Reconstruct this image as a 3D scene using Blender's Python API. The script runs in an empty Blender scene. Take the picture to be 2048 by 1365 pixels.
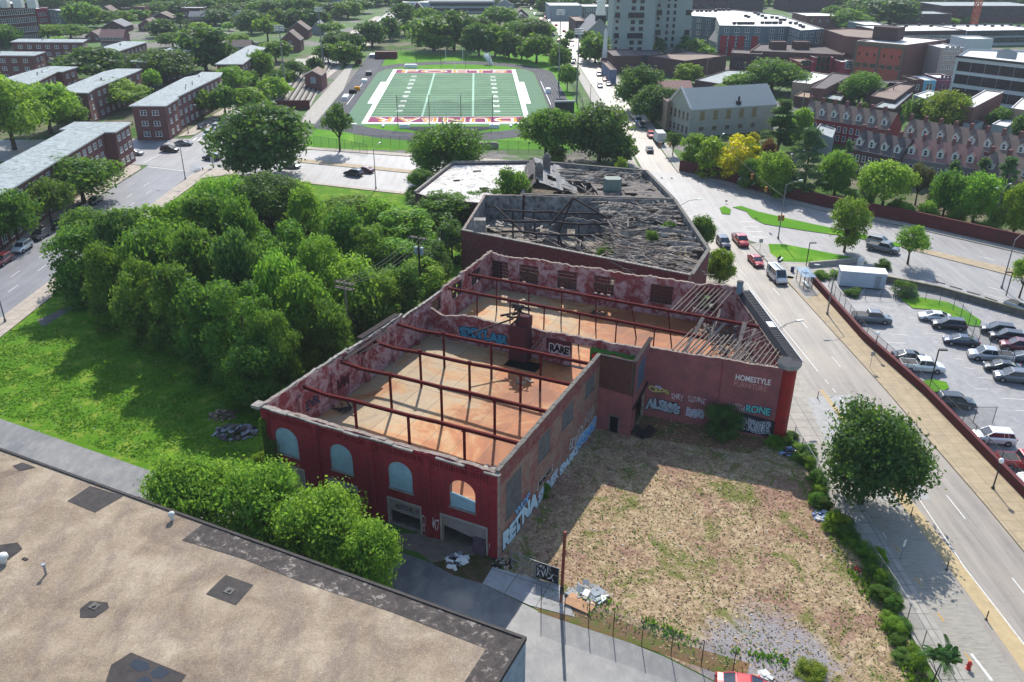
import bpy, bmesh, math, random
from mathutils import Vector, Matrix
R = math.radians
random.seed(7)
# ------------------------------------------------------------------ camera, sky, sun, exposure
scn = bpy.context.scene
col = scn.collection
CAM_H, FPX, PITCH, ROLL = 53.23, 1687.7, 0.45164, 0.007665
cd = bpy.data.cameras.new('camera'); cam = bpy.data.objects.new('camera', cd); col.objects.link(cam)
cd.sensor_fit = 'HORIZONTAL'; cd.sensor_width = 36.0; cd.lens = 36.0 * FPX / 2048
cd.clip_start = 0.5; cd.clip_end = 6000
FW = Vector((0, math.cos(PITCH), -math.sin(PITCH))); RT = Vector((1, 0, 0)); UP = RT.cross(FW)
RR = math.cos(ROLL) * RT + math.sin(ROLL) * UP; UU = -math.sin(ROLL) * RT + math.cos(ROLL) * UP
m = Matrix((RR, UU, -FW)).transposed().to_4x4(); m.translation = (0, 0, CAM_H); cam.matrix_world = m
scn.camera = cam
SUN_EL, SUN_AZ = 41.5, 1.5          # azimuth measured from +Y towards +X
w = bpy.data.worlds.new('World'); scn.world = w; w.use_nodes = True
nt = w.node_tree; bg = nt.nodes['Background']; sky = nt.nodes.new('ShaderNodeTexSky')
sky.sky_type = 'NISHITA'; sky.sun_disc = False; sky.sun_elevation = R(SUN_EL); sky.sun_rotation = R(SUN_AZ)
sky.air_density = 1.0; sky.dust_density = 0.6
nt.links.new(sky.outputs[0], bg.inputs[0]); bg.inputs[1].default_value = 0.15
sl = bpy.data.lights.new('sun', 'SUN'); sl.energy = 4.0; sl.angle = R(0.55); sl.color = (1.0, 0.95, 0.87)
so = bpy.data.objects.new('sun', sl); col.objects.link(so)
sd = Vector((math.sin(R(SUN_AZ)) * math.cos(R(SUN_EL)), math.cos(R(SUN_AZ)) * math.cos(R(SUN_EL)), math.sin(R(SUN_EL))))
so.rotation_euler = sd.to_track_quat('Z', 'Y').to_euler(); so.location = (0, 200, 200)
vs = scn.view_settings; vs.view_transform = 'Standard'; vs.look = 'None'; vs.exposure = 0.82; vs.gamma = 1
scn.render.engine = 'CYCLES'

# ------------------------------------------------------------------ survey helper: a sight line from the photograph meets height z
def G(x, y, z=0.0):
    d = FW * FPX + RR * (x - 1024) - UU * (y - 682.5)
    t = (z - CAM_H) / d.z
    return Vector((d.x * t, d.y * t, z))
def PR(p):
    d = Vector(p) - Vector((0, 0, CAM_H)); z = d.dot(FW)
    return 1024 + FPX * d.dot(RR) / z, 682.5 - FPX * d.dot(UU) / z
def HT(b, ty, z0=0.0):
    lo, hi = z0, 150.0
    for _ in range(40):
        mm = (lo + hi) / 2
        if PR((b.x, b.y, mm))[1] > ty: lo = mm
        else: hi = mm
    return lo
def DEP(b): return (Vector(b) - Vector((0, 0, CAM_H))).dot(FW)
BA = Vector((-1.2, 62.6, 0)); BT = R(-25.7)            # frame of the brick warehouse
def BL(a, b, z=0.0): return Vector((BA.x + a * math.cos(BT) - b * math.sin(BT), BA.y + a * math.sin(BT) + b * math.cos(BT), z))

# ------------------------------------------------------------------ objects
def tag(o, label=None, cat=None, group=None, kind=None):
    if label: o['label'] = label
    if cat: o['category'] = cat
    if group: o['group'] = group
    if kind: o['kind'] = kind
    return o
def empty(name, loc=(0, 0, 0), rz=0.0, label=None, cat=None, group=None, parent=None):
    o = bpy.data.objects.new(name, None); o.empty_display_size = 0.5; col.objects.link(o)
    o.location = loc; o.rotation_euler = (0, 0, rz)
    if parent: o.parent = parent
    return tag(o, label, cat, group)
def put(name, me, parent=None, loc=(0, 0, 0), rz=0.0, scale=None):
    o = bpy.data.objects.new(name, me); col.objects.link(o); o.location = loc; o.rotation_euler = (0, 0, rz)
    if scale: o.scale = scale
    if parent: o.parent = parent
    return o
class MB:
    """collects faces; build() links them as one mesh object"""
    def __init__(s): s.v = []; s.f = []; s.m = []
    def face(s, pts, mi=0):
        n = len(s.v); s.v += [tuple(p) for p in pts]; s.f.append(tuple(range(n, n + len(pts)))); s.m.append(mi)
    def box(s, x0, x1, y0, y1, z0, z1, mi=0, bottom=True):
        v = [(x0, y0, z0), (x1, y0, z0), (x1, y1, z0), (x0, y1, z0), (x0, y0, z1), (x1, y0, z1), (x1, y1, z1), (x0, y1, z1)]
        n = len(s.v); s.v += v
        q = [(4, 5, 6, 7), (0, 1, 5, 4), (1, 2, 6, 5), (2, 3, 7, 6), (3, 0, 4, 7)] + ([(3, 2, 1, 0)] if bottom else [])
        for f in q: s.f.append(tuple(n + i for i in f)); s.m.append(mi)
    def prism(s, pts, z0, z1, mi=0, cap=True, mtop=None):
        k = len(pts)
        for i in range(k):
            a, b = pts[i], pts[(i + 1) % k]
            s.face([(a[0], a[1], z0), (b[0], b[1], z0), (b[0], b[1], z1), (a[0], a[1], z1)], mi)
        if cap: s.face([(p[0], p[1], z1) for p in pts], mi if mtop is None else mtop)
    def bar(s, p, q, w, h=None, mi=0):
        """rectangular bar from p to q"""
        h = h or w; p = Vector(p); q = Vector(q); d = (q - p)
        if d.length < 1e-6: return
        d.normalize(); up = Vector((0, 0, 1)) if abs(d.z) < 0.95 else Vector((0, 1, 0))
        r = d.cross(up).normalized(); u = r.cross(d).normalized()
        a = [p + r * sx * w / 2 + u * sy * h / 2 for sx, sy in ((-1, -1), (1, -1), (1, 1), (-1, 1))]
        b = [c + (q - p) for c in a]; n = len(s.v); s.v += [tuple(c) for c in a + b]
        for f in [(0, 1, 5, 4), (1, 2, 6, 5), (2, 3, 7, 6), (3, 0, 4, 7), (3, 2, 1, 0), (4, 5, 6, 7)]:
            s.f.append(tuple(n + i for i in f)); s.m.append(mi)
    def tube(s, pts, rad, k=8, mi=0, cap=True):
        """tube through pts with radius (number or list)"""
        pts = [Vector(p) for p in pts]; rings = []
        for i, p in enumerate(pts):
            d = (pts[min(i + 1, len(pts) - 1)] - pts[max(i - 1, 0)]).normalized()
            up = Vector((0, 0, 1)) if abs(d.z) < 0.9 else Vector((1, 0, 0))
            r = d.cross(up).normalized(); u = r.cross(d); rr = rad[i] if isinstance(rad, (list, tuple)) else rad
            n = len(s.v); s.v += [tuple(p + (r * math.cos(2 * math.pi * j / k) + u * math.sin(2 * math.pi * j / k)) * rr) for j in range(k)]
            rings.append(n)
        for a, b in zip(rings, rings[1:]):
            for j in range(k): s.f.append((a + j, a + (j + 1) % k, b + (j + 1) % k, b + j)); s.m.append(mi)
        if cap:
            s.f.append(tuple(rings[0] + j for j in reversed(range(k)))); s.m.append(mi)
            s.f.append(tuple(rings[-1] + j for j in range(k))); s.m.append(mi)
    def mesh(s, name, mats, smooth=False):
        me = bpy.data.meshes.new(name); me.from_pydata(s.v, [], s.f)
        for mt in (mats if isinstance(mats, (list, tuple)) else [mats]): me.materials.append(mt)
        me.polygons.foreach_set('material_index', s.m)
        if smooth: me.polygons.foreach_set('use_smooth', [True] * len(s.f))
        me.update(); return me
    def build(s, name, mats, parent=None, loc=(0, 0, 0), rz=0.0, smooth=False):
        return put(name, s.mesh(name, mats, smooth), parent, loc, rz)
def copy_tree(o, parent=None):
    c = o.copy(); col.objects.link(c)
    if parent: c.parent = parent
    for ch in o.children: copy_tree(ch, c)
    return c

# ------------------------------------------------------------------ materials
def L(c):
    f = lambda v: v / 12.92 if v <= 0.04045 else ((v + 0.055) / 1.055) ** 2.4
    return tuple(f(x / 255.0) for x in c) + (1,)
MATS = {}
class N:
    """tiny node helper"""
    def __init__(s, name):
        s.m = bpy.data.materials.new(name); s.m.use_nodes = True; s.t = s.m.node_tree; s.b = s.t.nodes['Principled BSDF']
        MATS[name] = s.m
        s.pos = s.n('ShaderNodeNewGeometry').outputs['Position']
    def n(s, t, **k):
        x = s.t.nodes.new(t)
        for a, v in k.items(): setattr(x, a, v)
        return x
    def l(s, a, b): s.t.links.new(a, b)
    def noise(s, scale, detail=4, rough=0.6, vec=None, dist=0.0):
        x = s.n('ShaderNodeTexNoise'); x.inputs['Scale'].default_value = scale; x.inputs['Detail'].default_value = detail
        x.inputs['Roughness'].default_value = rough; x.inputs['Distortion'].default_value = dist
        s.l(vec or s.pos, x.inputs['Vector']); return x.outputs['Fac']
    def ramp(s, fac, stops, interp='LINEAR'):
        x = s.n('ShaderNodeValToRGB'); x.color_ramp.interpolation = interp; e = x.color_ramp.elements
        while len(e) < len(stops): e.new(0.5)
        for i, (p, c) in enumerate(stops): e[i].position = p; e[i].color = c if len(c) == 4 else tuple(c) + (1,)
        s.l(fac, x.inputs[0]); return x.outputs[0]
    def val(s, fac, a, b, lo=0.0, hi=1.0):
        x = s.n('ShaderNodeMapRange'); x.inputs[1].default_value = a; x.inputs[2].default_value = b
        x.inputs[3].default_value = lo; x.inputs[4].default_value = hi; s.l(fac, x.inputs[0]); return x.outputs[0]
    def mix(s, fac, a, b, mode='MIX'):
        x = s.n('ShaderNodeMix', data_type='RGBA', blend_type=mode)
        for inp, v in ((x.inputs[0], fac), (x.inputs[6], a), (x.inputs[7], b)):
            if hasattr(v, 'links') or hasattr(v, 'is_linked') and not isinstance(v, (tuple, float, int)): s.l(v, inp)
            else: inp.default_value = v
        return x.outputs[2]
    def mapping(s, vec, scale=(1, 1, 1), rot=(0, 0, 0)):
        x = s.n('ShaderNodeMapping'); x.inputs['Scale'].default_value = scale; x.inputs['Rotation'].default_value = rot
        s.l(vec, x.inputs[0]); return x.outputs[0]
    def base(s, c, rough=0.85, spec=0.3, metal=0.0):
        if isinstance(c, tuple): s.b.inputs['Base Color'].default_value = c
        else: s.l(c, s.b.inputs['Base Color'])
        s.b.inputs['Roughness'].default_value = rough; s.b.inputs['Specular IOR Level'].default_value = spec
        s.b.inputs['Metallic'].default_value = metal; return s
    def bump(s, h, dist=0.05, strength=0.6):
        x = s.n('ShaderNodeBump'); x.inputs['Distance'].default_value = dist; x.inputs['Strength'].default_value = strength
        s.l(h, x.inputs['Height']); s.l(x.outputs[0], s.b.inputs['Normal']); return s
def simple(name, rgb, rough=0.8, spec=0.3, metal=0.0, var=0.25, scale=1.2, rgb2=None):
    q = N(name); c = L(rgb)
    c2 = L(rgb2) if rgb2 else tuple(x * (1 - var) for x in c[:3]) + (1,)
    f = q.noise(scale, 6, 0.7); q.base(q.ramp(f, [(0.35, c2), (0.65, c)]), rough, spec, metal); return q.m
def facing_vec(q):
    """(along the wall, height) for walls in any direction, from object coordinates"""
    tc = q.n('ShaderNodeTexCoord').outputs['Object']; sp = q.n('ShaderNodeSeparateXYZ'); q.l(tc, sp.inputs[0])
    ad = q.n('ShaderNodeMath', operation='ADD'); q.l(sp.outputs[0], ad.inputs[0]); q.l(sp.outputs[1], ad.inputs[1])
    cb = q.n('ShaderNodeCombineXYZ'); q.l(ad.outputs[0], cb.inputs[0]); q.l(sp.outputs[2], cb.inputs[1]); return cb.outputs[0], tc
def brick(name, a, b, mortar, white=None, wamt=0.0, streak=None, bw=0.45, bh=0.15, wthr=0.5, mix2=None):
    q = N(name); v, tc = facing_vec(q)
    x = q.n('ShaderNodeTexBrick'); q.l(v, x.inputs['Vector']); x.inputs['Scale'].default_value = 1
    x.inputs['Brick Width'].default_value = bw; x.inputs['Row Height'].default_value = bh; x.inputs['Mortar Size'].default_value = 0.012
    x.inputs['Color1'].default_value = L(a); x.inputs['Color2'].default_value = L(b); x.inputs['Mortar'].default_value = L(mortar)
    c = x.outputs['Color']; f = q.noise(0.5, 5, 0.65, tc)
    c = q.mix(q.val(f, 0.35, 0.75, 0, 0.5), c, tuple(k * 0.55 for k in L(a)[:3]) + (1,))
    if mix2:
        f2 = q.noise(2.2, 8, 0.75, tc); c = q.mix(q.val(f2, 0.47, 0.60), c, L(mix2))
    if white:
        f3 = q.noise(0.55, 9, 0.78, tc, 0.6); c = q.mix(q.val(f3, wthr - 0.05, wthr + 0.07, 0, wamt), c, L(white))
    if streak:
        vv = q.mapping(tc, (1.6, 1.6, 0.12)); f4 = q.noise(1.0, 5, 0.7, vv); c = q.mix(q.val(f4, 0.5, 0.72, 0, 0.65), c, L(streak))
    q.base(c, 0.9, 0.2); q.bump(x.outputs['Fac'], 0.02, -0.3); return q.m
def leafmat(name, rgb, rgb2, trans=0.45, hue=0.5):
    q = N(name); oi = q.n('ShaderNodeObjectInfo').outputs['Random']
    tc = q.n('ShaderNodeTexCoord').outputs['Object']
    f = q.noise(3.2, 4, 0.7, tc); c = q.ramp(f, [(0.38, L(rgb2)), (0.62, L(rgb))])
    g = q.n('ShaderNodeHueSaturation'); q.l(c, g.inputs['Color']); q.l(q.val(oi, 0, 1, hue - 0.018, hue + 0.015), g.inputs['Hue'])
    mm = q.n('ShaderNodeMath', operation='MULTIPLY'); q.l(oi, mm.inputs[0]); mm.inputs[1].default_value = 7.31
    fr = q.n('ShaderNodeMath', operation='FRACT'); q.l(mm.outputs[0], fr.inputs[0]); q.l(q.val(fr.outputs[0], 0, 1, 0.8, 1.2), g.inputs['Value'])
    c = g.outputs[0]; q.base(c, 0.6, 0.2)
    tr = q.n('ShaderNodeBsdfTranslucent'); cc = q.mix(0.5, c, (0.16, 0.26, 0.02, 1)); q.l(cc, tr.inputs[0])
    ms = q.n('ShaderNodeMixShader'); ms.inputs[0].default_value = trans
    q.l(q.b.outputs[0], ms.inputs[1]); q.l(tr.outputs[0], ms.inputs[2]); q.l(ms.outputs[0], q.t.nodes['Material Output'].inputs[0]); return q.m

# ground covers ------------------------------------------------------
def mk_asphalt(name, base, light, dark, warm=None, rough=0.62, spec=0.5, ang=0.0, stretch=0.06):
    q = N(name); p = q.mapping(q.pos, (1, stretch, 1), (0, 0, ang)); f1 = q.noise(0.9, 6, 0.7, p); f2 = q.noise(0.12, 4, 0.6); f3 = q.noise(9, 3, 0.8)
    c = q.ramp(f1, [(0.3, L(dark)), (0.5, L(base)), (0.72, L(light))]); c = q.mix(q.val(f2, 0.4, 0.65, 0, 0.5), c, L(warm or light))
    c = q.mix(q.val(f3, 0.3, 0.7, 0, 0.25), c, L(dark))
    vo = q.n('ShaderNodeTexVoronoi', feature='DISTANCE_TO_EDGE'); vo.inputs['Scale'].default_value = 0.22
    wp = q.n('ShaderNodeVectorMath', operation='ADD'); nz = q.n('ShaderNodeTexNoise'); nz.inputs['Scale'].default_value = 0.6; nz.inputs['Detail'].default_value = 5
    q.l(q.pos, nz.inputs['Vector']); sc = q.n('ShaderNodeVectorMath', operation='SCALE'); q.l(nz.outputs['Color'], sc.inputs[0]); sc.inputs[3].default_value = 4.5
    q.l(q.pos, wp.inputs[0]); q.l(sc.outputs[0], wp.inputs[1]); q.l(wp.outputs[0], vo.inputs['Vector'])
    c = q.mix(q.val(vo.outputs['Distance'], 0.002, 0.009, 0.32, 0.0), c, L((60, 60, 62)))
    q.base(c, rough, spec); q.bump(f3, 0.01, 0.5); return q.m
M_asph = mk_asphalt('asphalt', (118, 116, 116), (142, 140, 138), (96, 95, 98))
M_asphL = mk_asphalt('asphalt_avenue', (100, 101, 106), (122, 122, 126), (84, 86, 92))
M_lotas = mk_asphalt('parking_asphalt', (122, 121, 122), (146, 143, 140), (102, 101, 104), stretch=0.7)
M_conc_road = mk_asphalt('concrete_road', (124, 117, 108), (150, 142, 132), (94, 88, 84), warm=(150, 138, 120), stretch=0.05)
M_alley = mk_asphalt('alley_asphalt', (92, 93, 94), (128, 126, 120), (70, 71, 75), stretch=0.5)
def mk_slab(name, a, b, joint, size, ang, rough=0.8):
    q = N(name); v = q.mapping(q.pos, (1, 1, 1), (0, 0, ang)); x = q.n('ShaderNodeTexBrick'); q.l(v, x.inputs['Vector']); x.offset = 0
    x.inputs['Scale'].default_value = 1; x.inputs['Brick Width'].default_value = size; x.inputs['Row Height'].default_value = size; x.inputs['Mortar Size'].default_value = 0.035
    x.inputs['Color1'].default_value = L(a); x.inputs['Color2'].default_value = L(b); x.inputs['Mortar'].default_value = L(joint)
    f = q.noise(0.8, 7, 0.75); c = q.mix(q.val(f, 0.42, 0.72, 0, 0.7), x.outputs['Color'], tuple(k * 0.55 for k in L(a)[:3]) + (1,)); q.base(c, rough, 0.3); return q.m
M_side_tan = mk_slab('tan_sidewalk', (160, 143, 114), (153, 137, 111), (124, 110, 86), 1.6, 0)
M_side_grey = mk_slab('grey_sidewalk', (158, 152, 142), (146, 142, 134), (88, 84, 76), 1.8, 0)
M_side_left = mk_slab('pale_sidewalk', (168, 156, 142), (156, 146, 134), (110, 100, 90), 1.7, 0)
def mk_grass(name, a, b, dry, amt, sc=0.25, dirt=None, damt=0.0):
    q = N(name); f1 = q.noise(sc, 6, 0.7); f2 = q.noise(3.2, 6, 0.8); f3 = q.noise(sc * 1.7, 7, 0.75, q.mapping(q.pos, (1.3, 0.8, 1), (0, 0, 0.6)))
    c = q.mix(q.val(f2, 0.35, 0.65), L(a), L(b)); c = q.mix(q.val(f1, 0.52 - amt * 0.2, 0.66 - amt * 0.2, 0, 1), c, L(dry))
    if dirt: c = q.mix(q.val(f3, 0.6 - damt * 0.2, 0.68 - damt * 0.2), c, L(dirt))
    q.base(c, 0.95, 0.08); q.bump(f2, 0.12, 0.9); return q.m
M_lawn = mk_grass('lawn', (88, 128, 26), (62, 100, 20), (120, 136, 50), 0.1, 0.4, (112, 104, 62), -.15)
M_field_grass = mk_grass('field_grass', (84, 134, 26), (68, 116, 22), (104, 142, 40), 0.1, 0.1)
q = N('dry_grass_lot'); f1 = q.noise(0.11, 6, 0.7, dist=.6); f2 = q.noise(1.3, 9, 0.85, dist=1.2); f3 = q.noise(0.2, 8, 0.78, dist=0.8); f4 = q.noise(7, 4, 0.9); f5 = q.noise(.5, 6, .75)
c = q.ramp(f2, [(0.36, L((96, 80, 64))), (0.5, L((154, 132, 104))), (0.64, L((194, 176, 144)))])
c = q.mix(q.val(f1, 0.5, 0.58, 0, 0.75), c, q.mix(q.val(f2, .4, .6), L((104, 76, 66)), L((156, 122, 108))))
c = q.mix(q.val(f5, 0.56, 0.66, 0, 0.7), c, L((112, 84, 70)))
c = q.mix(q.val(f3, 0.52, 0.6, 0, 0.9), c, q.mix(q.val(f4, 0.35, 0.65), L((70, 86, 32)), L((112, 116, 56))))
sx = q.n('ShaderNodeVectorMath', operation='DISTANCE'); q.l(q.pos, sx.inputs[0]); sx.inputs[1].default_value = (21, 50.5, 0); ad = q.n('ShaderNodeMath', operation='MULTIPLY_ADD'); q.l(f3, ad.inputs[0]); ad.inputs[1].default_value = 14; q.l(sx.outputs['Value'], ad.inputs[2])
c = q.mix(q.val(ad.outputs[0], 11.0, 13.5, 0.9, 0), c, q.ramp(f4, [(.35, L((104, 100, 102))), (.62, L((160, 156, 158)))]))
q.base(c, 0.95, 0.08); q.bump(f2, 0.15, 0.9); M_dry = q.m
q = N('shaded_dirt_lot'); f1 = q.noise(0.5, 6, 0.7); f2 = q.noise(5, 5, 0.85)
c = q.mix(q.val(f1, 0.45, 0.6), L((128, 92, 74)), L((98, 96, 54))); c = q.mix(q.val(f2, 0.4, 0.7, 0, 0.5), c, L((84, 70, 56))); q.base(c, 0.95, 0.08); q.bump(f2, 0.1, 0.8); M_dirtlot = q.m
q = N('gravel_patch'); f2 = q.noise(6, 6, 0.9); f1 = q.noise(0.5, 4); c = q.ramp(f2, [(0.35, L((110, 104, 108))), (0.6, L((168, 162, 164)))]); c = q.mix(q.val(f1, .45, .65, 0, .5), c, L((150, 130, 108))); q.base(c, 0.9, 0.15); q.bump(f2, .06, .7); M_gravelp = q.m
q = N('roof_gravel'); f1 = q.noise(0.22, 6, 0.65, dist=0.5); f2 = q.noise(5, 6, 0.95); f3 = q.noise(11, 4, 0.95); f4 = q.noise(0.6, 6, 0.7, q.mapping(q.pos, (1.0, 0.35, 1), (0, 0, 0.5)))
c = q.ramp(f1, [(0.34, L((108, 92, 78))), (0.50, L((146, 130, 108))), (0.66, L((172, 156, 134)))])
c = q.mix(q.val(f4, 0.48, 0.62, 0, 0.6), c, L((118, 104, 96))); f6 = q.noise(0.7, 8, 0.8, dist=1.5); c = q.mix(q.val(f6, 0.64, 0.7, 0, 0.7), c, L((66, 56, 50)))
c = q.mix(q.val(f2, 0.4, 0.62, 0.0, 0.55), c, L((92, 78, 68))); c = q.mix(q.val(f3, 0.5, 0.66, 0, 0.5), c, L((200, 188, 170)))
q.base(c, 0.95, 0.1); q.bump(f2, 0.05, 0.9); M_roofgravel = q.m
q = N('tar_roof'); f1 = q.noise(1.2, 7, 0.75, dist=0.5); f2 = q.noise(5, 5, 0.8)
c = q.ramp(f1, [(0.4, L((38, 34, 34))), (0.56, L((66, 58, 54))), (0.6, L((120, 112, 104))), (0.75, L((160, 152, 142)))]); q.base(c, 0.8, 0.3); q.bump(f2, 0.04, 0.6); M_tar = q.m
q = N('tar_black'); f1 = q.noise(1.6, 6, 0.7); q.base(q.ramp(f1, [(0.35, L((30, 27, 28))), (0.7, L((58, 50, 48)))]), 0.75, 0.3); M_tarb = q.m
q = N('turf'); f1 = q.noise(0.08, 4, 0.6); sp = q.n('ShaderNodeSeparateXYZ'); q.l(q.pos, sp.inputs[0])
c = q.mix(q.val(f1, .4, .6), L((74, 108, 78)), L((84, 120, 86))); q.base(c, 0.9, 0.1); M_turf = q.m
M_turf2 = simple('turf_border', (90, 120, 94), 0.9, 0.1, var=0.12, scale=0.2)
q = N('track'); f = q.noise(0.3, 5, 0.6); q.base(q.ramp(f, [(0.35, L((34, 36, 44))), (0.65, L((48, 50, 58)))]), 0.85, 0.2); M_track = q.m
M_white = simple('white_paint', (222, 222, 218), 0.7, 0.3, var=0.12, scale=2)
M_mark = simple('road_marking', (205, 203, 196), 0.7, 0.3, var=0.35, scale=3)
M_yellow = simple('yellow_marking', (196, 150, 60), 0.8, 0.2, var=0.3)
M_gold = simple('gold_letters', (204, 140, 40), 0.85, 0.1, var=0.1)
M_maroon = simple('maroon_endzone', (128, 44, 84), 0.85, 0.1, var=0.15)
M_concrete = simple('concrete', (160, 154, 144), 0.85, 0.25, var=0.3, scale=0.8)
M_conc_dk = simple('weathered_concrete', (108, 104, 98), 0.9, 0.2, var=0.45, scale=1.2)
M_curb = simple('kerb_stone', (150, 142, 130), 0.85, 0.2, var=0.35, scale=2)
# urban ground
q = N('city_ground'); f1 = q.noise(0.02, 5, 0.7); f2 = q.noise(0.3, 6, 0.75)
c = q.mix(q.val(f2, .4, .6), L((94, 90, 86)), L((118, 112, 106))); c = q.mix(q.val(f1, .44, .48), c, L((64, 94, 34))); q.base(c, .9, .2); M_city = q.m

# ------------------------------------------------------------------ setting
from mathutils.geometry import tessellate_polygon
def poly_top(mb, pts, z, mi=0):
    P_ = [Vector((p[0], p[1], 0)) for p in pts]
    for t in tessellate_polygon([P_]):
        a, b, c = [P_[i] for i in t]
        if (b - a).cross(c - a).z < 0: b, c = c, b
        mb.face([(a.x, a.y, z), (b.x, b.y, z), (c.x, c.y, z)], mi)
def sheet(name, pts, mt, z, kind='structure', label=None, px=True, cat=None):
    p = [G(*a) for a in pts] if px else [Vector((a[0], a[1], 0)) for a in pts]
    mb = MB(); poly_top(mb, p, z); me = mb.mesh(name, mt)
    o = put(name, me); o['kind'] = kind
    if label: o['label'] = label
    return o
def strip(mb, a, b, wd, z, mi=0):
    a = Vector((a[0], a[1], 0)); b = Vector((b[0], b[1], 0)); d = (b - a); n = Vector((-d.y, d.x, 0)).normalized() * wd / 2
    mb.face([(a.x - n.x, a.y - n.y, z), (b.x - n.x, b.y - n.y, z), (b.x + n.x, b.y + n.y, z), (a.x + n.x, a.y + n.y, z)], mi)
def dashes(mb, a, b, wd, z, on, off, start=0.0):
    a = Vector((a[0], a[1], 0)); b = Vector((b[0], b[1], 0)); d = b - a; n = d.length; d.normalize(); t = start
    while t < n: strip(mb, a + d * t, a + d * min(n, t + on), wd, z); t += on + off
# ================================================================== THE SETTING
gr = sheet('ground', [(-1500, -300), (1500, -300), (1500, 2600), (-1500, 2600)], M_city, -0.03, px=False)
# lawns
sheet('grass', [(-74, 60), (-38.8, 60), (-27.5, 70), (-5, 121), (-9, 160), (-16, 185), (-23.4, 187), (-50.6, 197), (-66, 203), (-74, 206), (-74.1, 60)], M_lawn, 0.0, px=False)
sheet('dry_lot', [(-1.2, 62.6), (0.6, 59), (2.2, 56.2), (6, 54.8), (12.7, 51.0), (20, 45.6), (33.4, 43), (33.6, 60), (32.9, 76), (31.8, 84), (15, 95), (10, 86)], M_dry, 0.0, px=False)
sheet('dirt', [(15.5, 92), (4.5, 92), (10.6, 86.5), (16.5, 83.8), (27, 80.8), (31.5, 84)], M_dirtlot, 0.006, px=False)
sheet('gravel_path', [(-74, 86), (-61.6, 87.2), (-38.8, 76.3), (-27, 69), (-27, 60), (-60, 60), (-74, 66)], M_alley, 0.007, px=False)
sheet('worn_path', [(75, 640), (110, 625), (160, 600), (200, 590), (200, 600), (150, 615), (85, 655)], M_conc_dk, 0.008)
sheet('estate_grass', [(-96, 244), (-96.5, 420), (-300, 420), (-300, 240), (-115, 232)], mk_grass('worn_lawn', (66, 96, 34), (52, 80, 28), (112, 104, 88), .42, .07), -.01, px=False)
sheet('estate_grass', [(-95.5, 120), (-95.5, 203), (-112, 207), (-300, 214), (-300, 120)], MATS['worn_lawn'], -.01, px=False)
sheet('bank_grass', [(43.4, 207), (49.8, 199.8), (55.9, 190), (67.6, 176.8), (80.8, 166.6), (103, 144), (135, 116), (160, 150), (120, 210), (90, 262), (52, 244)], MATS['worn_lawn'], -.01, px=False)
sheet('park_grass', [(-72, 440), (-72, 620), (10, 620), (24, 440)], MATS['worn_lawn'], -.01, px=False)
# roads
sheet('road', [(-91.3, 40), (-77.6, 40), (-77.4, 196), (-77.2, 240), (-77.5, 330), (-79, 900), (-91.5, 900), (-91.3, 240)], M_asphL, 0.004, px=False)
sheet('cross_road', [(-200, 232), (-200, 217), (-91.3, 209), (-77.4, 203), (-66.6, 201.5), (-50.6, 195.5), (-23.4, 186.1), (-14, 191.5), (5, 193.5), (31, 186), (32, 206), (-26.5, 219.6), (-53.2, 226.3), (-72, 232), (-92, 239)], M_asph, 0.008, px=False)
sheet('right_avenue', [(38.2, 40), (49.4, 40), (49.2, 72.5), (48.5, 97), (47, 127.5), (45.1, 152.4), (43, 160), (40.5, 205), (39.6, 279), (38, 420), (36, 640), (33, 1000), (12, 1000), (23, 640), (28, 420), (31.5, 279), (32.4, 205), (34.7, 158), (36, 133), (38.4, 100)], M_conc_road, 0.012, px=False)
sheet('boulevard', [(32.3, 186), (34.5, 159), (45.5, 155), (53, 146.6), (60.4, 141.2), (70.8, 133.4), (81.8, 121.5), (110, 92), (133, 112), (101, 142), (78.9, 164.6), (65.9, 174.6), (54.2, 187.8), (48.2, 197.5), (40, 206), (31.8, 207)], M_asph, 0.018, px=False)
sheet('road_patch', [(1540, 800), (1700, 790), (1772, 880), (1862, 1000), (1760, 1000)], simple('patched_concrete', (150, 150, 148), 0.7, 0.4, var=0.3, scale=1.5), 0.020)
sheet('alley', [(-38.8, 76.6), (-8, 62.3), (-2.4, 59.2), (2.4, 55.9), (6.0, 54.6), (12.7, 50.8), (20, 45.5), (20, 36), (-60, 36), (-60, 80)], M_alley, 0.004, px=False)
# kerbs and pavements: low steps
def slab(name, pts, mt, z1=0.13, kerb=True, z0=-0.02):
    mb = MB(); n = len(pts); ar = sum(pts[i][0] * pts[(i + 1) % n][1] - pts[(i + 1) % n][0] * pts[i][1] for i in range(n))
    if ar < 0: pts = pts[::-1]
    for i in range(n):
        a, b = pts[i], pts[(i + 1) % n]; mb.face([(a[0], a[1], z0), (b[0], b[1], z0), (b[0], b[1], z1), (a[0], a[1], z1)], 1)
    poly_top(mb, pts, z1, 0); o = mb.build(name, [mt, M_curb]); o['kind'] = 'structure'; return o
slab('sidewalk', [(-77.5, 40), (-73.8, 40), (-73.8, 112), (-74.2, 176), (-73.6, 197), (-66.4, 201.3), (-67, 203), (-75.5, 206.8), (-77.5, 200)], M_side_left)
slab('sidewalk', [(-91.5, 40), (-95.4, 40), (-95.4, 203), (-112, 207.5), (-112, 211), (-97, 209), (-93, 208), (-91.6, 205)], M_side_left)
slab('sidewalk', [(-91.6, 244), (-95.6, 241), (-95.6, 620), (-91.6, 620)], M_side_left)
slab('sidewalk', [(-77.2, 236), (-74.4, 234.5), (-74.6, 620), (-77.2, 620)], M_side_left)
slab('sidewalk', [(-50.6, 195.2), (-66, 201.2), (-66.6, 200.2), (-50.9, 194.0), (-24.4, 184.6), (-23.4, 185.9)], M_side_left)
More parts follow.
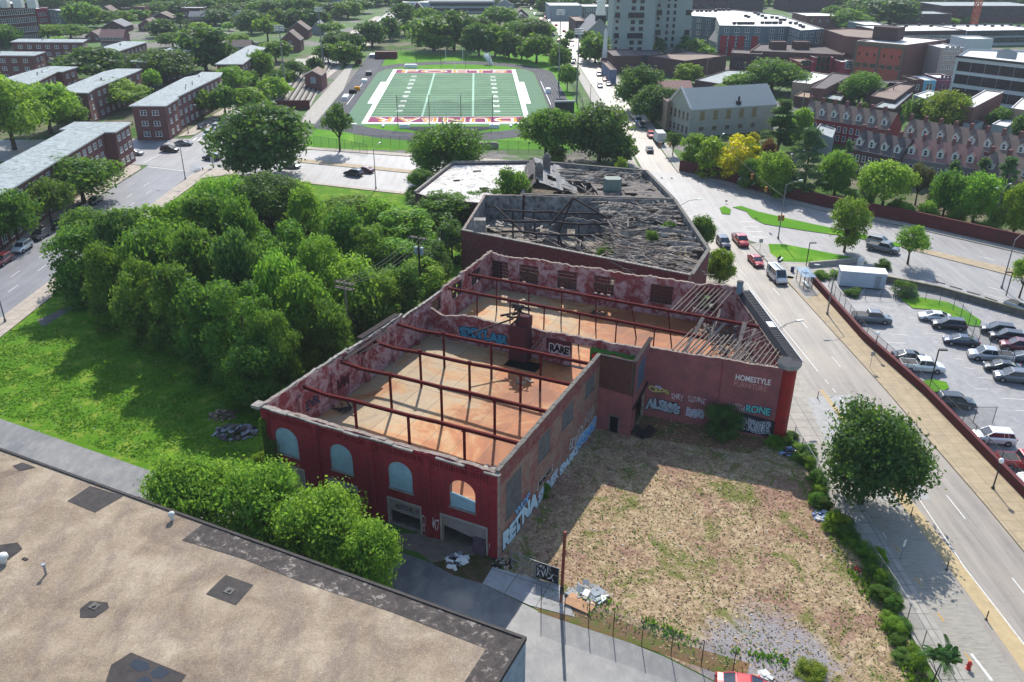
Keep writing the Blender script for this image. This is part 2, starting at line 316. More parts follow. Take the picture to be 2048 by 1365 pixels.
slab('sidewalk', [(-53.2, 226.5), (-26.5, 219.8), (32, 206.2), (32, 209), (-26, 222.5), (-53, 229), (-72, 235), (-72.5, 232.4)], M_side_left)
slab('traffic_island', [(-56, 216.9), (-25.5, 205.8), (8, 199.5), (8, 197.7), (-25.2, 203.0), (-55, 213.0)], M_side_tan)
slab('sidewalk', [(51.0, 111), (52.9, 95), (53.9, 73), (54.2, 40), (49.4, 40), (49.2, 72.5), (48.5, 97), (47, 127.5), (46.5, 137), (50.6, 134)], M_side_tan)
slab('sidewalk', [(45.1, 152.4), (46.5, 137), (47, 135), (50.6, 134), (59.2, 138.4), (70.8, 130.7), (81.8, 119), (108, 91), (110, 92.5), (81.8, 121.5), (70.8, 133.2), (60.4, 141.0), (53, 146.4), (47.6, 153.8)], M_side_grey)
slab('sidewalk', [(34.3, 40), (36.5, 40), (36.6, 60), (36.2, 78), (37.0, 88), (38.0, 100), (34.5, 133), (33.4, 158), (31.6, 158), (32.0, 128), (33.5, 100), (32.3, 86), (33.2, 72)], M_side_grey, 0.10)
slab('sidewalk', [(40.6, 205.6), (48.2, 197.9), (54.2, 188.2), (65.9, 175), (78.9, 165), (101, 142.4), (133, 112.5), (135, 114), (103, 143.8), (80.8, 166.4), (67.6, 176.6), (55.9, 189.8), (49.8, 199.6), (43.4, 207), (42.6, 279), (41.5, 420), (39.4, 420), (40.2, 279)], M_side_grey)
slab('sidewalk', [(27, 207), (31.6, 206.6), (31.2, 279), (27.6, 420), (24.6, 420), (27.6, 279)], M_side_grey)
M_bike = mk_asphalt('bike_lane', (128, 122, 110), (150, 144, 130), (96, 92, 84), stretch=5.0)
sheet('bike_lane', [(36.5, 40), (40.4, 40), (40.6, 60), (40.2, 80), (38.9, 100), (38.2, 108), (38.0, 100), (37.0, 88), (36.2, 78), (36.6, 60)], M_bike, 0.016, px=False)
sheet('tan_strip', [(41.4, 40), (43.2, 40), (42.9, 56), (41.6, 76), (40.4, 96), (39.9, 96), (40.4, 76), (41.2, 56)], simple('tan_concrete', (176, 156, 118), 0.8, 0.2, var=0.25, scale=0.8), 0.022, px=False)
# grass on medians and triangle
def green(name, pts, mt=M_field_grass): slab(name, pts, mt, 0.15)
green('median_grass', [(47.4, 176.4), (49.6, 173.4), (49.6, 169.2), (51.0, 165.0), (58, 161), (66.4, 157), (73, 151.6), (74.6, 153.2), (68, 159.5), (60, 166), (52, 173.4), (49.4, 177.4)])
green('median_grass', [(44.0, 171.8), (45.6, 171.2), (46.6, 174.8), (45.8, 177.2), (44.4, 175.8)])
slab('median_paving', [(74.8, 153), (90, 139), (112, 118), (110, 116.4), (88, 135.6), (73.4, 151.4)], M_side_tan)
green('triangle_grass', [(47.6, 147.5), (48.6, 152.6), (51.6, 152.6), (62.6, 145.2), (63.6, 142.6), (54, 142.6), (48.4, 143.2)])
# parking lot
sheet('parking_lot', [(54.1, 40), (54.1, 73), (53.1, 95), (51.2, 111), (50.8, 133.8), (59, 137.6), (70.4, 130.0), (81.4, 118.3), (108, 90), (120, 40)], M_lotas, 0.006, px=False)
mk = MB()
def pline(a, b, wd=0.12): strip(mk, G(*a), G(*b), wd, 0.014)
for a, b in [((1735, 572), (1720, 592)), ((1773, 574), (1756, 588)), ((1892, 573), (1869, 587)), ((1925, 584), (1900, 600)), ((1960, 594), (1937, 609)), ((1994, 604), (1972, 620)), ((2027, 622), (2010, 632)), ((1785, 567), (1760, 582)),
             ((1818, 635), (1840, 637)), ((1832, 650), (1856, 652)), ((1850, 667), (1890, 670)), ((1868, 683), (1888, 685)), ((1778, 668), (1816, 671)), ((1770, 685), (1812, 687)), ((1780, 704), (1830, 706)), ((1908, 718), (1926, 719)), ((1928, 736), (1950, 738)), ((1955, 755), (1985, 757)), ((2004, 797), (2060, 800)), ((2030, 821), (2070, 824)), ((1950, 778), (1975, 779))]:
    pline(a, b)
o = mk.build('parking_bay_lines', M_mark); o['kind'] = 'structure'
# road markings
mk = MB()
dashes(mk, (-81.9, 60), (-81.9, 190), 0.14, 0.016, 3, 6.5); dashes(mk, (-85.0, 57), (-85.0, 196), 0.14, 0.016, 3, 6.5)
dashes(mk, (-86.0, 248), (-86.0, 600), 0.16, 0.016, 3, 9); dashes(mk, (-81.5, 250), (-81.5, 600), 0.16, 0.016, 3, 9)
for x in [-89.8 + 1.35 * i for i in range(9)]: strip(mk, (x, 236.6, 0), (x - 0.1, 240.6, 0), 0.6, 0.020)
strip(mk, (-93.5, 211), (-92.0, 231), 0.3, 0.020); strip(mk, (-91.0, 207.5, 0), (-78, 202.8, 0), 0.4, 0.020)
strip(mk, (43.3, 44, 0), (42.5, 62, 0), 0.14, 0.028); strip(mk, (42.5, 62, 0), (42.9, 76, 0), 0.14, 0.028); dashes(mk, (42.9, 76, 0), (41.6, 99, 0), 0.14, 0.026, 1.2, 1.2)
strip(mk, (41.4, 101, 0), (39.6, 133, 0), 0.15, 0.026); strip(mk, (38.3, 101, 0), (37.3, 121, 0), 0.12, 0.026)
dashes(mk, (46.5, 44, 0), (45.9, 78.9, 0), 0.14, 0.026, 4.0, 8.6, 0); dashes(mk, (44.95, 102.4, 0), (43.4, 133, 0), 0.14, 0.026, 3.2, 9.4, 0); strip(mk, (45.4, 89, 0), (45.2, 93, 0), 0.14, 0.026)
strip(mk, (43.6, 141, 0), (42.6, 152, 0), 0.14, 0.026); strip(mk, (40.2, 136, 0), (38.8, 152, 0), 0.14, 0.026)
dashes(mk, (35.9, 160, 0), (35.2, 190, 0), 0.12, 0.030, 1, 1.4); dashes(mk, (37.3, 160, 0), (36.6, 190, 0), 0.12, 0.030, 1, 1.4)
dashes(mk, (36.2, 205, 0), (35.2, 300, 0), 0.15, 0.026, 60, 4); dashes(mk, (33.4, 215, 0), (32.8, 300, 0), 0.15, 0.026, 40, 6)
dashes(mk, (34.6, 306, 0), (26, 640, 0), 0.16, 0.026, 8, 10)
for k in range(26): strip(mk, (31.9 - k * 0.01, 262 + k * 3.3, 0), (33.2 - k * 0.01, 263.2 + k * 3.3, 0), 0.35, 0.026)
dashes(mk, (55, 150.5, 0), (100, 108, 0), 0.14, 0.026, 3, 7.5); dashes(mk, (57, 153.6, 0), (102, 111, 0), 0.14, 0.026, 3, 7.5); dashes(mk, (63, 169, 0), (110, 124, 0), 0.14, 0.026, 3, 7.5); dashes(mk, (60, 166, 0), (107, 121, 0), 0.14, 0.026, 3, 7.5)
for k in range(4): strip(mk, (46.6, 157 + k * 3.2, 0), (49.6, 157 + k * 3.2, 0), 0.28, 0.026)
dashes(mk, (-72, 215, 0), (-26, 198, 0), 0.14, 0.018, 3, 7); dashes(mk, (-70, 222.5, 0), (-26, 210.5, 0), 0.14, 0.018, 3, 7)
strip(mk, (38.3, 48.6, 0), (38.0, 51.4, 0), 0.25, 0.026); strip(mk, (36.8, 66, 0), (36.8, 67, 0), 0.1, 0.026)
o = mk.build('road_markings', M_mark); o['kind'] = 'structure'
mk = MB(); mk2 = [(37.4, 55), (37.4, 59.5), (37.6, 50.5), (37.3, 64)]
for a, b in mk2: strip(mk, (a, b, 0), (a - 0.1, b + 1.0, 0), 0.12, 0.026)
o = mk.build('yellow_road_marks', M_yellow); o['kind'] = 'structure'
# concrete apron slabs by the doors
slab('apron', [tuple(G(*p)[:2]) for p in [(985, 1135), (1120, 1172), (1150, 1235), (1060, 1212), (965, 1168)]], mk_slab('cracked_slab', (158, 156, 154), (142, 142, 142), (70, 70, 66), 3.2, R(25.7)), 0.05)
slab('ramp', [tuple(G(*p)[:2]) for p in [(845, 1068), (925, 1085), (950, 1110), (862, 1125), (838, 1105), (795, 1095), (790, 1068)]], simple('ramp_concrete', (120, 108, 96), 0.85, 0.2, var=0.35, scale=0.9), 0.04)
sheet('weedy_verge', [(865, 1128), (930, 1096), (1000, 1125), (990, 1140), (965, 1168), (905, 1150)], mk_grass('weedy_dirt', (70, 74, 34), (62, 56, 40), (96, 76, 60), 0.3, 0.8), 0.010)
sheet('dirt_strip', [tuple(BL(*p)[:2]) for p in [(6.3, -2.9), (12, -2.2), (17.5, -2.7), (24, -2.2), (24, -4.4), (17.5, -4.35), (6.2, -4.6)]], mk_grass('rubbly_dirt', (126, 96, 70), (104, 84, 58), (92, 98, 44), 0.3, 0.6), 0.010, px=False)

# ------------------------------------------------------------------ sports field
FA = Vector((-45.1, 262.9, 0)); fd = Vector((-49.8, 373.4, 0)) - FA; FD = fd.normalized(); FR = Vector((FD.y, -FD.x, 0)); FRZ = math.atan2(FR.y, FR.x)
FO = empty('sports_field', FA, FRZ); FO['kind'] = 'structure'; FO['label'] = 'marked green football pitch ringed by a dark running track'
def ff(name, rects, mt, z):
    mb = MB()
    for x0, x1, y0, y1 in rects: mb.face([(x0, y0, z), (x1, y0, z), (x1, y1, z), (x0, y1, z)])
    return mb.build(name, mt, FO)
FWD, FLN = 48.8, 110.0
g0 = MB(); g0.face([(-14, -36, 0.02), (68, -36, 0.02), (68, 175, 0.02), (-16, 175, 0.02)]); g0.build('grass_surround', M_field_grass, FO)
def stadium(hw, y0, y1, cx, ry, n=18):
    pts = []
    for i in range(n + 1): t = math.pi * i / n; pts.append((cx - hw * math.cos(t + math.pi) if 0 else cx + hw * math.cos(t), y1 + ry * math.sin(t)))
    for i in range(n + 1): t = math.pi + math.pi * i / n; pts.append((cx + hw * math.cos(t), y0 + ry * math.sin(t)))
    return pts
cxf = 25.2
mb = MB(); mb.face([(x, y, 0.05) for x, y in stadium(40.6, 13, 98, cxf, 39)]); mb.face([(-15.4, 50, 0.047), (-6, 50, 0.047), (-8.6, 164, 0.047), (-17.5, 164, 0.047)]); mb.face([(-15.4, 51, 0.048), (-15.4, -8, 0.048), (0, -16, 0.048), (0, 51, 0.048)]); mb.build('running_track', M_track, FO)
mb = MB(); mb.face([(x, y, 0.06) for x, y in stadium(32.6, 12, 99, cxf, 28)]); mb.build('infield_grass', M_field_grass, FO)
mb = MB(); mb.face([(-7.4, -4, 0.066), (57.6, -4, 0.066), (57.6, 99, 0.066), (55, 112, 0.066), (-5, 112, 0.066), (-7.4, 99, 0.066)]); mb.build('turf_border', M_turf2, FO)
ff('turf', [(0, FWD, 0, FLN)], M_turf, 0.072)
mb = MB()
for k in range(9):
    rr = 32.8 + k * 0.97; P_ = stadium(rr, 12.4, 98.6, cxf, 28.4 + k * 1.32, 30)
    for i in range(len(P_)):
        a = P_[i]; b = P_[(i + 1) % len(P_)]; strip(mb, (a[0], a[1], 0), (b[0], b[1], 0), 0.06, 0.056)
for k in range(9): strip(mb, (-15.2 + k * 0.97, -4, 0), (-15.2 + k * 0.97, 10, 0), 0.07, 0.056); strip(mb, (-9 - k * 0.95, 98, 0), (-10 - k * 0.95, 160, 0), 0.07, 0.057)
mb.build('track_lane_lines', simple('lane_line_grey', (150, 150, 156), .8, .2), FO)
wl = [(-1.6, 0, -1.5, FLN + 1.3), (FWD, FWD + 1.6, -1.5, FLN + 1.3), (0, FWD, -1.5, 0), (0, FWD, FLN, FLN + 0.9), (-3.6, -1.6, 32, 78), (FWD + 1.6, FWD + 3.6, 32, 78)]
for i in range(1, 20): wl.append((0.6, FWD - 0.6, 9.14 + 4.572 * i - 0.09, 9.14 + 4.572 * i + 0.09))
wl += [(0, FWD, 9.0, 9.35), (0, FWD, FLN - 9.4, FLN - 9.05), (-10.4, -10.2, 30, 80), (FWD + 10.2, FWD + 10.4, 30, 80)]
ff('pitch_lines', wl, M_white, 0.080)
mb = MB()
for X in (16.3, 32.5): mb.face([(X - .35, 9.4, .079), (X + .35, 9.4, .079), (X + .35, FLN - 9.4, .079), (X - .35, FLN - 9.4, .079)])
mb.build('hash_bands', simple('pale_green', (150, 186, 160), 0.9, 0.1, var=0.1), FO)
ff('end_zone', [(0, FWD, 0, 9.0)], M_maroon, 0.076); ff('end_zone', [(0, FWD, FLN - 9.05, FLN)], M_maroon, 0.076)
def text_mesh(s, size, offset=0.0, extrude=0.0, spacing=1.0, shear=0.0, xscale=1.0):
    cu = bpy.data.curves.new('t', 'FONT'); cu.body = s; cu.size = size; cu.align_x = 'CENTER'; cu.align_y = 'CENTER'
    cu.offset = offset; cu.extrude = extrude; cu.space_character = spacing; cu.shear = shear; cu.resolution_u = 3
    t = bpy.data.objects.new('t', cu); col.objects.link(t); bpy.context.view_layer.update()
    me = bpy.data.meshes.new_from_object(t.evaluated_get(bpy.context.evaluated_depsgraph_get()))
    bpy.data.objects.remove(t); bpy.data.curves.remove(cu); me.transform(Matrix.Diagonal((xscale, 1, 1, 1))); return me
def field_word(s, y, rot):
    for off, mt, z in ((0.32, M_white, 0.084), (0.0, M_gold, 0.089)):
        me = text_mesh(s, 9.6, off, xscale=1.08 * 43 / 40, spacing=1.15); xs = [v.co.x for v in me.vertices]; k = 44.5 / (max(xs) - min(xs)); me.transform(Matrix.Diagonal((k, 0.92, 1, 1)))
        me.materials.append(mt); o = put('end_zone_letters', me, FO, (FWD / 2, y, z), rot)
field_word('DUNBAR', 4.5, math.pi); field_word('POETS', FLN - 4.5, 0)
for side, X, rz in ((0, 8.5, math.pi / 2), (1, FWD - 8.5, -math.pi / 2)):
    for i, t in enumerate(['1 0', '2 0', '3 0', '4 0', '5 0', '4 0', '3 0', '2 0', '1 0']):
        me = text_mesh(t, 2.9, 0.09); me.materials.append(M_white); put('yard_number', me, FO, (X, 9.14 + 9.144 * (i + 1), 0.086), rz)
mb = MB(); mb.face([(cxf + 13.5 * math.cos(t), -6.0 + (9.0 * math.sin(t)), 0.07) for t in [math.pi + math.pi * i / 20 for i in range(21)]]); mb.build('throwing_pad', simple('dark_rubber', (44, 46, 58), 0.9, 0.1), FO)
# ================================================================== THE RUINED BRICK WAREHOUSE
M_redbrick = brick('painted_red_brick', (142, 38, 44), (120, 32, 40), (92, 28, 36), streak=(84, 26, 34), mix2=(126, 44, 48))
M_inbrick = brick('whitewashed_brick', (140, 60, 62), (118, 50, 54), (110, 80, 78), white=(184, 168, 166), wamt=0.62, bw=0.4, wthr=0.50, mix2=(112, 46, 50))
M_sidebrick = brick('worn_side_brick', (136, 112, 98), (116, 86, 76), (150, 134, 122), white=(124, 56, 58), wamt=0.7, bw=0.3, wthr=0.52)
M_pinkwall = simple('faded_rose_stucco', (142, 84, 84), 0.9, 0.15, scale=0.5, rgb2=(112, 70, 72))
M_brownbrick = brick('brown_brick', (96, 60, 52), (82, 50, 46), (70, 50, 46), bw=0.4)
M_mortar = simple('crumbling_mortar', (150, 136, 126), 0.95, 0.1, var=0.55, scale=2.2)
M_coping = simple('stone_coping', (146, 140, 132), 0.9, 0.2, var=0.5, scale=1.4)
M_steel = simple('red_oxide_steel', (92, 28, 26), 0.9, 0.1, var=0.35, scale=1.5, rgb2=(70, 22, 22))
M_blueblock = brick('pale_blue_block', (138, 164, 172), (122, 150, 160), (158, 178, 184), bw=0.4, bh=0.2)
M_boarded = simple('grey_plaster_infill', (98, 96, 96), 0.9, 0.15, var=0.35, scale=1.2)
M_frame = simple('rusty_sash', (92, 56, 56), 0.7, 0.3, var=0.3)
M_dglass = N('grimy_dark_glass').base(L((44, 32, 38)), 0.25, 0.5).m
M_glass = N('window_glass').base(L((26, 32, 42)), 0.12, 0.7).m
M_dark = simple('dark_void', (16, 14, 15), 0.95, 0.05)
M_rolldoor = simple('grey_roller_door', (138, 128, 124), 0.7, 0.3, var=0.2)
M_wood = simple('weathered_timber', (142, 130, 120), 0.9, 0.15, var=0.45, scale=3)
M_woodd = simple('charred_timber', (52, 44, 44), 0.9, 0.15, var=0.5, scale=3)
M_slate = simple('black_parapet_cap', (44, 46, 54), 0.8, 0.25, var=0.5, scale=1.5)
M_galv = simple('galvanised_metal', (150, 156, 162), 0.45, 0.5, 0.6, var=0.25)
q = N('rusty_concrete_floor'); tc = q.n('ShaderNodeTexCoord').outputs['Object']; f1 = q.noise(0.11, 7, 0.72, tc, 0.8); f2 = q.noise(1.6, 7, 0.75, tc); f3 = q.noise(0.35, 6, 0.7, tc, 0.6)
sp = q.n('ShaderNodeSeparateXYZ'); q.l(tc, sp.inputs[0])
lx = q.val(sp.outputs[0], -22, -6, -0.08, 0.12); ad = q.n('ShaderNodeMath', operation='ADD'); q.l(f1, ad.inputs[0]); q.l(lx, ad.inputs[1])
c = q.ramp(ad.outputs[0], [(0.42, L((160, 142, 112))), (0.50, L((170, 132, 88))), (0.58, L((158, 98, 52))), (0.72, L((130, 74, 40)))])
c = q.mix(q.val(f2, .42, .7, 0, .45), c, L((128, 88, 60))); c = q.mix(q.val(f3, .6, .72, 0, .6), c, L((120, 108, 96)))
bt = q.n('ShaderNodeTexBrick'); q.l(tc, bt.inputs['Vector']); bt.offset = 0; bt.inputs['Scale'].default_value = 1; bt.inputs['Brick Width'].default_value = 3.3; bt.inputs['Row Height'].default_value = 6.3; bt.inputs['Mortar Size'].default_value = 0.03
c = q.mix(bt.outputs['Fac'], c, L((84, 66, 50)))
bt2 = q.n('ShaderNodeTexBrick'); q.l(tc, bt2.inputs['Vector']); bt2.offset = 0; bt2.inputs['Scale'].default_value = 1; bt2.inputs['Brick Width'].default_value = 6.6; bt2.inputs['Row Height'].default_value = 6.3; bt2.inputs['Mortar Size'].default_value = 0
bt2.inputs['Color1'].default_value = (0.75, 0.75, 0.75, 1); bt2.inputs['Color2'].default_value = (1.12, 1.08, 1.05, 1); c = q.mix(0.75, c, bt2.outputs['Color'], 'MULTIPLY')
q.base(c, 0.75, 0.35); q.bump(f2, 0.01, 0.4); M_floor = q.m
M_debris = simple('pale_debris', (176, 168, 156), 0.95, 0.1, var=0.6, scale=2.5)
M_debrisd = simple('burnt_debris', (136, 128, 122), 0.95, 0.1, var=0.75, scale=1.6)

def lerp(prof, s):
    if callable(prof): return prof(s)
    if not isinstance(prof, (list, tuple)): return prof
    for (a, za), (b, zb) in zip(prof, prof[1:]):
        if s <= b: return za + (zb - za) * (s - a) / max(b - a, 1e-6)
    return prof[-1][1]
def wall(name, p0, p1, th, z0, top, ops, mats, parent, jag=0.0, step=0.7, seed=1):
    """wall from p0 to p1; thickness grows to the left of that direction; mats = outer, inner, cut/top"""
    rnd = random.Random(seed); p0 = Vector((p0[0], p0[1], 0)); p1 = Vector((p1[0], p1[1], 0)); d = p1 - p0; ln = d.length; d.normalize(); nn = Vector((-d.y, d.x, 0))
    n = max(1, int(ln / step)); S = set(round(ln * i / n, 4) for i in range(n + 1)); Z = {z0}
    for o in ops: S |= {round(o[0], 4), round(o[1], 4)}; Z |= {o[2], o[3]}
    S = sorted(S); Z = sorted(Z); tj = {}
    cur = 0
    for s in S: cur = cur * 0.5 + rnd.uniform(-1, 0.6) * jag; tj[s] = lerp(top, s) + cur
    def zz(j, s): return Z[j] if j < len(Z) else tj[s]
    mb = MB(); nr = len(Z)
    def solid(i, j):
        if i < 0 or i >= len(S) - 1 or j < 0 or j >= nr: return False
        sc = (S[i] + S[i + 1]) / 2; zc = (Z[j] + (Z[j + 1] if j + 1 < nr else Z[j] + 0.5)) / 2
        return not any(o[0] < sc < o[1] and o[2] < zc < o[3] for o in ops)
    def pt(s, z, k): v = p0 + d * s + nn * (th * k); return (v.x, v.y, z)
    for i in range(len(S) - 1):
        a, b = S[i], S[i + 1]
        for j in range(nr):
            if not solid(i, j): continue
            za, zb = zz(j, a), zz(j, b); ya, yb = zz(j + 1, a), zz(j + 1, b)
            mb.face([pt(a, za, 0), pt(b, zb, 0), pt(b, yb, 0), pt(a, ya, 0)], 0)
            mb.face([pt(b, zb, 1), pt(a, za, 1), pt(a, ya, 1), pt(b, yb, 1)], 1)
            if not solid(i, j + 1): mb.face([pt(a, ya, 0), pt(b, yb, 0), pt(b, yb, 1), pt(a, ya, 1)], 2)
            if not solid(i, j - 1): mb.face([pt(a, za, 1), pt(b, zb, 1), pt(b, zb, 0), pt(a, za, 0)], 2)
            if not solid(i - 1, j): mb.face([pt(a, za, 1), pt(a, za, 0), pt(a, ya, 0), pt(a, ya, 1)], 2)
            if not solid(i + 1, j): mb.face([pt(b, zb, 0), pt(b, zb, 1), pt(b, yb, 1), pt(b, yb, 0)], 2)
    for o in ops:
        if len(o) > 4:                                   # arched head
            a, b, z1, rise = o[0], o[1], o[3], o[4]; c = (a + b) / 2; hw = (b - a) / 2; K = 12
            cur_ = [(c - hw * math.cos(math.pi * k / K), z1 - rise + rise * math.sin(math.pi * k / K)) for k in range(K + 1)]
            for (s1, h1), (s2, h2) in zip(cur_, cur_[1:]):
                mb.face([pt(s1, h1, 0), pt(s2, h2, 0), pt(s2, z1, 0), pt(s1, z1, 0)], 0)
                mb.face([pt(s2, h2, 1), pt(s1, h1, 1), pt(s1, z1, 1), pt(s2, z1, 1)], 1)
                mb.face([pt(s1, h1, 1), pt(s2, h2, 1), pt(s2, h2, 0), pt(s1, h1, 0)], 2)
    return mb.build(name, mats, parent)
W = empty('ruined_warehouse', BA, BT, 'roofless two storey red brick warehouse with bare steel beams and graffiti', 'building')
AW = [(-25.6, -22.7), (-18.7, -16.0), (-11.8, -9.1), (-5.0, -2.3)]
DW = [(-25.6, -22.4), (-19.1, -15.8), (-12.0, -8.4), (-6.0, -1.2)]
ops = [(a + 27, b + 27, 4.5, 7.75, 1.25) for a, b in AW] + [(a + 27, b + 27, 0.02, 3.1) for a, b in DW]
wall('front_wall', (-27, 0), (0, 0), 0.45, 0, 9.75, ops, [M_redbrick, M_inbrick, M_mortar], W, 0.12, 0.5, 3)
# pilasters, corbels, cornice
for a0, a1 in ((-27.0, -26.2), (-20.75, -20.05), (-14.15, -13.45), (-7.75, -7.05), (-0.75, 0.0)): mb = MB(); mb.box(a0, a1, -0.14, -0.002, 0, 9.2); mb.build('pilaster', M_redbrick, W)
mb = MB()
for k in range(110):
    a = -26.8 + k * 0.245
    big = any(abs(a - x) < 0.75 for x in (-26.6, -20.4, -13.8, -7.4, -0.4)); mb.box(a, a + 0.11, -0.17, -0.003, 8.55 - (0.35 if big else 0), 9.25)
mb.box(-27, 0, -0.2, -0.004, 9.25, 9.4); mb.build('corbel_table', M_redbrick, W)
rnd = random.Random(5); mb = MB(); a = -27.3
while a < 0.1:
    ln = rnd.uniform(0.9, 2.4); e = min(a + ln, 0.3); dz = rnd.uniform(-0.05, 0.06)
    if not (-10.8 < a < -7.0 or -4.6 < a < -1.6): mb.box(a, e - 0.03, -0.32 + rnd.uniform(-.05, .1), rnd.uniform(0.05, 0.2), 9.53 + dz, 9.68 + dz)
    else: mb.box(a, e - 0.05, -0.1, 0.45, 9.42, 9.66 + dz, 1)
    a = e
mb.box(-27.75, -26.7, -0.6, 0.55, 9.55, 9.86); mb.build('cornice', [M_coping, M_redbrick], W)
for i, (a, b) in enumerate(AW):
    top = 7.75 if i < 3 else 5.75; mb = MB(); K = 14; c = (a + b) / 2; hw = (b - a) / 2
    if i < 3:
        P_ = [(a, 4.5), (b, 4.5)] + [(c + hw * math.cos(math.pi * k / K), 6.5 + 1.25 * math.sin(math.pi * k / K)) for k in range(K + 1)]
    else: P_ = [(a, 4.5), (b, 4.5), (b, 5.65), (a + 1.6, 5.8), (a, 5.98)]
    mb.face([(x, 0.10, z) for x, z in P_]); mb.face([(x, 0.32, z) for x, z in reversed(P_)])
    if i == 3: mb.face([(b, .10, 5.65), (b, .32, 5.65), (a + 1.6, .32, 5.8), (a + 1.6, .10, 5.8)]); mb.face([(a + 1.6, .10, 5.8), (a + 1.6, .32, 5.8), (a, .32, 5.98), (a, .10, 5.98)])
    o = mb.build('arched_window_infill', M_blueblock, W)
    if i == 3: o['label'] = 'half height pale blue block infill, added sun blocking pane above'; gl = N('sun_block_pane'); gl.b.inputs['Transmission Weight'].default_value = 1; gl.b.inputs['Roughness'].default_value = 0; gl.b.inputs['IOR'].default_value = 1.02; mb = MB(); mb.face([(a, .2, 5.6), (b, .2, 5.6), (b, .2, 7.7), (a, .2, 7.7)]); mb.build('sun_block_pane', gl.m, W)  # see-through pane added across the open upper arch to block sun reaching the alley
    mb = MB(); mb.box(a - 0.1, b + 0.1, -0.1, 0.05, 4.38, 4.498); mb.build('sill', M_coping, o)
for i, (a, b) in enumerate(DW):
    z1 = [0.1, 2.2, 1.55, 1.75][i]; mb = MB(); y = 0.2
    zl, zr = (z1 + 0.1, z1 + 0.0) if i != 3 else (1.85, 1.2)
    n = 9
    for k in range(n):
        u0, u1 = k / n, (k + 1) / n; za0 = zl + (3.1 - zl) * u0; za1 = zl + (3.1 - zl) * u1; zb0 = zr + (3.1 - zr) * u0; zb1 = zr + (3.1 - zr) * u1
        mb.face([(a, y, za0), (b, y, zb0), (b, y + 0.03, zb1), (a, y + 0.03, za1)]); mb.face([(a, y + .03, za1), (b, y + .03, zb1), (b, y, zb1), (a, y, za1)])
    d = mb.build('roller_door', M_rolldoor, W)
    mb = MB(); mb.box(a - 0.16, a, -0.05, 0.03, 0, 3.2); mb.box(b, b + 0.16, -0.05, 0.03, 0, 3.2); mb.box(a - 0.16, b + 0.16, -0.06, 0.03, 3.1, 3.32); mb.build('door_frame', M_concrete, W)
mb = MB(); mb.bar((-1.9, -0.25, 0), (-1.95, 0.02, 1.75), 1.3, 0.05); mb.build('leaning_door_sheet', simple('purple_grey_sheet', (88, 72, 84), 0.8, 0.2, var=0.4, scale=2), W)
# right wall, bump-out, signed wall, street wall, back wall, left wall, dividing wall
SW = [(1.7, 5.1, 3.4, 7.5), (9.0, 12.0, 5.3, 8.0), (15.0, 18.1, 5.8, 8.0), (21.7, 24.4, 6.3, 8.3)]
wall('side_wall', (0, 0.45), (0, 26.2), 0.45, 0, [(0, 9.7), (5.5, 9.85), (13, 9.7), (26, 9.8)], [], [M_sidebrick, M_inbrick, M_mortar], W, 0.05, 0.6, 4)
for a, b, z0_, z1_ in SW:
    mb = MB(); mb.face([(0.012, a, z0_), (0.012, b, z0_), (0.012, b, z1_), (0.012, a, z1_)]); mb.box(0, 0.10, a - 0.1, b + 0.1, z0_ - 0.14, z0_ - 0.01, 1); mb.build('blocked_window', [M_boarded, M_conc_dk], W)
mb = MB()
for k in range(26): mb.box(-0.40, 0.05, 0.2 + k * 1.0, 1.17 + k * 1.0, 9.78 + 0.03 * math.sin(k * 2.1), 9.88 + 0.03 * math.sin(k * 2.1))
mb.build('coping', M_conc_dk, W)
mb = MB(); mb.face([(0.008, 0.5, 8.0), (0.008, 26, 8.4), (0.008, 26, 9.7), (0.008, 0.5, 9.65)]); mb.build('red_paint_band', simple('flaking_red_paint', (112, 50, 54), .9, .1, var=.3, scale=1.5, rgb2=(124, 92, 84)), W)
wall('stair_tower_front_wall', (-0.3, 26.2), (4.2, 26.2), 0.35, 0, 9.75, [(1.95, 2.95, 0.01, 2.1)], [M_brownbrick, M_brownbrick, M_mortar], W, 0.02, 0.6, 5)
mb = MB(); mb.face([(0.01, 26.185, 0), (4.2, 26.185, 0), (4.2, 26.185, 5.3), (0.01, 26.185, 5.6)]); o = mb.build('rose_render', M_pinkwall, W)
mb = MB(); mb.box(1.5, 1.65, 26.1, 26.18, 0, 2.25); mb.box(2.65, 2.8, 26.1, 26.18, 0, 2.25); mb.box(1.5, 2.8, 26.1, 26.18, 2.1, 2.3); mb.face([(1.65, 26.17, 0), (2.65, 26.17, 0), (2.65, 26.17, 2.1), (1.65, 26.17, 2.1)], 1); mb.build('side_door', [M_conc_dk, M_dark], W)
wall('stair_tower_side_wall', (4.2, 26.2), (4.2, 31.6), 0.35, 0, [(0, 9.75), (2.0, 9.8), (5.4, 10.3)], [(1.4, 4.9, 0.01, 3.6)], [M_pinkwall, M_brownbrick, M_mortar], W, 0.02, 0.6, 6)
mb = MB(); mb.bar((4.28, 26.3, 3.6), (4.28, 31.5, 4.6), 0.22, 0.25); mb.build('drain_pipe', M_woodd, W); mb = MB(); mb.bar((4.15, 26.1, 9.85), (4.15, 31.9, 10.4), 0.5, 0.12); mb.bar((-.1, 26.1, 9.83), (4.3, 26.1, 9.83), 0.4, 0.1); mb.build('flashing', M_woodd, W)
mb = MB(); mb.face([(4.215, 27.4, 5.2), (4.215, 30.0, 5.7), (4.215, 30.0, 9.2), (4.215, 27.4, 8.6)]); mb.build('boarded_window', simple('blue_grey_board', (78, 92, 112), .8, .2, var=.5, scale=2), W)
HA, HB = Vector((4.2, 31.5, 0)), Vector((19.3, 32.9, 0)); HD = (HB - HA).normalized(); HN = Vector((-HD.y, HD.x, 0)); HR = math.atan2(HD.y, HD.x)
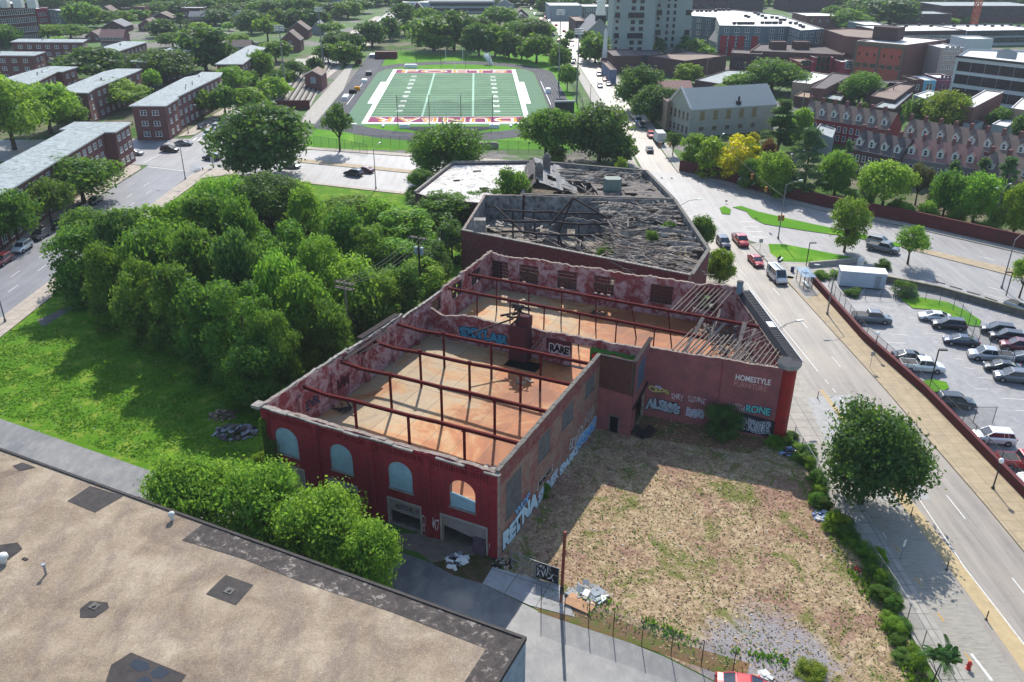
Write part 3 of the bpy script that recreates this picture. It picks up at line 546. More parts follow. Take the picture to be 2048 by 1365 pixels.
wall('sign_wall', HA, HB, 0.45, 0, [(0, 9.35), (15.2, 9.35)], [], [M_pinkwall, M_inbrick, M_mortar], W, 0.10, 0.45, 7)
mb = MB(); mb.bar(HA + HD * 8.52 + Vector((0, -0.02, 9.2)), HA + HD * 8.6 + Vector((0, -0.02, 2.5)), 0.05); mb.build('wall_seam', M_redbrick, W)
SB, SE = Vector((19.7, 35.0, 0)), Vector((10.2, 53.1, 0))
wall('street_wall', SB, SE, 0.5, 0, 9.0, [], [M_redbrick, M_inbrick, M_mortar], W, 0.0, 0.9, 8)
SDv = (SE - SB).normalized(); SNv = Vector((SDv.y, -SDv.x, 0))
mb = MB()
n = 40; LS = (SE - SB).length
def sp_(s, off, z): v = SB + SDv * s + SNv * off; return (v.x, v.y, z)
for prof in ([(-0.55, 8.6), (-0.12, 9.9)], [(-0.12, 9.9), (0.95, 9.86)], [(0.95, 9.86), (1.0, 9.35)], [(1.0, 9.35), (0.02, 8.7)]):
    (o0, h0), (o1, h1) = prof; mb.face([sp_(-1.0, o0, h0), sp_(-1.0, o1, h1), sp_(LS - 0.4, o1, h1), sp_(LS - 0.4, o0, h0)])
for k in range(n): s = -0.6 + k * (LS / n); mb.bar(sp_(s, -0.05, 9.93), sp_(s, 0.95, 9.9), 0.07, 0.05)
mb.build('street_parapet', M_slate, W)
mb = MB(); mb.bar(sp_(-1, 1.0, 9.9), sp_(LS, 1.0, 9.9), 0.08, 0.12); mb.bar(sp_(8, 0.4, 9.98), sp_(9.6, 0.4, 9.98), 0.8, 0.05); mb.build('gutter', M_galv, W)
mb = MB(); cx_, cy_ = 19.75, 33.85
mb.prism([(cx_ + 0.95 * math.cos(2 * math.pi * k / 28), cy_ + 0.95 * math.sin(2 * math.pi * k / 28)) for k in range(28)], 0, 9.3); o = mb.build('corner_turret', simple('bright_red_paint', (150, 26, 26), 0.55, 0.35, var=0.25, scale=0.6, rgb2=(116, 22, 26)), W)
mb = MB()
for z0_, z1_, r_ in ((9.3, 9.55, 1.15), (9.55, 9.9, 1.3)): mb.prism([(cx_ + r_ * math.cos(2 * math.pi * k / 28), cy_ + r_ * math.sin(2 * math.pi * k / 28)) for k in range(28)], z0_, z1_, 0, True, 1)
mb.build('turret_cap', [M_galv, M_slate], o)
BKW = [(-26.9, -23.9), (-22.1, -19.1), (-16.1, -13.1), (-10.5, -7.5), (-2.2, 1.0), (3.9, 7.2)]
KA, KB = Vector((10.4, 53.7, 0)), Vector((-27.45, 51.0, 0)); KL = (KB - KA).length
zb = lambda s: 9.75 + 0.1 * math.sin(s * 0.7) + (0.25 if s < 5 else 0)
bops = []
for a, b in BKW: s0 = (10.4 - b) / 37.85 * KL; s1 = (10.4 - a) / 37.85 * KL; bops.append((s0, s1, 5.9, 8.7))
wall('back_wall', KA, KB, 0.45, 0, zb, bops, [M_pinkwall, M_inbrick, M_mortar], W, 0.16, 0.4, 9)
lops = [(51.0 - 35.5, 51.0 - 32.9, 6.7, 8.6), (51.0 - 41.5, 51.0 - 38.6, 6.7, 8.9), (51.0 - 47.2, 51.0 - 44.3, 6.7, 8.9)]
wall('left_wall', (-27, 51.0), (-27, 0.45), 0.45, 0, [(0, 10.1), (4, 9.9), (14.5, 9.5), (15.5, 8.9), (25, 8.75), (25.3, 9.3), (37, 9.5), (37.3, 9.7), (51, 9.8)], lops, [M_redbrick, M_inbrick, M_mortar], W, 0.16, 0.4, 10)
mb = MB(); rnd = random.Random(3)
for k in range(38):
    b = 0.3 + k * 0.96
    zt = lerp([(0, 9.78), (13.8, 9.7), (14, 9.5), (25.6, 9.45), (25.8, 8.95), (36, 9.0)], b); mb.bar((-26.8 + rnd.uniform(-.1, .1), b, zt), (-26.85 + rnd.uniform(-.1, .1), b + 0.93, zt + rnd.uniform(-.06, .06)), 0.36, 0.08)
mb.build('coping', M_coping, W)
mb = MB(); mb.bar((-26.2, 13, 9.2), (-26.4, 22, 9.1), 0.7, 0.05); mb.bar((-26.0, 15.2, 8.95), (-25.6, 19.4, 8.7), 0.5, 0.05); mb.bar((-27.2, 17.5, 9.75), (-27.3, 26, 9.5), 0.8, 0.06); mb.build('torn_flashing', M_woodd, W)
for b in (4.8, 10.6, 17.0, 23.0, 28.6): mb = MB(); mb.box(-26.55, -26.2, b, b + 0.75, 4.1, 8.2); mb.build('inner_buttress', M_inbrick, W)
wall('dividing_wall', (-26.55, 32.0), (3.9, 32.2), 0.4, 4.1, [(0, 8.3), (2.2, 7.4), (3.8, 7.7), (5, 8.1), (12, 8.1), (30.5, 8.7)], [(20.6, 23.3, 4.11, 7.4)], [M_inbrick, M_inbrick, M_mortar], W, 0.12, 0.4, 11)
# steel sash windows
def sash(a0, a1, P0, P1, z0_, z1_, th, broken, seed):
    """industrial window in the wall P0->P1 between distances a0 and a1"""
    rnd = random.Random(seed); P0 = Vector((P0[0], P0[1], 0)); P1 = Vector((P1[0], P1[1], 0)); d = (P1 - P0).normalized(); nn = Vector((-d.y, d.x, 0)) * th
    nx, nz = 6, 5; f = MB(); g = MB(); V = lambda s, z: P0 + d * s + nn + Vector((0, 0, z)); ins = 0.012 * nn.normalized()
    for i in range(nx + 1): s = a0 + (a1 - a0) * i / nx; f.bar(V(s, z0_), V(s, z1_), 0.09 if i in (0, nx // 2, nx) else 0.035, 0.05)
    for j in range(nz + 1): z = z0_ + (z1_ - z0_) * j / nz; f.bar(V(a0, z), V(a1, z), 0.04, 0.05)
    for i in range(nx):
        for j in range(nz):
            if rnd.random() < broken(i, j): continue
            s0 = a0 + (a1 - a0) * i / nx; s1 = a0 + (a1 - a0) * (i + 1) / nx; h0 = z0_ + (z1_ - z0_) * j / nz; h1 = z0_ + (z1_ - z0_) * (j + 1) / nz
            g.face([V(s0, h0), V(s1, h0), V(s1, h1), V(s0, h1)])
    w_ = f.build('window', M_frame, W)
    if g.f: g.build('pane', M_dglass, w_)
BR = [lambda i, j: 0.85 if i < 2 else 0.05, lambda i, j: 0.85 if j > 2 else 0.08, lambda i, j: 0.8 if j > 2 or i == 0 else 0.1, lambda i, j: 0.8 if j > 2 else 0.2, lambda i, j: 0.0, lambda i, j: 0.35]
for i, (s0, s1, z0_, z1_) in enumerate(bops): sash(s0, s1, KA, KB, z0_, z1_, 0.3, BR[i], i)
for i, (s0, s1, z0_, z1_) in enumerate(lops): sash(s0, s1, (-27, 51.0), (-27, 0.45), z0_, z1_, 0.2, lambda i, j: 0.15, 20 + i)
# floors
mb = MB(); mb.box(-26.54, -0.46, 0.46, 31.98, 3.85, 4.1); mb.prism([(-26.54, 32.45), (3.9, 32.62), (4.6, 32.0), (19.0, 33.4), (18.9, 35.1), (9.7, 52.9), (-26.54, 50.9)], 3.85, 4.1)
mb.prism([(-0.3, 26.6), (3.8, 26.6), (3.8, 31.9), (-0.3, 31.9)], 3.85, 4.1); mb.build('upper_floor', M_floor, W)
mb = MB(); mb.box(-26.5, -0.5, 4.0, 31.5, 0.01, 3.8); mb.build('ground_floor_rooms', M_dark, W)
mb = MB(); mb.box(-26.5, -0.5, 0.46, 4.0, 0.0, 0.02); mb.build('ground_floor', M_conc_dk, W)
mb = MB(); mb.box(-13.6, -9.2, 28.6, 31.0, 4.104, 4.125); mb.build('floor_pit', M_dark, W)
# beams and posts
def beam(b, aL, aR, zL, zR, sag=0.25, brk=()):
    pts = [aL] + [x for x in (-23.4, -19.9, -16.6, -13.3, -10, -6.8, -3.5, 0, 3, 6, 9, 12) if aL < x < aR] + [aR]; mb = MB()
    for p, q_ in zip(pts, pts[1:]):
        zf = lambda a: zL + (zR - zL) * (a - aL) / (aR - aL) - (sag if -25.5 < a < -12.5 else 0) * (1 if a < -21 else 0.45)
        P_, Q_ = Vector((p, b, zf(p))), Vector((q_, b, zf(q_)))
        mb.bar(P_ + Vector((0, 0, .15)), Q_ + Vector((0, 0, .15)), 0.26, 0.05); mb.bar(P_ - Vector((0, 0, .15)), Q_ - Vector((0, 0, .15)), 0.26, 0.05); mb.bar(P_, Q_, 0.06, 0.25)
    mb.build('steel_beam', M_steel, W)
PZ = MB()
def post(a, b, h=9.0, r=0.11, lean=(0, 0)):
    mb = MB(); mb.bar((a + lean[0], b + lean[1], 4.1), (a, b, h), 2 * r, 2 * r); mb.box(a - 0.2, a + 0.2, b - 0.16, b + 0.16, h - 0.02, h + 0.3); mb.build('steel_post', M_steel, W)
for b, zL in ((6.15, 8.95), (12.8, 8.9), (19.2, 8.7), (24.7, 8.75)):
    beam(b, -26.6, -0.4, zL, 9.1, 0.3)
    for a in (-19.9, -13.3, -6.8): post(a, b, 8.75)
beam(37.4, -26.6, 9.2, 8.95, 9.1, 0.0); beam(43.3, -26.6, 14.6, 8.95, 9.2, 0.0)
for i, a in enumerate((-22, -17, -12, -7, -2, 3)):
    post(a, 37.4, 8.8, 0.07); post(a, 43.3, 8.8, 0.07, ((0, 0), (0.1, 0), (0, .1), (.2, 0), (.9, .3), (.8, .2))[i])
# elevator stack with twisted machinery
mb = MB(); mb.box(-13.7, -11.3, 30.4, 31.95, 4.1, 8.9); mb.box(-12.9, -11.2, 30.9, 31.9, 8.9, 10.2); st = mb.build('hoist_shaft', brick('shaft_brick', (92, 44, 48), (80, 40, 44), (64, 40, 42), bw=.4), W)
rnd = random.Random(8); mb = MB()
for k in range(34):
    c = Vector((-12.9 + rnd.gauss(0, .6), 31.2 + rnd.gauss(0, .35), 9.6 + rnd.uniform(-.6, 2.0))); d = Vector((rnd.uniform(-1, 1), rnd.uniform(-1, 1), rnd.uniform(-.6, .8))).normalized() * rnd.uniform(.3, .9); mb.bar(c - d, c + d, rnd.uniform(.06, .16), rnd.uniform(.06, .3))
mb.tube([(-13.2, 31.2, 11.2), (-12.4, 31.2, 11.2)], 0.38, 12); mb.bar((-13.6, 31.4, 9.4), (-16.9, 26.4, 8.8), 0.16); mb.bar((-9.3, 31.6, 7.9), (-10.9, 28.6, 5.8), 0.14); mb.build('twisted_machinery', M_woodd, st)
# rafters and debris over the street end
rnd = random.Random(12)
for k in range(23):
    s = 2.6 + k * 0.55; p = HA + HD * s + Vector((0, 0.3, 9.3)); q_ = Vector((p.x + 0.6 + rnd.uniform(-.1, .1), min(39.0, 39.0) + rnd.uniform(-.7, .4), 9.2 + rnd.uniform(-.15, .1)))
    lim = SB + SDv * max(0, (q_.y - SB.y) / SDv.y)
    if q_.x > lim.x - 0.5:
        t = 1.0
        while t > 0.1:
            x = p.x + (q_.x - p.x) * t; y = p.y + (q_.y - p.y) * t; lx_ = SB.x + SDv.x * (y - SB.y) / SDv.y
            if x < lx_ - 0.3: break
            t -= 0.05
        q_ = p + (q_ - p) * t
    mb = MB(); mb.bar(p, q_, 0.07, 0.2); mb.build('rafter', M_wood, W)
for k in range(9):
    a = 3.2 + k * 0.62; mb = MB(); mb.bar((a + 1.0, 53.3, 9.5), (a + rnd.uniform(-.2, .2), 44.4 + rnd.uniform(-1, .3), 9.1 + rnd.uniform(-.3, .1)), 0.07, 0.2); mb.build('rafter', M_wood, W)
for k in range(10):
    s = 2 + k * 1.15; e = SB + SDv * s - SNv * 0.5; mb = MB(); mb.bar((e.x, e.y, 9.0), (e.x - 1.4 - rnd.uniform(0, 1.2), e.y - 3.2, 8.9 + rnd.uniform(-1.2, .2)), 0.06, 0.16); mb.build('rafter', M_wood, W)
for p, q_, w_ in [((7.6, 43.0, 9.2), (6.4, 38.6, 5.2), .5), ((10.6, 43.6, 9.2), (7.6, 39.0, 5.0), .45), ((12.8, 43.4, 9.5), (12.9, 38.4, 6.0), .55), ((14.3, 42.6, 9.2), (13.4, 38.6, 6.4), .35), ((8.4, 50, 7.8), (8.2, 45.5, 5.2), .4)]:
    mb = MB(); mb.bar(p, q_, w_, 0.07); mb.build('fallen_plank', M_wood, W)
mb = MB(); rnd = random.Random(21)
for k in range(330):
    t = rnd.random(); b = 33.6 + t * 8.5 * rnd.random(); amax = SB.x + SDv.x * (b - SB.y) / SDv.y - 0.8; a = rnd.uniform(6.2, max(7, amax)); ln = rnd.uniform(.3, 1.9); an = rnd.uniform(0, 3.14); z = 4.15 + rnd.random() ** 2 * 1.7 * max(0.15, 1 - (b - 34) / 9)
    dv = Vector((math.cos(an), math.sin(an), rnd.uniform(-.3, .3))) * ln / 2; mb.bar(Vector((a, b, z)) - dv, Vector((a, b, z)) + dv, rnd.uniform(.08, .7), rnd.uniform(.03, .08))
mb.build('collapsed_roof_debris', M_debris, W)
mb = MB()
for k in range(150):
    b = rnd.uniform(41, 51); amax = SB.x + SDv.x * (b - SB.y) / SDv.y - 0.8; a = rnd.uniform(amax - 4.5, amax); an = rnd.uniform(0, 3.14); ln = rnd.uniform(.3, 1.6); dv = Vector((math.cos(an), math.sin(an), rnd.uniform(-.3, .4))) * ln / 2
    c = Vector((a, b, rnd.uniform(4.2, 5.0))); mb.bar(c - dv, c + dv, rnd.uniform(.06, .4), .05)
mb.build('burnt_rubble', M_debrisd, W)
for cx, cy, n, mm, nm, sd_ in ((-3.9, 7.6, 26, M_debris, 'scrap_heap', 1), (-1.7, 10.2, 22, M_white, 'scrap_heap', 2), (-8.6, 48.6, 20, M_woodd, 'broken_pallet', 3), (-24.6, 10.6, 16, M_woodd, 'scrap_heap', 4), (-9.0, 25.6, 5, M_debris, 'pale_sheet', 5)):
    rnd = random.Random(sd_); mb = MB()
    for k in range(n): c = Vector((cx + rnd.gauss(0, .5), cy + rnd.gauss(0, .45), 4.14 + rnd.random() * .35)); an = rnd.uniform(0, 3); dv = Vector((math.cos(an), math.sin(an), rnd.uniform(-.2, .3))) * rnd.uniform(.15, .7); mb.bar(c - dv, c + dv, rnd.uniform(.05, .4), .04)
    mb.build(nm, mm, W)
mb = MB(); mb.tube([(10.1, 52.2, 9.6), (10.1, 52.2, 11.2)], 0.42, 14); mb.tube([(10.1, 52.2, 11.2), (10.1, 52.2, 11.3)], 0.46, 14, 1); mb.build('roof_vent', [simple('blue_grey_metal', (110, 132, 150), .5, .4, .3, var=.4), M_slate], W)
mb = MB(); mb.box(-27.9, -26.6, 3.2, 3.3, 8.7, 8.8); mb.build('wall_bracket', M_galv, W)
# lettering and graffiti -------------------------------------------------
GM = {}
def gm(rgb):
    if rgb not in GM: GM[rgb] = simple('spray_%d_%d_%d' % rgb, rgb, 0.75, 0.2, var=0.12, scale=2)
    return GM[rgb]
def letters(s, s0, s1, z0_, z1_, fr, layers, wob=0.0, shear=0.0, name='graffiti_lettering', seed=0, curve=0.0, parent=None):
    """fr = (origin, direction along the wall, outward normal); layers = (fatness, colour)"""
    O_, D_, N_ = fr; rnd = random.Random(seed + len(s))
    ph = rnd.uniform(0, 6); last = None
    for li, (off, rgb) in enumerate(layers):
        me = text_mesh(s, 1.0, off, 0.0, 1.0 if wob == 0 else 0.92, shear)
        xs = [v.co.x for v in me.vertices]; ys = [v.co.y for v in me.vertices]
        if li == 0: x0, x1, y0, y1 = min(xs), max(xs), min(ys), max(ys)
        for v in me.vertices:
            u = (v.co.x - x0) / (x1 - x0); t = (v.co.y - y0) / (y1 - y0)
            t += wob * math.sin(u * 9 + ph) * 0.5 + curve * (u - .5) ** 2; u += wob * 0.12 * math.sin(t * 7 + u * 15)
            p = O_ + D_ * (s0 + (s1 - s0) * u) + N_ * (0.02 + 0.006 * li); v.co = (p.x, p.y, z0_ + (z1_ - z0_) * t)
        if me.polygons and me.polygons[0].normal.dot(N_) < 0: me.flip_normals()
        me.materials.append(gm(rgb)); last = put(name, me, parent or W)
    return last
FH = (HA, HD, -HN); FF = (Vector((0, 0, 0)), Vector((1, 0, 0)), Vector((0, -1, 0))); FS = (Vector((0, 0, 0)), Vector((0, 1, 0)), Vector((1, 0, 0))); FDV = (Vector((0, 32.0, 0)), Vector((1, 0, 0)), Vector((0, -1, 0))); FLW = (Vector((-26.55, 0, 0)), Vector((0, 1, 0)), Vector((1, 0, 0)))
letters('HOMESTYLE', 10.15, 14.05, 6.98, 7.72, FH, [(0.02, (214, 206, 204))], name='sign_lettering')
letters('FURNITURE', 10.1, 13.75, 6.12, 6.82, FH, [(0.0, (186, 128, 122))], name='sign_lettering')
letters('ALSKA', -0.1, 4.4, 1.0, 2.7, FH, [(0.11, (24, 28, 40)), (0.05, (150, 160, 172))], 0.12, seed=1, curve=-.2)
letters('OSG', 2.0, 4.3, 1.0, 2.3, FH, [(0.10, (24, 28, 40)), (0.05, (160, 168, 178))], 0.12, seed=2)
letters('CLoo', 0.2, 2.9, 3.45, 4.4, FH, [(0.12, (30, 26, 24)), (0.06, (176, 160, 104))], 0.2, seed=3)
letters('oo', 0.9, 1.9, 3.95, 4.5, FH, [(0.12, (30, 26, 24)), (0.06, (170, 164, 190))], 0.1, seed=33)
letters('DAVO', 5.0, 7.2, 1.0, 2.2, FH, [(0.13, (180, 186, 200)), (0.05, (22, 24, 40)), (0.0, (190, 196, 210))], 0.15, seed=4)
letters('SMKY', 3.1, 4.5, 3.0, 3.8, FH, [(0.0, (190, 184, 186))], 0.25, seed=5); letters('SLOANE', 5.1, 7.1, 3.1, 3.85, FH, [(0.0, (186, 180, 182))], 0.25, seed=6); letters('WORTH', 9.8, 11.6, 3.0, 3.9, FH, [(0.0, (160, 150, 152))], 0.25, seed=7)
letters('RONE', 11.7, 14.6, 3.0, 4.15, FH, [(0.10, (24, 50, 100)), (0.03, (96, 172, 160))], 0.08, seed=8)
o = MB(); a_ = HA + HD * 11.2; b_ = HA + HD * 15.2; o.face([(a_.x - HN.x * .012, a_.y - HN.y * .012, 0.3), (b_.x - HN.x * .012, b_.y - HN.y * .012, 0.3), (b_.x - HN.x * .012, b_.y - HN.y * .012, 2.5), (a_.x - HN.x * .012, a_.y - HN.y * .012, 2.9)]); o.build('dark_buff_patch', gm((38, 36, 46)), W)
letters('SMOKER', 11.3, 15.0, 0.5, 2.2, FH, [(0.10, (196, 202, 214)), (0.055, (20, 22, 34)), (-0.01, (196, 202, 214))], 0.15, seed=9)
letters('RETNA', 0.9, 9.4, 0.0, 2.3, FS, [(0.11, (26, 34, 40)), (0.07, (176, 198, 206))], 0.10, seed=11)
letters('WOP', 3.6, 7.2, 2.2, 3.2, FS, [(0.09, (34, 60, 96)), (0.03, (116, 166, 204))], 0.1, seed=12)
letters('JESSE', 8.8, 12.9, 1.9, 2.9, FS, [(0.13, (190, 184, 180)), (0.05, (40, 34, 36))], 0.12, seed=13)
letters('SINNER', 9.3, 14.6, 0.1, 1.6, FS, [(0.06, (168, 184, 196))], 0.12, seed=14)
letters('SPARKS', 14.8, 20.4, -0.1, 1.3, FS, [(0.09, (70, 96, 110)), (0.05, (184, 200, 208))], 0.12, seed=15)
letters('HAZARD', 19.6, 26.0, 0.2, 1.9, FS, [(0.13, (176, 196, 208)), (0.05, (84, 142, 196))], 0.15, seed=16)
letters('ECHO', 17.5, 21.5, 1.6, 3.0, FS, [(0.0, (176, 184, 190))], 0.3, seed=17); letters('NOVA', 22, 25, 2.4, 3.8, FS, [(0.0, (150, 150, 152))], 0.3, seed=18)
letters('RARE', -8.9, -6.05, 5.55, 6.9, FDV, [(0.14, (206, 204, 204)), (0.05, (22, 20, 24))], 0.08, seed=20)
o = MB(); o.face([(-9.3, 31.985, 5.9), (-6.0, 31.985, 5.9), (-6.0, 31.985, 7.5), (-9.3, 31.985, 7.5)]); o.build('red_panel', gm((84, 34, 42)), W)
letters('SKYLAR', -21.8, -14.2, 5.0, 6.7, FDV, [(0.12, (34, 66, 92)), (0.05, (62, 134, 162))], 0.16, seed=21)
o = MB(); o.face([(-3.4, 31.98, 5.2)] + [(-3.4 + 6.9 * k / 16, 31.98, 7.3 + .25 * abs(math.sin(k * 1.1))) for k in range(17)][::-1][::-1] + [(3.5, 31.98, 5.4)]); o.build('green_graffiti_cloud', gm((58, 124, 52)), W)
letters('SOLDO', -3.2, 3.3, 5.0, 7.0, FDV, [(0.12, (40, 16, 30)), (0.07, (196, 44, 34))], 0.14, seed=22)
letters('ILLA', 16.6, 20.2, 6.6, 7.8, FLW, [(0.02, (112, 40, 44))], 0.3, seed=23); letters('EVR', 6.2, 8.6, 5.8, 7.0, FLW, [(0.03, (40, 48, 66))], 0.2, seed=24); letters('BLAM', 11.2, 14, 5.6, 7.0, FLW, [(0.1, (60, 22, 34))], 0.25, seed=25)
letters('HUSTONES 10', -11.4, -8.7, 2.05, 2.6, (Vector((0, 0.19, 0)), Vector((1, 0, 0)), Vector((0, -1, 0))), [(0.0, (30, 26, 28))], 0.12, seed=26)
letters('SD GK7', -8.2, -6.3, 1.2, 2.5, FF, [(0.0, (204, 190, 194))], 0.25, seed=27); letters('LURK', -8.2, -7.2, 0.4, 1.1, FF, [(0.0, (196, 184, 184))], 0.25, seed=28); letters('VX', -0.9, -0.3, 0.3, 1.5, FF, [(0.0, (206, 190, 196))], 0.2, seed=29); letters('AK', -1.15, -0.95, 0.4, 1.4, FF, [(0.0, (190, 170, 176))], 0.2, seed=30)
letters('3K', -0.0, 0.5, 0, 0.4, (Vector((19.2, 32.75, 3.2)), Vector((1, 0, 0)), Vector((0, -1, 0))), [(0.05, (200, 190, 192))], 0.0, seed=31) if 0 else None
# ================================================================== OTHER BUILDINGS
def pxp(pts, z): return [tuple(G(x, y, z)[:2]) for x, y in pts]
def ccw(p):
    return p if sum(p[i][0] * p[(i + 1) % len(p)][1] - p[(i + 1) % len(p)][0] * p[i][1] for i in range(len(p))) > 0 else p[::-1]
WM = {}
def win_mesh(w, h, fr, gl, style):
    k = (round(w, 2), round(h, 2), fr.name, gl.name, style)
    if k not in WM:
        mb = MB(); t = min(0.12, w * 0.12)
        mb.face([(-w / 2, -.03, 0), (w / 2, -.03, 0), (w / 2, -.03, h), (-w / 2, -.03, h)], 1)
        mb.box(-w / 2 - t * .3, -w / 2 + t, -.08, -.01, 0, h); mb.box(w / 2 - t, w / 2 + t * .3, -.08, -.01, 0, h); mb.box(-w / 2, w / 2, -.08, -.01, h - t, h); mb.box(-w / 2 - t, w / 2 + t, -.12, -.01, -.1, t * .6)
        if style == 'sash': mb.box(-w / 2, w / 2, -.07, -.02, h * .5 - t * .3, h * .5 + t * .3)
        if style == 'pair': mb.box(-t * .8, t * .8, -.08, -.02, 0, h); mb.box(-w / 2, w / 2, -.07, -.02, h * .5 - t * .3, h * .5 + t * .3)
        if style == 'big':
            for i in range(1, 5): mb.box(-w / 2 + w * i / 5 - .04, -w / 2 + w * i / 5 + .04, -.06, -.02, 0, h)
            mb.box(-w / 2, w / 2, -.06, -.02, h * .6 - .04, h * .6 + .04)
        if style == 'grid':
            for i in range(1, 4): mb.box(-w / 2 + w * i / 4 - .03, -w / 2 + w * i / 4 + .03, -.07, -.02, 0, h)
            for i in range(1, 3): mb.box(-w / 2, w / 2, -.07, -.02, h * i / 3 - .03, h * i / 3 + .03)
        WM[k] = mb.mesh('window', [fr, gl])
    return WM[k]
def add_wins(root, a, b, n, zs, w, h, fr, gl, style='sash', m0=1.2, m1=1.2, base=0.0):
    a = Vector((a[0], a[1])); b = Vector((b[0], b[1])); d = (b - a); ln = d.length; d.normalize(); rz = math.atan2(d.y, d.x); loc = root.location
    for z in zs:
        for i in range(n):
            s = m0 + (ln - m0 - m1) * ((i + 0.5) / n); p = a + d * s
            put('window', win_mesh(w, h, fr, gl, style), root, (p.x - loc.x, p.y - loc.y, z), rz)
def flat(name, label, cat, pts, h, wm, rm, ov=0.0, par=0.0, group=None, wins=(), z0=0.0, trim=None, cap=None):
    pts = ccw([tuple(p[:2]) for p in pts]); n = len(pts); cx = sum(p[0] for p in pts) / n; cy = sum(p[1] for p in pts) / n
    root = empty(name, (cx, cy, 0), 0, label, cat, group); lp = [(p[0] - cx, p[1] - cy) for p in pts]
    mb = MB(); mb.prism(lp, z0, h, 0, False); mb.build('wall', wm, root)
    def off(d):
        out = []
        for i in range(n):
            p0, p1, p2 = Vector(lp[i - 1]), Vector(lp[i]), Vector(lp[(i + 1) % n]); n1 = Vector(((p1 - p0).y, -(p1 - p0).x)).normalized(); n2 = Vector(((p2 - p1).y, -(p2 - p1).x)).normalized()
            m_ = (n1 + n2); m_ = m_ / max(0.3, m_.dot(n1)); out.append((p1.x + m_.x * d, p1.y + m_.y * d))
        return out
    mb = MB()
    if par > 0:
        inn = off(-0.35); poly_top(mb, lp, h - 0.02, 0)
        for i in range(n):
            j = (i + 1) % n; a, b, c, d = lp[i], lp[j], inn[j], inn[i]
            mb.face([(a[0], a[1], h + par), (b[0], b[1], h + par), (c[0], c[1], h + par), (d[0], d[1], h + par)], 1)
            mb.face([(a[0], a[1], h), (b[0], b[1], h), (b[0], b[1], h + par), (a[0], a[1], h + par)], 2); mb.face([(c[0], c[1], h - .02), (d[0], d[1], h - .02), (d[0], d[1], h + par), (c[0], c[1], h + par)], 2)
    else:
        o_ = off(ov)
        for i in range(n): j = (i + 1) % n; mb.face([(o_[i][0], o_[i][1], h), (o_[j][0], o_[j][1], h), (o_[j][0], o_[j][1], h + .28), (o_[i][0], o_[i][1], h + .28)], 1)
        poly_top(mb, o_, h + .28, 0); mb.face([(p[0], p[1], h) for p in reversed(o_)], 1)
    mb.build('roof', [rm, trim or rm, wm], root)
    for wv in wins:
        i, cnt, zs, ww, hh, fr, gl, st = wv[:8]; m0, m1 = wv[8:] if len(wv) > 8 else (1.0, 1.0)
        add_wins(root, pts[i], pts[(i + 1) % n], cnt, zs, ww, hh, fr, gl, st, m0, m1)
    return root
def gabled(name, label, cat, a, b, depth, h, rise, wm, rm, ridge='side', group=None, wins=(), chim=None, ov=0.3, zs=(1.0, 3.6)):
    """front wall runs from a to b (camera side), the house extends behind it"""
    a = Vector((a[0], a[1])); b = Vector((b[0], b[1])); d = b - a; W_ = d.length; rz = math.atan2(d.y, d.x)
    root = empty(name, (a.x, a.y, 0), rz, label, cat, group)
    mb = MB(); D = depth
    mb.prism([(0, 0), (W_, 0), (W_, D), (0, D)], 0, h, 0, False)
    rf = MB(); t = .18
    if ridge == 'side':
        for x, s in ((0, 1), (W_, -1)): f = [(x, 0, h), (x, D, h), (x, D / 2, h + rise)]; mb.face(f if s < 0 else f[::-1])
        for y0, y1 in ((-ov, D / 2), (D + ov, D / 2)):
            z0_ = h - rise * ov / (D / 2) + .05; z1_ = h + rise + .05
            rf.face([(-ov, y0, z0_), (W_ + ov, y0, z0_), (W_ + ov, y1, z1_), (-ov, y1, z1_)] if y0 < y1 else [(W_ + ov, y0, z0_), (-ov, y0, z0_), (-ov, y1, z1_), (W_ + ov, y1, z1_)])
            rf.face([(-ov, y0, z0_ - t), (W_ + ov, y0, z0_ - t), (W_ + ov, y0, z0_), (-ov, y0, z0_)], 1)
    else:
        for y, s in ((0, 1), (D, -1)): f = [(0, y, h), (W_, y, h), (W_ / 2, y, h + rise)]; mb.face(f if s > 0 else f[::-1])
        z0_ = h - rise * ov / (W_ / 2) + .05; z1_ = h + rise + .05
        rf.face([(-ov, -ov, z0_), (W_ / 2, -ov, z1_), (W_ / 2, D + ov, z1_), (-ov, D + ov, z0_)]); rf.face([(W_ / 2, -ov, z1_), (W_ + ov, -ov, z0_), (W_ + ov, D + ov, z0_), (W_ / 2, D + ov, z1_)])
        rf.face([(-ov, -ov, z0_ - t), (W_ / 2, -ov, z1_ - t), (W_ / 2, -ov, z1_), (-ov, -ov, z0_)], 1); rf.face([(W_ / 2, -ov, z1_ - t), (W_ + ov, -ov, z0_ - t), (W_ + ov, -ov, z0_), (W_ / 2, -ov, z1_)], 1)
        rf.face([(W_ + ov, -ov, z0_ - t), (W_ + ov, D + ov, z0_ - t), (W_ + ov, D + ov, z0_), (W_ + ov, -ov, z0_)], 1); rf.face([(-ov, D + ov, z0_ - t), (-ov, -ov, z0_ - t), (-ov, -ov, z0_), (-ov, D + ov, z0_)], 1)
    mb.build('wall', wm, root); r_ = rf.build('roof', [rm, M_trimw], root)
    if chim: c = MB(); c.box(chim[0] - .35, chim[0] + .35, chim[1] - .3, chim[1] + .3, h, h + rise + 1.0); c.build('chimney', M_apt, r_)
    for cnt, zs_, ww, hh, fr, gl, st in wins:
        for z in zs_:
            for i in range(cnt): put('window', win_mesh(ww, hh, fr, gl, st), root, (W_ * (i + .5) / cnt, 0, z), 0)
    return root
M_trimw = simple('white_trim', (190, 190, 186), .7, .2, var=.1)
M_apt = brick('apartment_brick', (118, 78, 74), (104, 68, 66), (96, 76, 72), bw=.5)
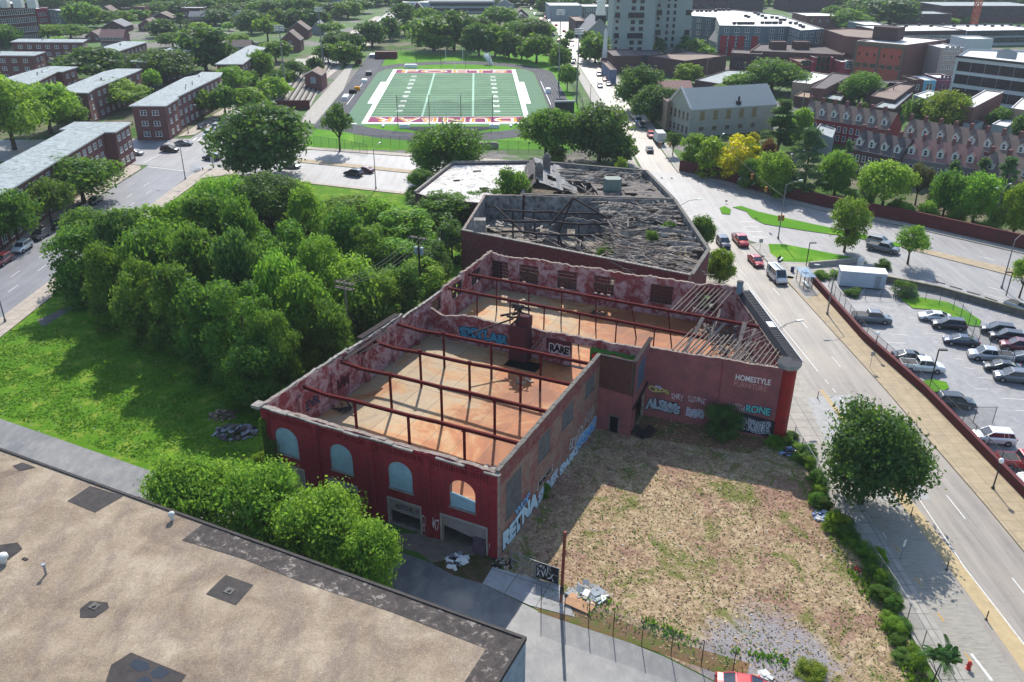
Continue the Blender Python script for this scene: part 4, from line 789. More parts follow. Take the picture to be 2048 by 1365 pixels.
M_aptd = brick('dark_brown_brick', (92, 66, 62), (80, 58, 56), (76, 64, 60), bw=.5)
q = N('roof_felt'); f1 = q.noise(0.35, 5, .7, q.mapping(q.pos, (1, 1, 1)), 2.5); q.base(q.ramp(f1, [(.35, L((98, 106, 108))), (.5, L((134, 142, 142))), (.65, L((150, 158, 158)))]), .8, .25); M_felt = q.m
M_greyroof = simple('grey_shingles', (120, 120, 122), .85, .2, var=.15)
M_brownroof = simple('brown_shingles', (112, 98, 90), .85, .2, var=.2)
M_pinkroof = simple('pink_shingles', (136, 104, 98), .85, .2, var=.15)
M_tanwall = simple('tan_wall', (150, 130, 110), .9, .15, var=.15)
M_whiteroof = simple('white_membrane_roof', (196, 194, 190), .6, .3, var=.12, scale=.4)
M_dkroof = simple('dark_flat_roof', (92, 84, 84), .85, .2, var=.3, scale=.4)
M_brownflat = simple('brown_flat_roof', (128, 110, 98), .85, .2, var=.25, scale=.4)
M_wframe = simple('white_window_frame', (198, 200, 198), .6, .3, var=.05)
M_dframe = simple('dark_window_frame', (48, 50, 56), .6, .3, var=.1)
M_greyw = simple('light_grey_cladding', (136, 142, 146), .8, .2, var=.1)
M_slatew = simple('slate_grey_cladding', (88, 102, 108), .8, .2, var=.1)
M_redw = simple('red_cladding', (140, 44, 52), .8, .2, var=.1)
M_dbrown = simple('dark_umber_wall', (76, 60, 62), .9, .15, var=.2, scale=.4)
# left apartment blocks
AG = 'flat roofed brick apartment blocks'

def apt(label, pts, h=9.3, wins=(), px=True):
    r_ = flat('apartment_block', label, 'apartment building', pxp(pts, h + .3) if px else pts, h, M_apt, M_felt, 0.55, 0, AG, wins, trim=M_trimw)
    return r_
Z3 = (1.1, 4.0, 6.9)
def ewins(root_pts, i, n, z=Z3, w=1.7, hh=1.35, m0=1.5, m1=1.5): return (i, n, z, w, hh, M_wframe, M_glass, 'pair', m0, m1)
A_ = [(-91.8, 128), (-98.2, 203), (-95.6, 203.3), (-96.3, 213.6), (-109.6, 213.6), (-109.2, 205.8), (-107.4, 205.8), (-101.4, 128)]
apt('long three storey brick apartment block nearest the avenue, with a grey roof streaked by rain', A_, 9.3, [ewins(A_, 0, 22), ewins(A_, 2, 3, m0=.5, m1=.5), ewins(A_, 6, 22)], px=False)
def vents(root, pts, n, seed, h, mt=None, nm='roof_vent', s=1.0):
    rnd = random.Random(seed); pts = ccw(pts); c = root.location
    for k in range(n):
        i = rnd.randrange(len(pts)); j = (i + len(pts) // 2) % len(pts); t = rnd.uniform(.3, .7); p = (pts[i][0] * t + pts[j][0] * (1 - t), pts[i][1] * t + pts[j][1] * (1 - t))
        mb = MB(); mb.tube([(0, 0, 0), (0, 0, .6 * s)], .16 * s, 8); mb.tube([(0, 0, .6 * s), (0, 0, .75 * s)], .26 * s, 8); mb.build(nm, mt or M_galv, root, (p[0] - c.x, p[1] - c.y, h))
Bp = [(263, 211), (329, 211), (353.6, 196), (348, 195), (437, 152.5), (441.6, 145.5), (406, 144.5), (397, 150), (372, 155)]
r_ = apt('brick apartment block at the crossroads corner, beside the hanging traffic signals', Bp, 9.3); PB = ccw(pxp(Bp, 9.6))
def facing_edges(r_, PB, h=9.3, per=4.2, zs=Z3):
    for i in range(len(PB)):
        a, b = Vector(PB[i]), Vector(PB[(i + 1) % len(PB)]); d = b - a; nx = Vector((d.y, -d.x)); cam2 = -((a + b) / 2)
        if d.length > 3 and nx.dot(cam2) > 0: add_wins(r_, a, b, max(1, int(d.length / per)), zs, 1.7, 1.35, M_wframe, M_glass, 'pair')
facing_edges(r_, PB); vents(r_, PB, 5, 2, 9.58)
for lab, pp in [('brick apartment block with a pale roof behind the parking court', [(109, 184.5), (173, 185), (186, 176.6), (265.6, 145), (280, 138.3), (234.4, 138), (208, 144)]),
                ('brick apartment block by the avenue, half hidden by street trees', [(433, 128), (482.6, 128), (495, 119), (528.5, 96), (503, 91), (492, 95)]),
                ('brick apartment block whose roof shows over the big bushy trees at left', [(9, 158), (60, 168), (112, 143), (123, 143), (152, 134), (100, 133), (66, 141)]),
                ('narrow brick apartment block in front of the gabled houses', [(203, 95.5), (231, 104), (292, 84), (248, 83)]),
                ('brick apartment block behind the wide spreading trees', [(264, 122), (288, 123.5), (364, 106.5), (381, 100.5), (372, 87), (343, 95.7)]),
                ('broad brick apartment block with white paired windows, facing the camera', [(23.4, 83.6), (162.5, 84.4), (172, 79), (39, 78)]),
                ('brick apartment block cut off by the left picture edge', [(-60, 110), (66, 111), (87, 104), (-60, 103)])]:
    r_ = apt(lab, pp); PB = ccw(pxp(pp, 9.6)); facing_edges(r_, PB); vents(r_, PB, 3, len(pp) * 7, 9.58)
# small gabled houses in the left distance
def hpx(label, x0, x1, yb, ye, rise, depth, wm, rm, ridge, nw=3, zs=(1.0, 3.7), name='gabled_house', yb2=None, cat='house', grp='gabled brick houses'):
    a, b = G(x0, yb), G(x1, yb2 or yb); h = HT(a, ye)
    return gabled(name, label, cat, a, b, depth, h, rise, wm, rm, ridge, grp, [(nw, [z for z in zs if z < h - 1.2], 1.0, 1.4, M_wframe, M_glass, 'sash')])
HS = [('gabled brick house with a pale grey roof beyond the narrow apartment block', 208, 251, 66, 53, 3, 14, M_aptd, M_greyroof, 'gable', 2),
      ('brick house with a pinkish roof and a row of white windows', 203, 250, 97, 74, 3, 9, M_apt, M_pinkroof, 'side', 7),
      ('low gabled brick house left of the pink roofed house', 172, 203, 84, 73, 2.6, 12, M_apt, M_brownroof, 'gable', 2),
      ('gabled brick house far left under the trees, peach roof', 176, 212, 43, 33, 3, 12, M_apt, M_pinkroof, 'gable', 2),
      ('small gabled house behind the peach roofed house', 200, 224, 29, 22, 3, 12, M_aptd, M_brownroof, 'gable', 2),
      ('gabled house with tan roof between two round dark trees', 302, 345, 47, 36, 3, 13, M_aptd, M_brownroof, 'gable', 2),
      ('house with tan roof just left of the round dark tree', 278, 312, 62, 50, 3, 13, M_apt, M_brownroof, 'gable', 2),
      ('two storey brick terrace below the flat roofed block', 380, 414, 53, 33, 2.5, 9, M_apt, M_greyroof, 'side', 6),
      ('small tan roofed house at the top, left of the tall trees', 440, 475, 24, 15, 2.5, 9, M_tanwall, M_brownroof, 'side', 5),
      ('house with a light slate roof beside the playground', 457, 491, 41, 30, 2.5, 9, M_aptd, M_felt, 'side', 5),
      ('low brick terrace with tan roof by the pale playground paving', 452, 502, 106, 93, 2.4, 9, M_apt, M_brownroof, 'side', 5),
      ('gabled brick house beside the avenue, nearest of its row', 563, 602, 104, 80, 4, 10, M_apt, M_brownroof, 'gable', 1),
      ('gabled brick house beside the avenue, second of its row', 577, 618, 78, 60, 4, 11, M_apt, M_brownroof, 'gable', 1),
      ('gabled house beside the avenue with light side wall, third of its row', 625, 648, 69, 55, 3, 12, M_greyw, M_greyroof, 'gable', 1),
      ('gabled brick house beside the avenue, farthest of its row', 620, 659, 58, 44, 4.5, 12, M_aptd, M_brownroof, 'gable', 1),
      ('brown gabled house right of the stadium trees', 1028, 1057, 41, 31, 4, 12, M_aptd, M_brownroof, 'gable', 1),
      ('pink grey gabled house in front of the brown gabled house', 1030, 1059, 48, 39, 3.5, 12, M_tanwall, M_greyroof, 'gable', 1),
      ('pale gabled house near the top, left of the busy street', 990, 1028, 19, 11, 4, 14, M_greyw, M_greyroof, 'gable', 1),
      ('grey gabled house with brick front in the far centre', 824, 846, 24, 17, 4, 12, M_aptd, M_greyroof, 'gable', 1)]
for r_ in HS: hpx(*r_)
def fpx(name, label, cat, x0, x1, yb, yt, depth, wm, rm, wins=(), yb2=None, par=.4, skew=0.0, grp=None, trim=None):
    """flat roofed block whose camera side runs between two image columns on the ground"""
    a, b = G(x0, yb), G(x1, yb2 or yb); h = HT(a, yt); d = (b - a).normalized(); nn = Vector((-d.y, d.x, 0)) + d * skew; c = b + nn * depth; e = a + nn * depth
    root = flat(name, label, cat, [a, b, c, e], h - par, wm, rm, 0, par, grp, (), trim=trim or rm)
    for w_ in wins: add_wins(root, a, b, w_[0], [z for z in w_[1] if z < h - 1], w_[2], w_[3], w_[4], w_[5], w_[6])
    return root
Z5 = (1.2, 4.6, 8.0, 11.4, 14.8)
r_ = fpx('old_school', 'big dark brick school with cream window rows and white mansard dormers, top left', 'school', -70, 86, 100, 15, 26, M_aptd, M_whiteroof, [(34, (1.5, 5.5, 10.0, 14.0), 1.2, 2.4, M_wframe, M_glass, 'sash')], yb2=84)
for k in range(5):
    c = r_.location; a = G(-40 + k * 28, 92, 0); mb = MB(); mb.box(-2, 2, -1, 3, 0, 3.2); mb.face([(-2.4, -1.2, 3.2), (2.4, -1.2, 3.2), (0, 1, 5.2)]); mb.build('dormer', [M_trimw], r_, (a.x - c.x + .8, a.y - c.y + 3.5, 17.5), R(8))
fpx('red_terrace', 'bright red painted brick terrace beside the old school', 'house', 77, 101, 49, 18, 14, simple('bright_red_brick', (136, 40, 56), .9, .1, var=.2), M_whiteroof, [(3, (1, 4.5, 8), 1.1, 2.0, M_wframe, M_glass, 'sash')], yb2=47)
fpx('grey_green_terrace', 'grey green painted house with tan side wall, right of the red terrace', 'house', 101, 127, 47, 19, 16, simple('grey_green_paint', (84, 96, 92), .9, .1, var=.2), M_whiteroof, [(3, (1, 4.5, 8), 1.1, 2.0, M_wframe, M_glass, 'sash')], yb2=50)
fpx('brick_house', 'flat roofed brick house rising over a terrace among trees', 'house', 366, 410, 46, 16, 10, M_aptd, M_whiteroof, [(4, (1, 4.5), 1.1, 1.6, M_wframe, M_glass, 'sash')])
fpx('brick_hall', 'low red brick house beside a street lamp in the far left', 'house', 270, 292, 40, 14, 12, M_apt, M_brownflat, [(2, (1, 4.5), 1.1, 1.8, M_wframe, M_glass, 'sash')])
fpx('white_roofed_block', 'long low block with white and blue roofs at the top edge, left', 'building', 262, 330, 12, 2, 20, M_slatew, M_whiteroof)
fpx('pale_apartment_range', 'long pale apartment range with many windows at the top centre', 'apartment building', 858, 990, 27, 3, 22, M_greyw, M_greyroof, [(30, (1.5, 5, 8.5), 1.6, 1.9, M_dframe, M_glass, 'pair')])
fpx('low_white_block', 'low white block left of the pale apartment range', 'building', 806, 858, 20, 5, 20, simple('pale_blue_wall', (156, 172, 178), .8, .2, var=.1), M_whiteroof)
fpx('office_block', 'concrete office block with window bands above the trees', 'building', 657, 690, 16, -6, 20, M_greyw, M_felt, [(9, (2, 5.5, 9, 12.5), 1.6, 1.6, M_trimw, M_glass, 'sash')])
fpx('long_white_warehouse', 'long pale warehouse with a white roof beside the far street', 'warehouse', 1099, 1163, 41, 11, 26, M_greyw, M_whiteroof, [])
fpx('glass_fronted_block', 'glass fronted block joined to the long pale warehouse', 'building', 1163, 1222, 40, 13, 20, M_slatew, M_whiteroof, [(12, (1, 5, 9), 3.4, 3.0, M_trimw, M_glass, 'big')])
# church with steeple
r_ = hpx('white trimmed church with a grey roof left of the tall tower', 1170, 1226, 86, 66, 7, 32, M_greyw, M_greyroof, 'gable', 2, name='steeple_church', cat='church', grp=None)
b_ = G(1191, 78); c = r_.location; st_ = empty('steeple', (0, 0, 0), 0, parent=r_); bpy.data.objects.remove(st_)
mb = MB(); D1 = 6.0
def oct_(r, z0_, z1_, r2=None, mi=0, n=8):
    r2 = r if r2 is None else r2
    for k in range(n):
        t0, t1 = 2 * math.pi * (k + .5) / n, 2 * math.pi * (k + 1.5) / n; mb.face([(r * math.cos(t0), r * math.sin(t0), z0_), (r * math.cos(t1), r * math.sin(t1), z0_), (r2 * math.cos(t1), r2 * math.sin(t1), z1_), (r2 * math.cos(t0), r2 * math.sin(t0), z1_)], mi)
oct_(3.6, 5, 13.5, n=4, mi=1); oct_(3.3, 13.5, 15.5, n=4); oct_(2.4, 15.5, 20, 2.3); oct_(2.9, 20, 20.6, 2.6); oct_(1.7, 20.6, 24, 1.2); oct_(1.0, 24, 33, 0.05)
mb.build('steeple', [M_white, simple('dark_green_louvre', (40, 54, 54), .8, .2)], r_, (8.5, 5, 0))
fpx('brick_side_block', 'brown brick block with a white roof beside the steepled church', 'building', 1150, 1172, 74, 42, 30, M_aptd, M_brownflat, [(3, (1, 4.5), 1.2, 1.6, M_wframe, M_glass, 'sash')])
# tall tower
TW = simple('grey_green_tower_panels', (138, 148, 144), .85, .15, var=.08, scale=.2)
def tower(label, x0, x1, yb, depth, hh, cols, balc):
    a, b = G(x0, yb), G(x1, yb); root = flat('apartment_tower', label, 'tower', [a, b, b + Vector((0, depth, 0)), a + Vector((0, depth, 0))], hh, TW, M_felt, 0, .8, 'apartment tower blocks'); ln = (b - a).length
    for fl in range(int(hh / 3.05)):
        z = 2.2 + fl * 3.05
        for u, w_ in cols: add_wins(root, a + (b - a) * (u - .001), a + (b - a) * (u + .001), 1, [z], w_, 1.7, M_dframe, M_glass, 'pair', 0, 0)
        if fl % 3 == 2:
            for u, w_ in balc:
                mb = MB(); mb.box(-w_ / 2, w_ / 2, -1.2, -.02, -.25, -.05); mb.box(-w_ / 2, w_ / 2, -1.2, -1.14, .9, .98)
                for i in range(int(w_ / .45) + 1): mb.box(-w_ / 2 + i * .45, -w_ / 2 + i * .45 + .06, -1.2, -1.14, -.05, .95)
                mb.face([(-w_ / 2, -.04, 0), (w_ / 2, -.04, 0), (w_ / 2, -.04, 2.0), (-w_ / 2, -.04, 2.0)], 1); p = a + (b - a) * u; mb.build('balcony', [M_dframe, M_glass], root, (p.x - root.location.x, p.y - root.location.y, z), math.atan2((b - a).y, (b - a).x))
        mb = MB()
        if fl % 3 != 2:
            u = .1; p = a + (b - a) * u; mb.face([(1.05 * math.cos(2 * math.pi * k / 16), -.05, 1 + 1.05 * math.sin(2 * math.pi * k / 16)) for k in range(16)]); mb.tube([(1.05 * math.cos(2 * math.pi * k / 16), -.06, 1 + 1.05 * math.sin(2 * math.pi * k / 16)) for k in range(17)], .12, 5, 1); mb.build('round_window', [M_glass, M_trimw], root, (p.x - root.location.x, p.y - root.location.y, z))
    return root
tower('tall grey green tower with round windows and balcony bands, left of the pair', 1222, 1304, 112, 24, 62, [(.48, 2.0), (.68, 2.0)], [(.55, 7.5), (.1, 2.4)])
tower('narrower grey green tower set beside the wider one, with round windows', 1304, 1376, 104, 24, 62, [(.36, 1.2), (.54, 1.2)], [(.12, 2.6), (.92, 2.6)])
# low brick buildings in front of the tower
fpx('brick_shop', 'dark brick shop with a walled flat roof below the tower', 'building', 1224, 1281, 146, 112, 22, M_aptd, M_dkroof, [])
fpx('brick_annex', 'low dark brick annex right of the walled shop below the tower', 'building', 1281, 1330, 136, 111, 18, M_dbrown, M_dkroof, [])
fpx('mural_wall_building', 'low building with a painted wall running along the street', 'building', 1219, 1232, 168, 140, 24, simple('mural_paint', (120, 116, 128), .9, .1, var=.5, scale=.5, rgb2=(70, 90, 120)), M_brownflat)
fpx('blue_roofed_shed', 'open shed with a blue and white canopy roof', 'building', 1322, 1370, 150, 122, 16, M_greyw, simple('blue_canopy', (82, 112, 160), .6, .3, var=.3), [])
fpx('brown_roofed_store', 'long brown brick store with a tan roof and a black edge', 'building', 1367, 1450, 158, 122, 20, M_aptd, M_brownflat, [], yb2=146, trim=M_dkroof)
# grey stone hall
a, b = Vector((50.6, 245.8, 0)), Vector((78.0, 256.0, 0))
M_stone = simple('grey_stone_wall', (150, 150, 138), .9, .15, var=.15, scale=.6)
r_ = gabled('stone_hall', 'grey stone hall with a large plain grey roof and amber windows', 'hall', a, b, 12, 7.9, 4.9, M_stone, simple('slate_blue_roof', (150, 154, 152), .85, .2, var=.08, scale=.8), 'side', None, [], None, .15)
M_amber = N('amber_glass').base(L((122, 112, 62)), .2, .6).m
for i, x in enumerate((4.0, 8.4, 12.8, 17.2, 21.6)): put('window', win_mesh(1.5, 2.6, M_tanwall, M_amber, 'grid'), r_, (x, 0, 4.6)); put('window', win_mesh(1.5, 1.2, M_tanwall, M_glass, 'grid'), r_, (x, 0, 1.6))
mb = MB(); mb.bar((-.2, -.3, 8.2), (-.2, 6, 13.3), .5, .3); mb.bar((-.2, 6, 13.3), (-.2, 12.3, 8.2), .5, .3); mb.build('gable_coping', M_trimw, r_)
for i in range(5): put('window', win_mesh(1.0, 2.4, M_tanwall, M_glass, 'sash'), r_, (0, 10.6 - i * 2.3, 4.4), -math.pi / 2); put('window', win_mesh(1.0, 2.0, M_tanwall, M_glass, 'sash'), r_, (0, 10.6 - i * 2.3, .8), -math.pi / 2)
mb = MB(); mb.tube([(16.2, .6, 8.0), (16.2, .6, 10.6)], .3, 8); mb.box(15.6, 16.8, .1, 1.2, 8.3, 9.2); mb.build('flue', M_woodd, r_)
flat('tan_annex', 'narrow tan two storey house at the street end of the stone hall', 'house', pxp([(1318, 189), (1335, 203), (1349, 200), (1349, 187)], 8.6), 8.2, M_tanwall, M_brownflat, 0, .3)
r_ = hpx('small house with a pinkish roof and two chimneys behind the stone hall', 1318, 1382, 205, 178, 2, 10, M_apt, M_pinkroof, 'side', 2, cat='house', name='pink_roofed_house', grp=None)
# modern apartments and city blocks, upper right
pp = [(1439, 51), (1532, 53), (1578, 53), (1602, 61), (1648, 58), (1560, 30), (1470, 20), (1379, 20), (1379, 30), (1386, 32), (1432, 35)]
PBm = ccw(pxp(pp, 14.0)); r_ = flat('modern_apartments', 'modern grey and red apartments with a white roof full of air conditioners', 'apartment building', PBm, 13.6, M_slatew, M_whiteroof, 0, .4, None, (), trim=M_trimw)
for i in range(len(PBm)):
    a, b = Vector(PBm[i]), Vector(PBm[(i + 1) % len(PBm)]); d = b - a
    if d.length > 3 and Vector((d.y, -d.x)).dot(-(a + b)) > 0: add_wins(r_, a, b, max(1, int(d.length / 4.4)), (1.6, 4.8, 8.0, 11.0), 2.2, 1.8, M_wframe, M_glass, 'pair')
for u in (.12, .3, .5, .8):
    a, b = G(1439, 51, 14), G(1532, 53, 14); p = a + (b - a) * u; mb = MB(); mb.box(-1.5, 1.5, -.15, -.02, 0, 9.5); mb.build('red_panel', M_redw, r_, (p.x - r_.location.x, p.y - r_.location.y, 0), math.atan2((b - a).y, (b - a).x))
def acs(root, pts, h, seed):
    rnd = random.Random(seed); c = root.location
    for x, y in pts: p = G(x, y, h); mb = MB(); mb.box(-.8, .8, -.6, .6, 0, 1.1); mb.build('air_conditioner', M_dframe, root, (p.x - c.x + rnd.uniform(-.4, .4), p.y - c.y, h), rnd.uniform(0, 1))
acs(r_, [(1385 + k * 9, 24) for k in range(6)] + [(1432 + k * 8, 22) for k in range(4)] + [(1470 + k * 6, 49) for k in range(7)] + [(1525 + k * 7, 48) for k in range(6)] + [(1490, 34), (1496, 36), (1525, 34), (1530, 38), (1544, 37), (1555, 38), (1560, 42), (1570, 42), (1580, 48), (1592, 49), (1600, 53), (1606, 56), (1510, 28), (1518, 31)], 13.7, 1)
flat('brick_warehouse', 'large plain brown brick warehouse between the modern apartments and the terracotta fronted block', 'warehouse', pxp([(1648, 59), (1690, 73), (1735, 77), (1775, 72), (1745, 60), (1700, 57)], 14), 13.7, M_apt, M_brownflat, 0, .4, trim=M_dkroof)
flat('long_brick_range', 'long low brown brick range with two roof stair towers', 'building', pxp([(1500, 104), (1600, 108), (1688, 112), (1690, 97), (1600, 90), (1520, 90)], 7), 7, M_aptd, M_dkroof, 0, .5, trim=M_brownflat)
for x in (1555, 1601): p = G(x, 96, 7.5); mb = MB(); mb.box(-3.4, 3.4, -2, 2, 0, 3.2); mb.build('stair_tower', M_aptd, [o for o in col.objects if o.name.startswith('long_brick_range')][0], (p.x - bpy.data.objects['long_brick_range'].location.x, p.y - bpy.data.objects['long_brick_range'].location.y, 7))
hpx('pale house with a wide grey hipped roof before the modern apartments', 1440, 1462, 112, 88, 4, 22, M_greyw, M_greyroof, 'gable', 1, name='pale_hall', cat='hall', grp=None)
hpx('grey roofed pale hall in front of the modern apartments', 1462, 1505, 112, 96, 5, 16, M_greyw, M_greyroof, 'gable', 0, name='pale_hall', cat='hall', grp=None)
fpx('white_pitched_block', 'faded brick terrace with many small windows in the middle distance', 'building', 1458, 1520, 140, 106, 14, M_aptd, M_dkroof, [(8, (1, 4), 1.2, 1.6, M_dframe, M_glass, 'sash')], yb2=143)
fpx('red_terrace', 'small red painted terrace with a stepped parapet', 'house', 1593, 1624, 152, 124, 12, simple('rose_red_paint', (150, 58, 72), .9, .1, var=.15), M_brownflat, [(3, (1, 4), 1.3, 2.1, M_dframe, M_glass, 'sash')])
fpx('red_terrace', 'red painted house with a pale rooftop wall, centre of the red terrace', 'house', 1624, 1662, 147, 115, 12, simple('rose_red_paint_b', (146, 52, 66), .9, .1, var=.15), M_whiteroof, [(3, (1, 4), 1.6, 2.6, M_dframe, M_glass, 'sash')])
fpx('red_terrace', 'red painted house with an arched white window and a small gable', 'house', 1678, 1710, 152, 124, 12, simple('rose_red_paint_c', (150, 60, 70), .9, .1, var=.15), M_whiteroof, [(1, (3,), 3.0, 3.0, M_wframe, M_glass, 'grid')])
# terracotta fronted block
a, b = G(1714, 82, 14), G(1813.6, 90.5, 14); cc_ = G(1893, 80, 14); dd_ = a + (cc_ - b)
M_terra = simple('terracotta_front', (168, 88, 76), .85, .15, var=.15); r_ = flat('ornate_brick_block', 'ornate terracotta fronted brick block with arched windows and a white roof', 'building', [a[:2], b[:2], cc_[:2], dd_[:2]], 13.7, M_apt, M_whiteroof, 0, .4, trim=M_trimw)
mb = MB(); ln = (b - a).length; rzf = math.atan2((b - a).y, (b - a).x); mb.box(.8, ln - .8, -.16, -.01, 0, 12.2); fr = mb.build('terracotta_facing', M_terra, r_, (a.x - r_.location.x, a.y - r_.location.y, 0), rzf)
mb = MB(); mb.box(0, ln, -.7, -.02, 12.3, 13.9); [mb.box(x * ln, x * ln + .9, -.35, -.02, 0, 12.3) for x in (0, .47, .94)]; mb.build('cornice', simple('brown_stone', (108, 96, 84), .9, .15, var=.2), r_, (a.x - r_.location.x, a.y - r_.location.y, 0), rzf)
for half in (0, 1):
    for k in range(3):
        x = ln * (.1 + half * .5) + k * 3.1; mb = MB(); mb.face([(-1.0, -.2, 0), (1.0, -.2, 0), (1.0, -.2, 2.6)] + [(math.cos(t), -.2, 2.6 + math.sin(t)) for t in [math.pi * i / 8 for i in range(1, 8)]] + [(-1.0, -.2, 2.6)]); mb.face([(-.35, -.22, .6), (.35, -.22, .6), (.35, -.22, 1.8), (-.35, -.22, 1.8)], 1); mb.build('arched_window', [M_terra, M_glass], r_, (a.x - r_.location.x + math.cos(rzf) * x, a.y - r_.location.y + math.sin(rzf) * x, 8.0), rzf)
        put('window', win_mesh(2.3, 1.6, M_tanwall, M_glass, 'grid'), r_, (a.x - r_.location.x + math.cos(rzf) * x + math.sin(rzf) * .2, a.y - r_.location.y + math.sin(rzf) * x - .22, 4.2), rzf)
mb = MB(); p = G(1775, 78, 14.2); mb.box(-5, 5, -4, 4, 0, 5); mb.build('lift_house', M_dbrown, r_, (p.x - r_.location.x, p.y - r_.location.y, 14), rzf)
# white industrial building, right edge
a, b = G(1914, 112, 15), G(2100, 132, 15); cc_ = b + Vector((22, 38, 0)); dd_ = G(1937, 98, 15)
M_wind = simple('white_concrete_frame', (176, 180, 182), .8, .2, var=.06); r_ = flat('industrial_block', 'white concrete framed industrial block with large dark windows', 'building', [a[:2], b[:2], cc_[:2], dd_[:2]], 14.4, M_wind, M_whiteroof, 0, .6, trim=M_dframe)
add_wins(r_, a, b, 6, (1.4, 5.9, 10.2), 4.6, 3.1, M_dframe, M_dglass, 'big', .8, .8)
mb = MB(); mb.box(-.3, (b - a).length, -.5, -.02, 14.5, 15.2); mb.build('cornice', M_dframe, r_, (a.x - r_.location.x, a.y - r_.location.y, 0), math.atan2((b - a).y, (b - a).x))
p = G(2012, 118, 15); mb = MB(); mb.box(-3.2, 3.2, -.4, .4, 0, 2.2); mb.face([(-3.8, -.45, 2.2), (3.8, -.45, 2.2), (0, -.45, 3.4)]); mb.build('pediment', [M_greyw], r_, (p.x - r_.location.x, p.y - r_.location.y, 15), math.atan2((b - a).y, (b - a).x))
fpx('red_striped_apartments', 'tan apartments with a red painted stair strip behind the ornate block', 'apartment building', 1868, 1912, 165, 96, 26, simple('taupe_cladding', (150, 138, 134), .8, .2, var=.06), M_whiteroof, [(3, (1.5, 5, 8.5, 12), 1.5, 1.8, M_wframe, M_glass, 'pair')])
fpx('white_rooftop_block', 'white block on the roofs right of the ornate block', 'building', 1924, 1978, 118, 78, 14, M_wind, M_whiteroof, [])
fpx('blue_terrace', 'dark blue and brick rowhouse, left of the light blue one', 'house', 1822, 1843, 186, 160, 10, simple('navy_and_brick', (96, 62, 62), .8, .2, var=.2), M_dkroof, [(1, (1, 4), 1.1, 2, M_wframe, M_glass, 'sash')], grp='painted rowhouses')
fpx('blue_terrace', 'light blue painted rowhouse between navy and purple ones', 'house', 1843, 1868, 186, 161, 10, simple('light_blue_paint', (104, 164, 196), .8, .2, var=.1), M_whiteroof, [(2, (1, 4), 1.1, 2.4, M_wframe, M_glass, 'sash')], grp='painted rowhouses')
fpx('blue_terrace', 'purple painted rowhouse beside the white industrial block', 'house', 1868, 1903, 184, 156, 10, simple('plum_paint', (118, 62, 88), .8, .2, var=.1), M_whiteroof, [(3, (1, 4), 1.1, 2.0, simple('lilac_trim', (186, 142, 176), .8, .2), M_glass, 'sash')], grp='painted rowhouses')
r_ = fpx('long_modern_block', 'long modern block with a white roof and dark brown front, far right', 'apartment building', 1770, 1925, 96, 63, 30, M_dbrown, M_whiteroof, [(26, (4, 8), 1.8, 1.8, M_wframe, M_glass, 'pair')], yb2=93)
acs(r_, [(1765 + k * 24, 54 - (k % 2) * 2) for k in range(7)], HT(G(1770, 96), 63) - .4, 4)
r_ = fpx('long_modern_block', 'long modern block with a grey and white chequered front, far right edge', 'apartment building', 1925, 2080, 93, 62, 30, M_greyw, M_whiteroof, [(24, (1.5, 5, 8.5), 2.4, 2.6, M_slatew, M_glass, 'sash')], yb2=90)
acs(r_, [(1935 + k * 17, 54 - (k % 3)) for k in range(7)], HT(G(1925, 93), 62) - .4, 5)
fpx('slate_block', 'slate blue block left end of the far modern range', 'building', 1724, 1772, 78, 50, 22, M_slatew, M_whiteroof, [])
r_ = fpx('civic_block', 'huge dark brown block at the top right with a pale roof', 'building', 1880, 2080, 46, 12, 40, M_dbrown, M_felt, [(14, (4,), 3.4, 5, M_dframe, M_glass, 'big')])
fpx('civic_annex', 'lower dark brown block left of the huge one at the top right', 'building', 1808, 1900, 50, 28, 24, M_dbrown, M_felt, [])
fpx('dark_mass_block', 'very dark block at the top edge behind the modern apartments', 'building', 1385, 1525, 24, -12, 30, M_dbrown, M_dkroof, [(34, (3, 8), 1.0, 3.2, M_dframe, M_glass, 'sash')])
fpx('dark_mass_block', 'dark brown block at the top edge right of the rooftop car park', 'building', 1575, 1665, 24, -10, 30, M_dbrown, M_dkroof, [])
fpx('brick_school_block', 'brown brick block with a white roof and stair tower right of the modern apartments', 'building', 1610, 1680, 58, 32, 24, M_apt, M_whiteroof, [(4, (4,), 1, 1.4, M_wframe, M_glass, 'sash')])
fpx('far_dark_block', 'long dark block along the top right corner', 'building', 1820, 2080, 14, -14, 30, M_dbrown, M_dkroof, [])
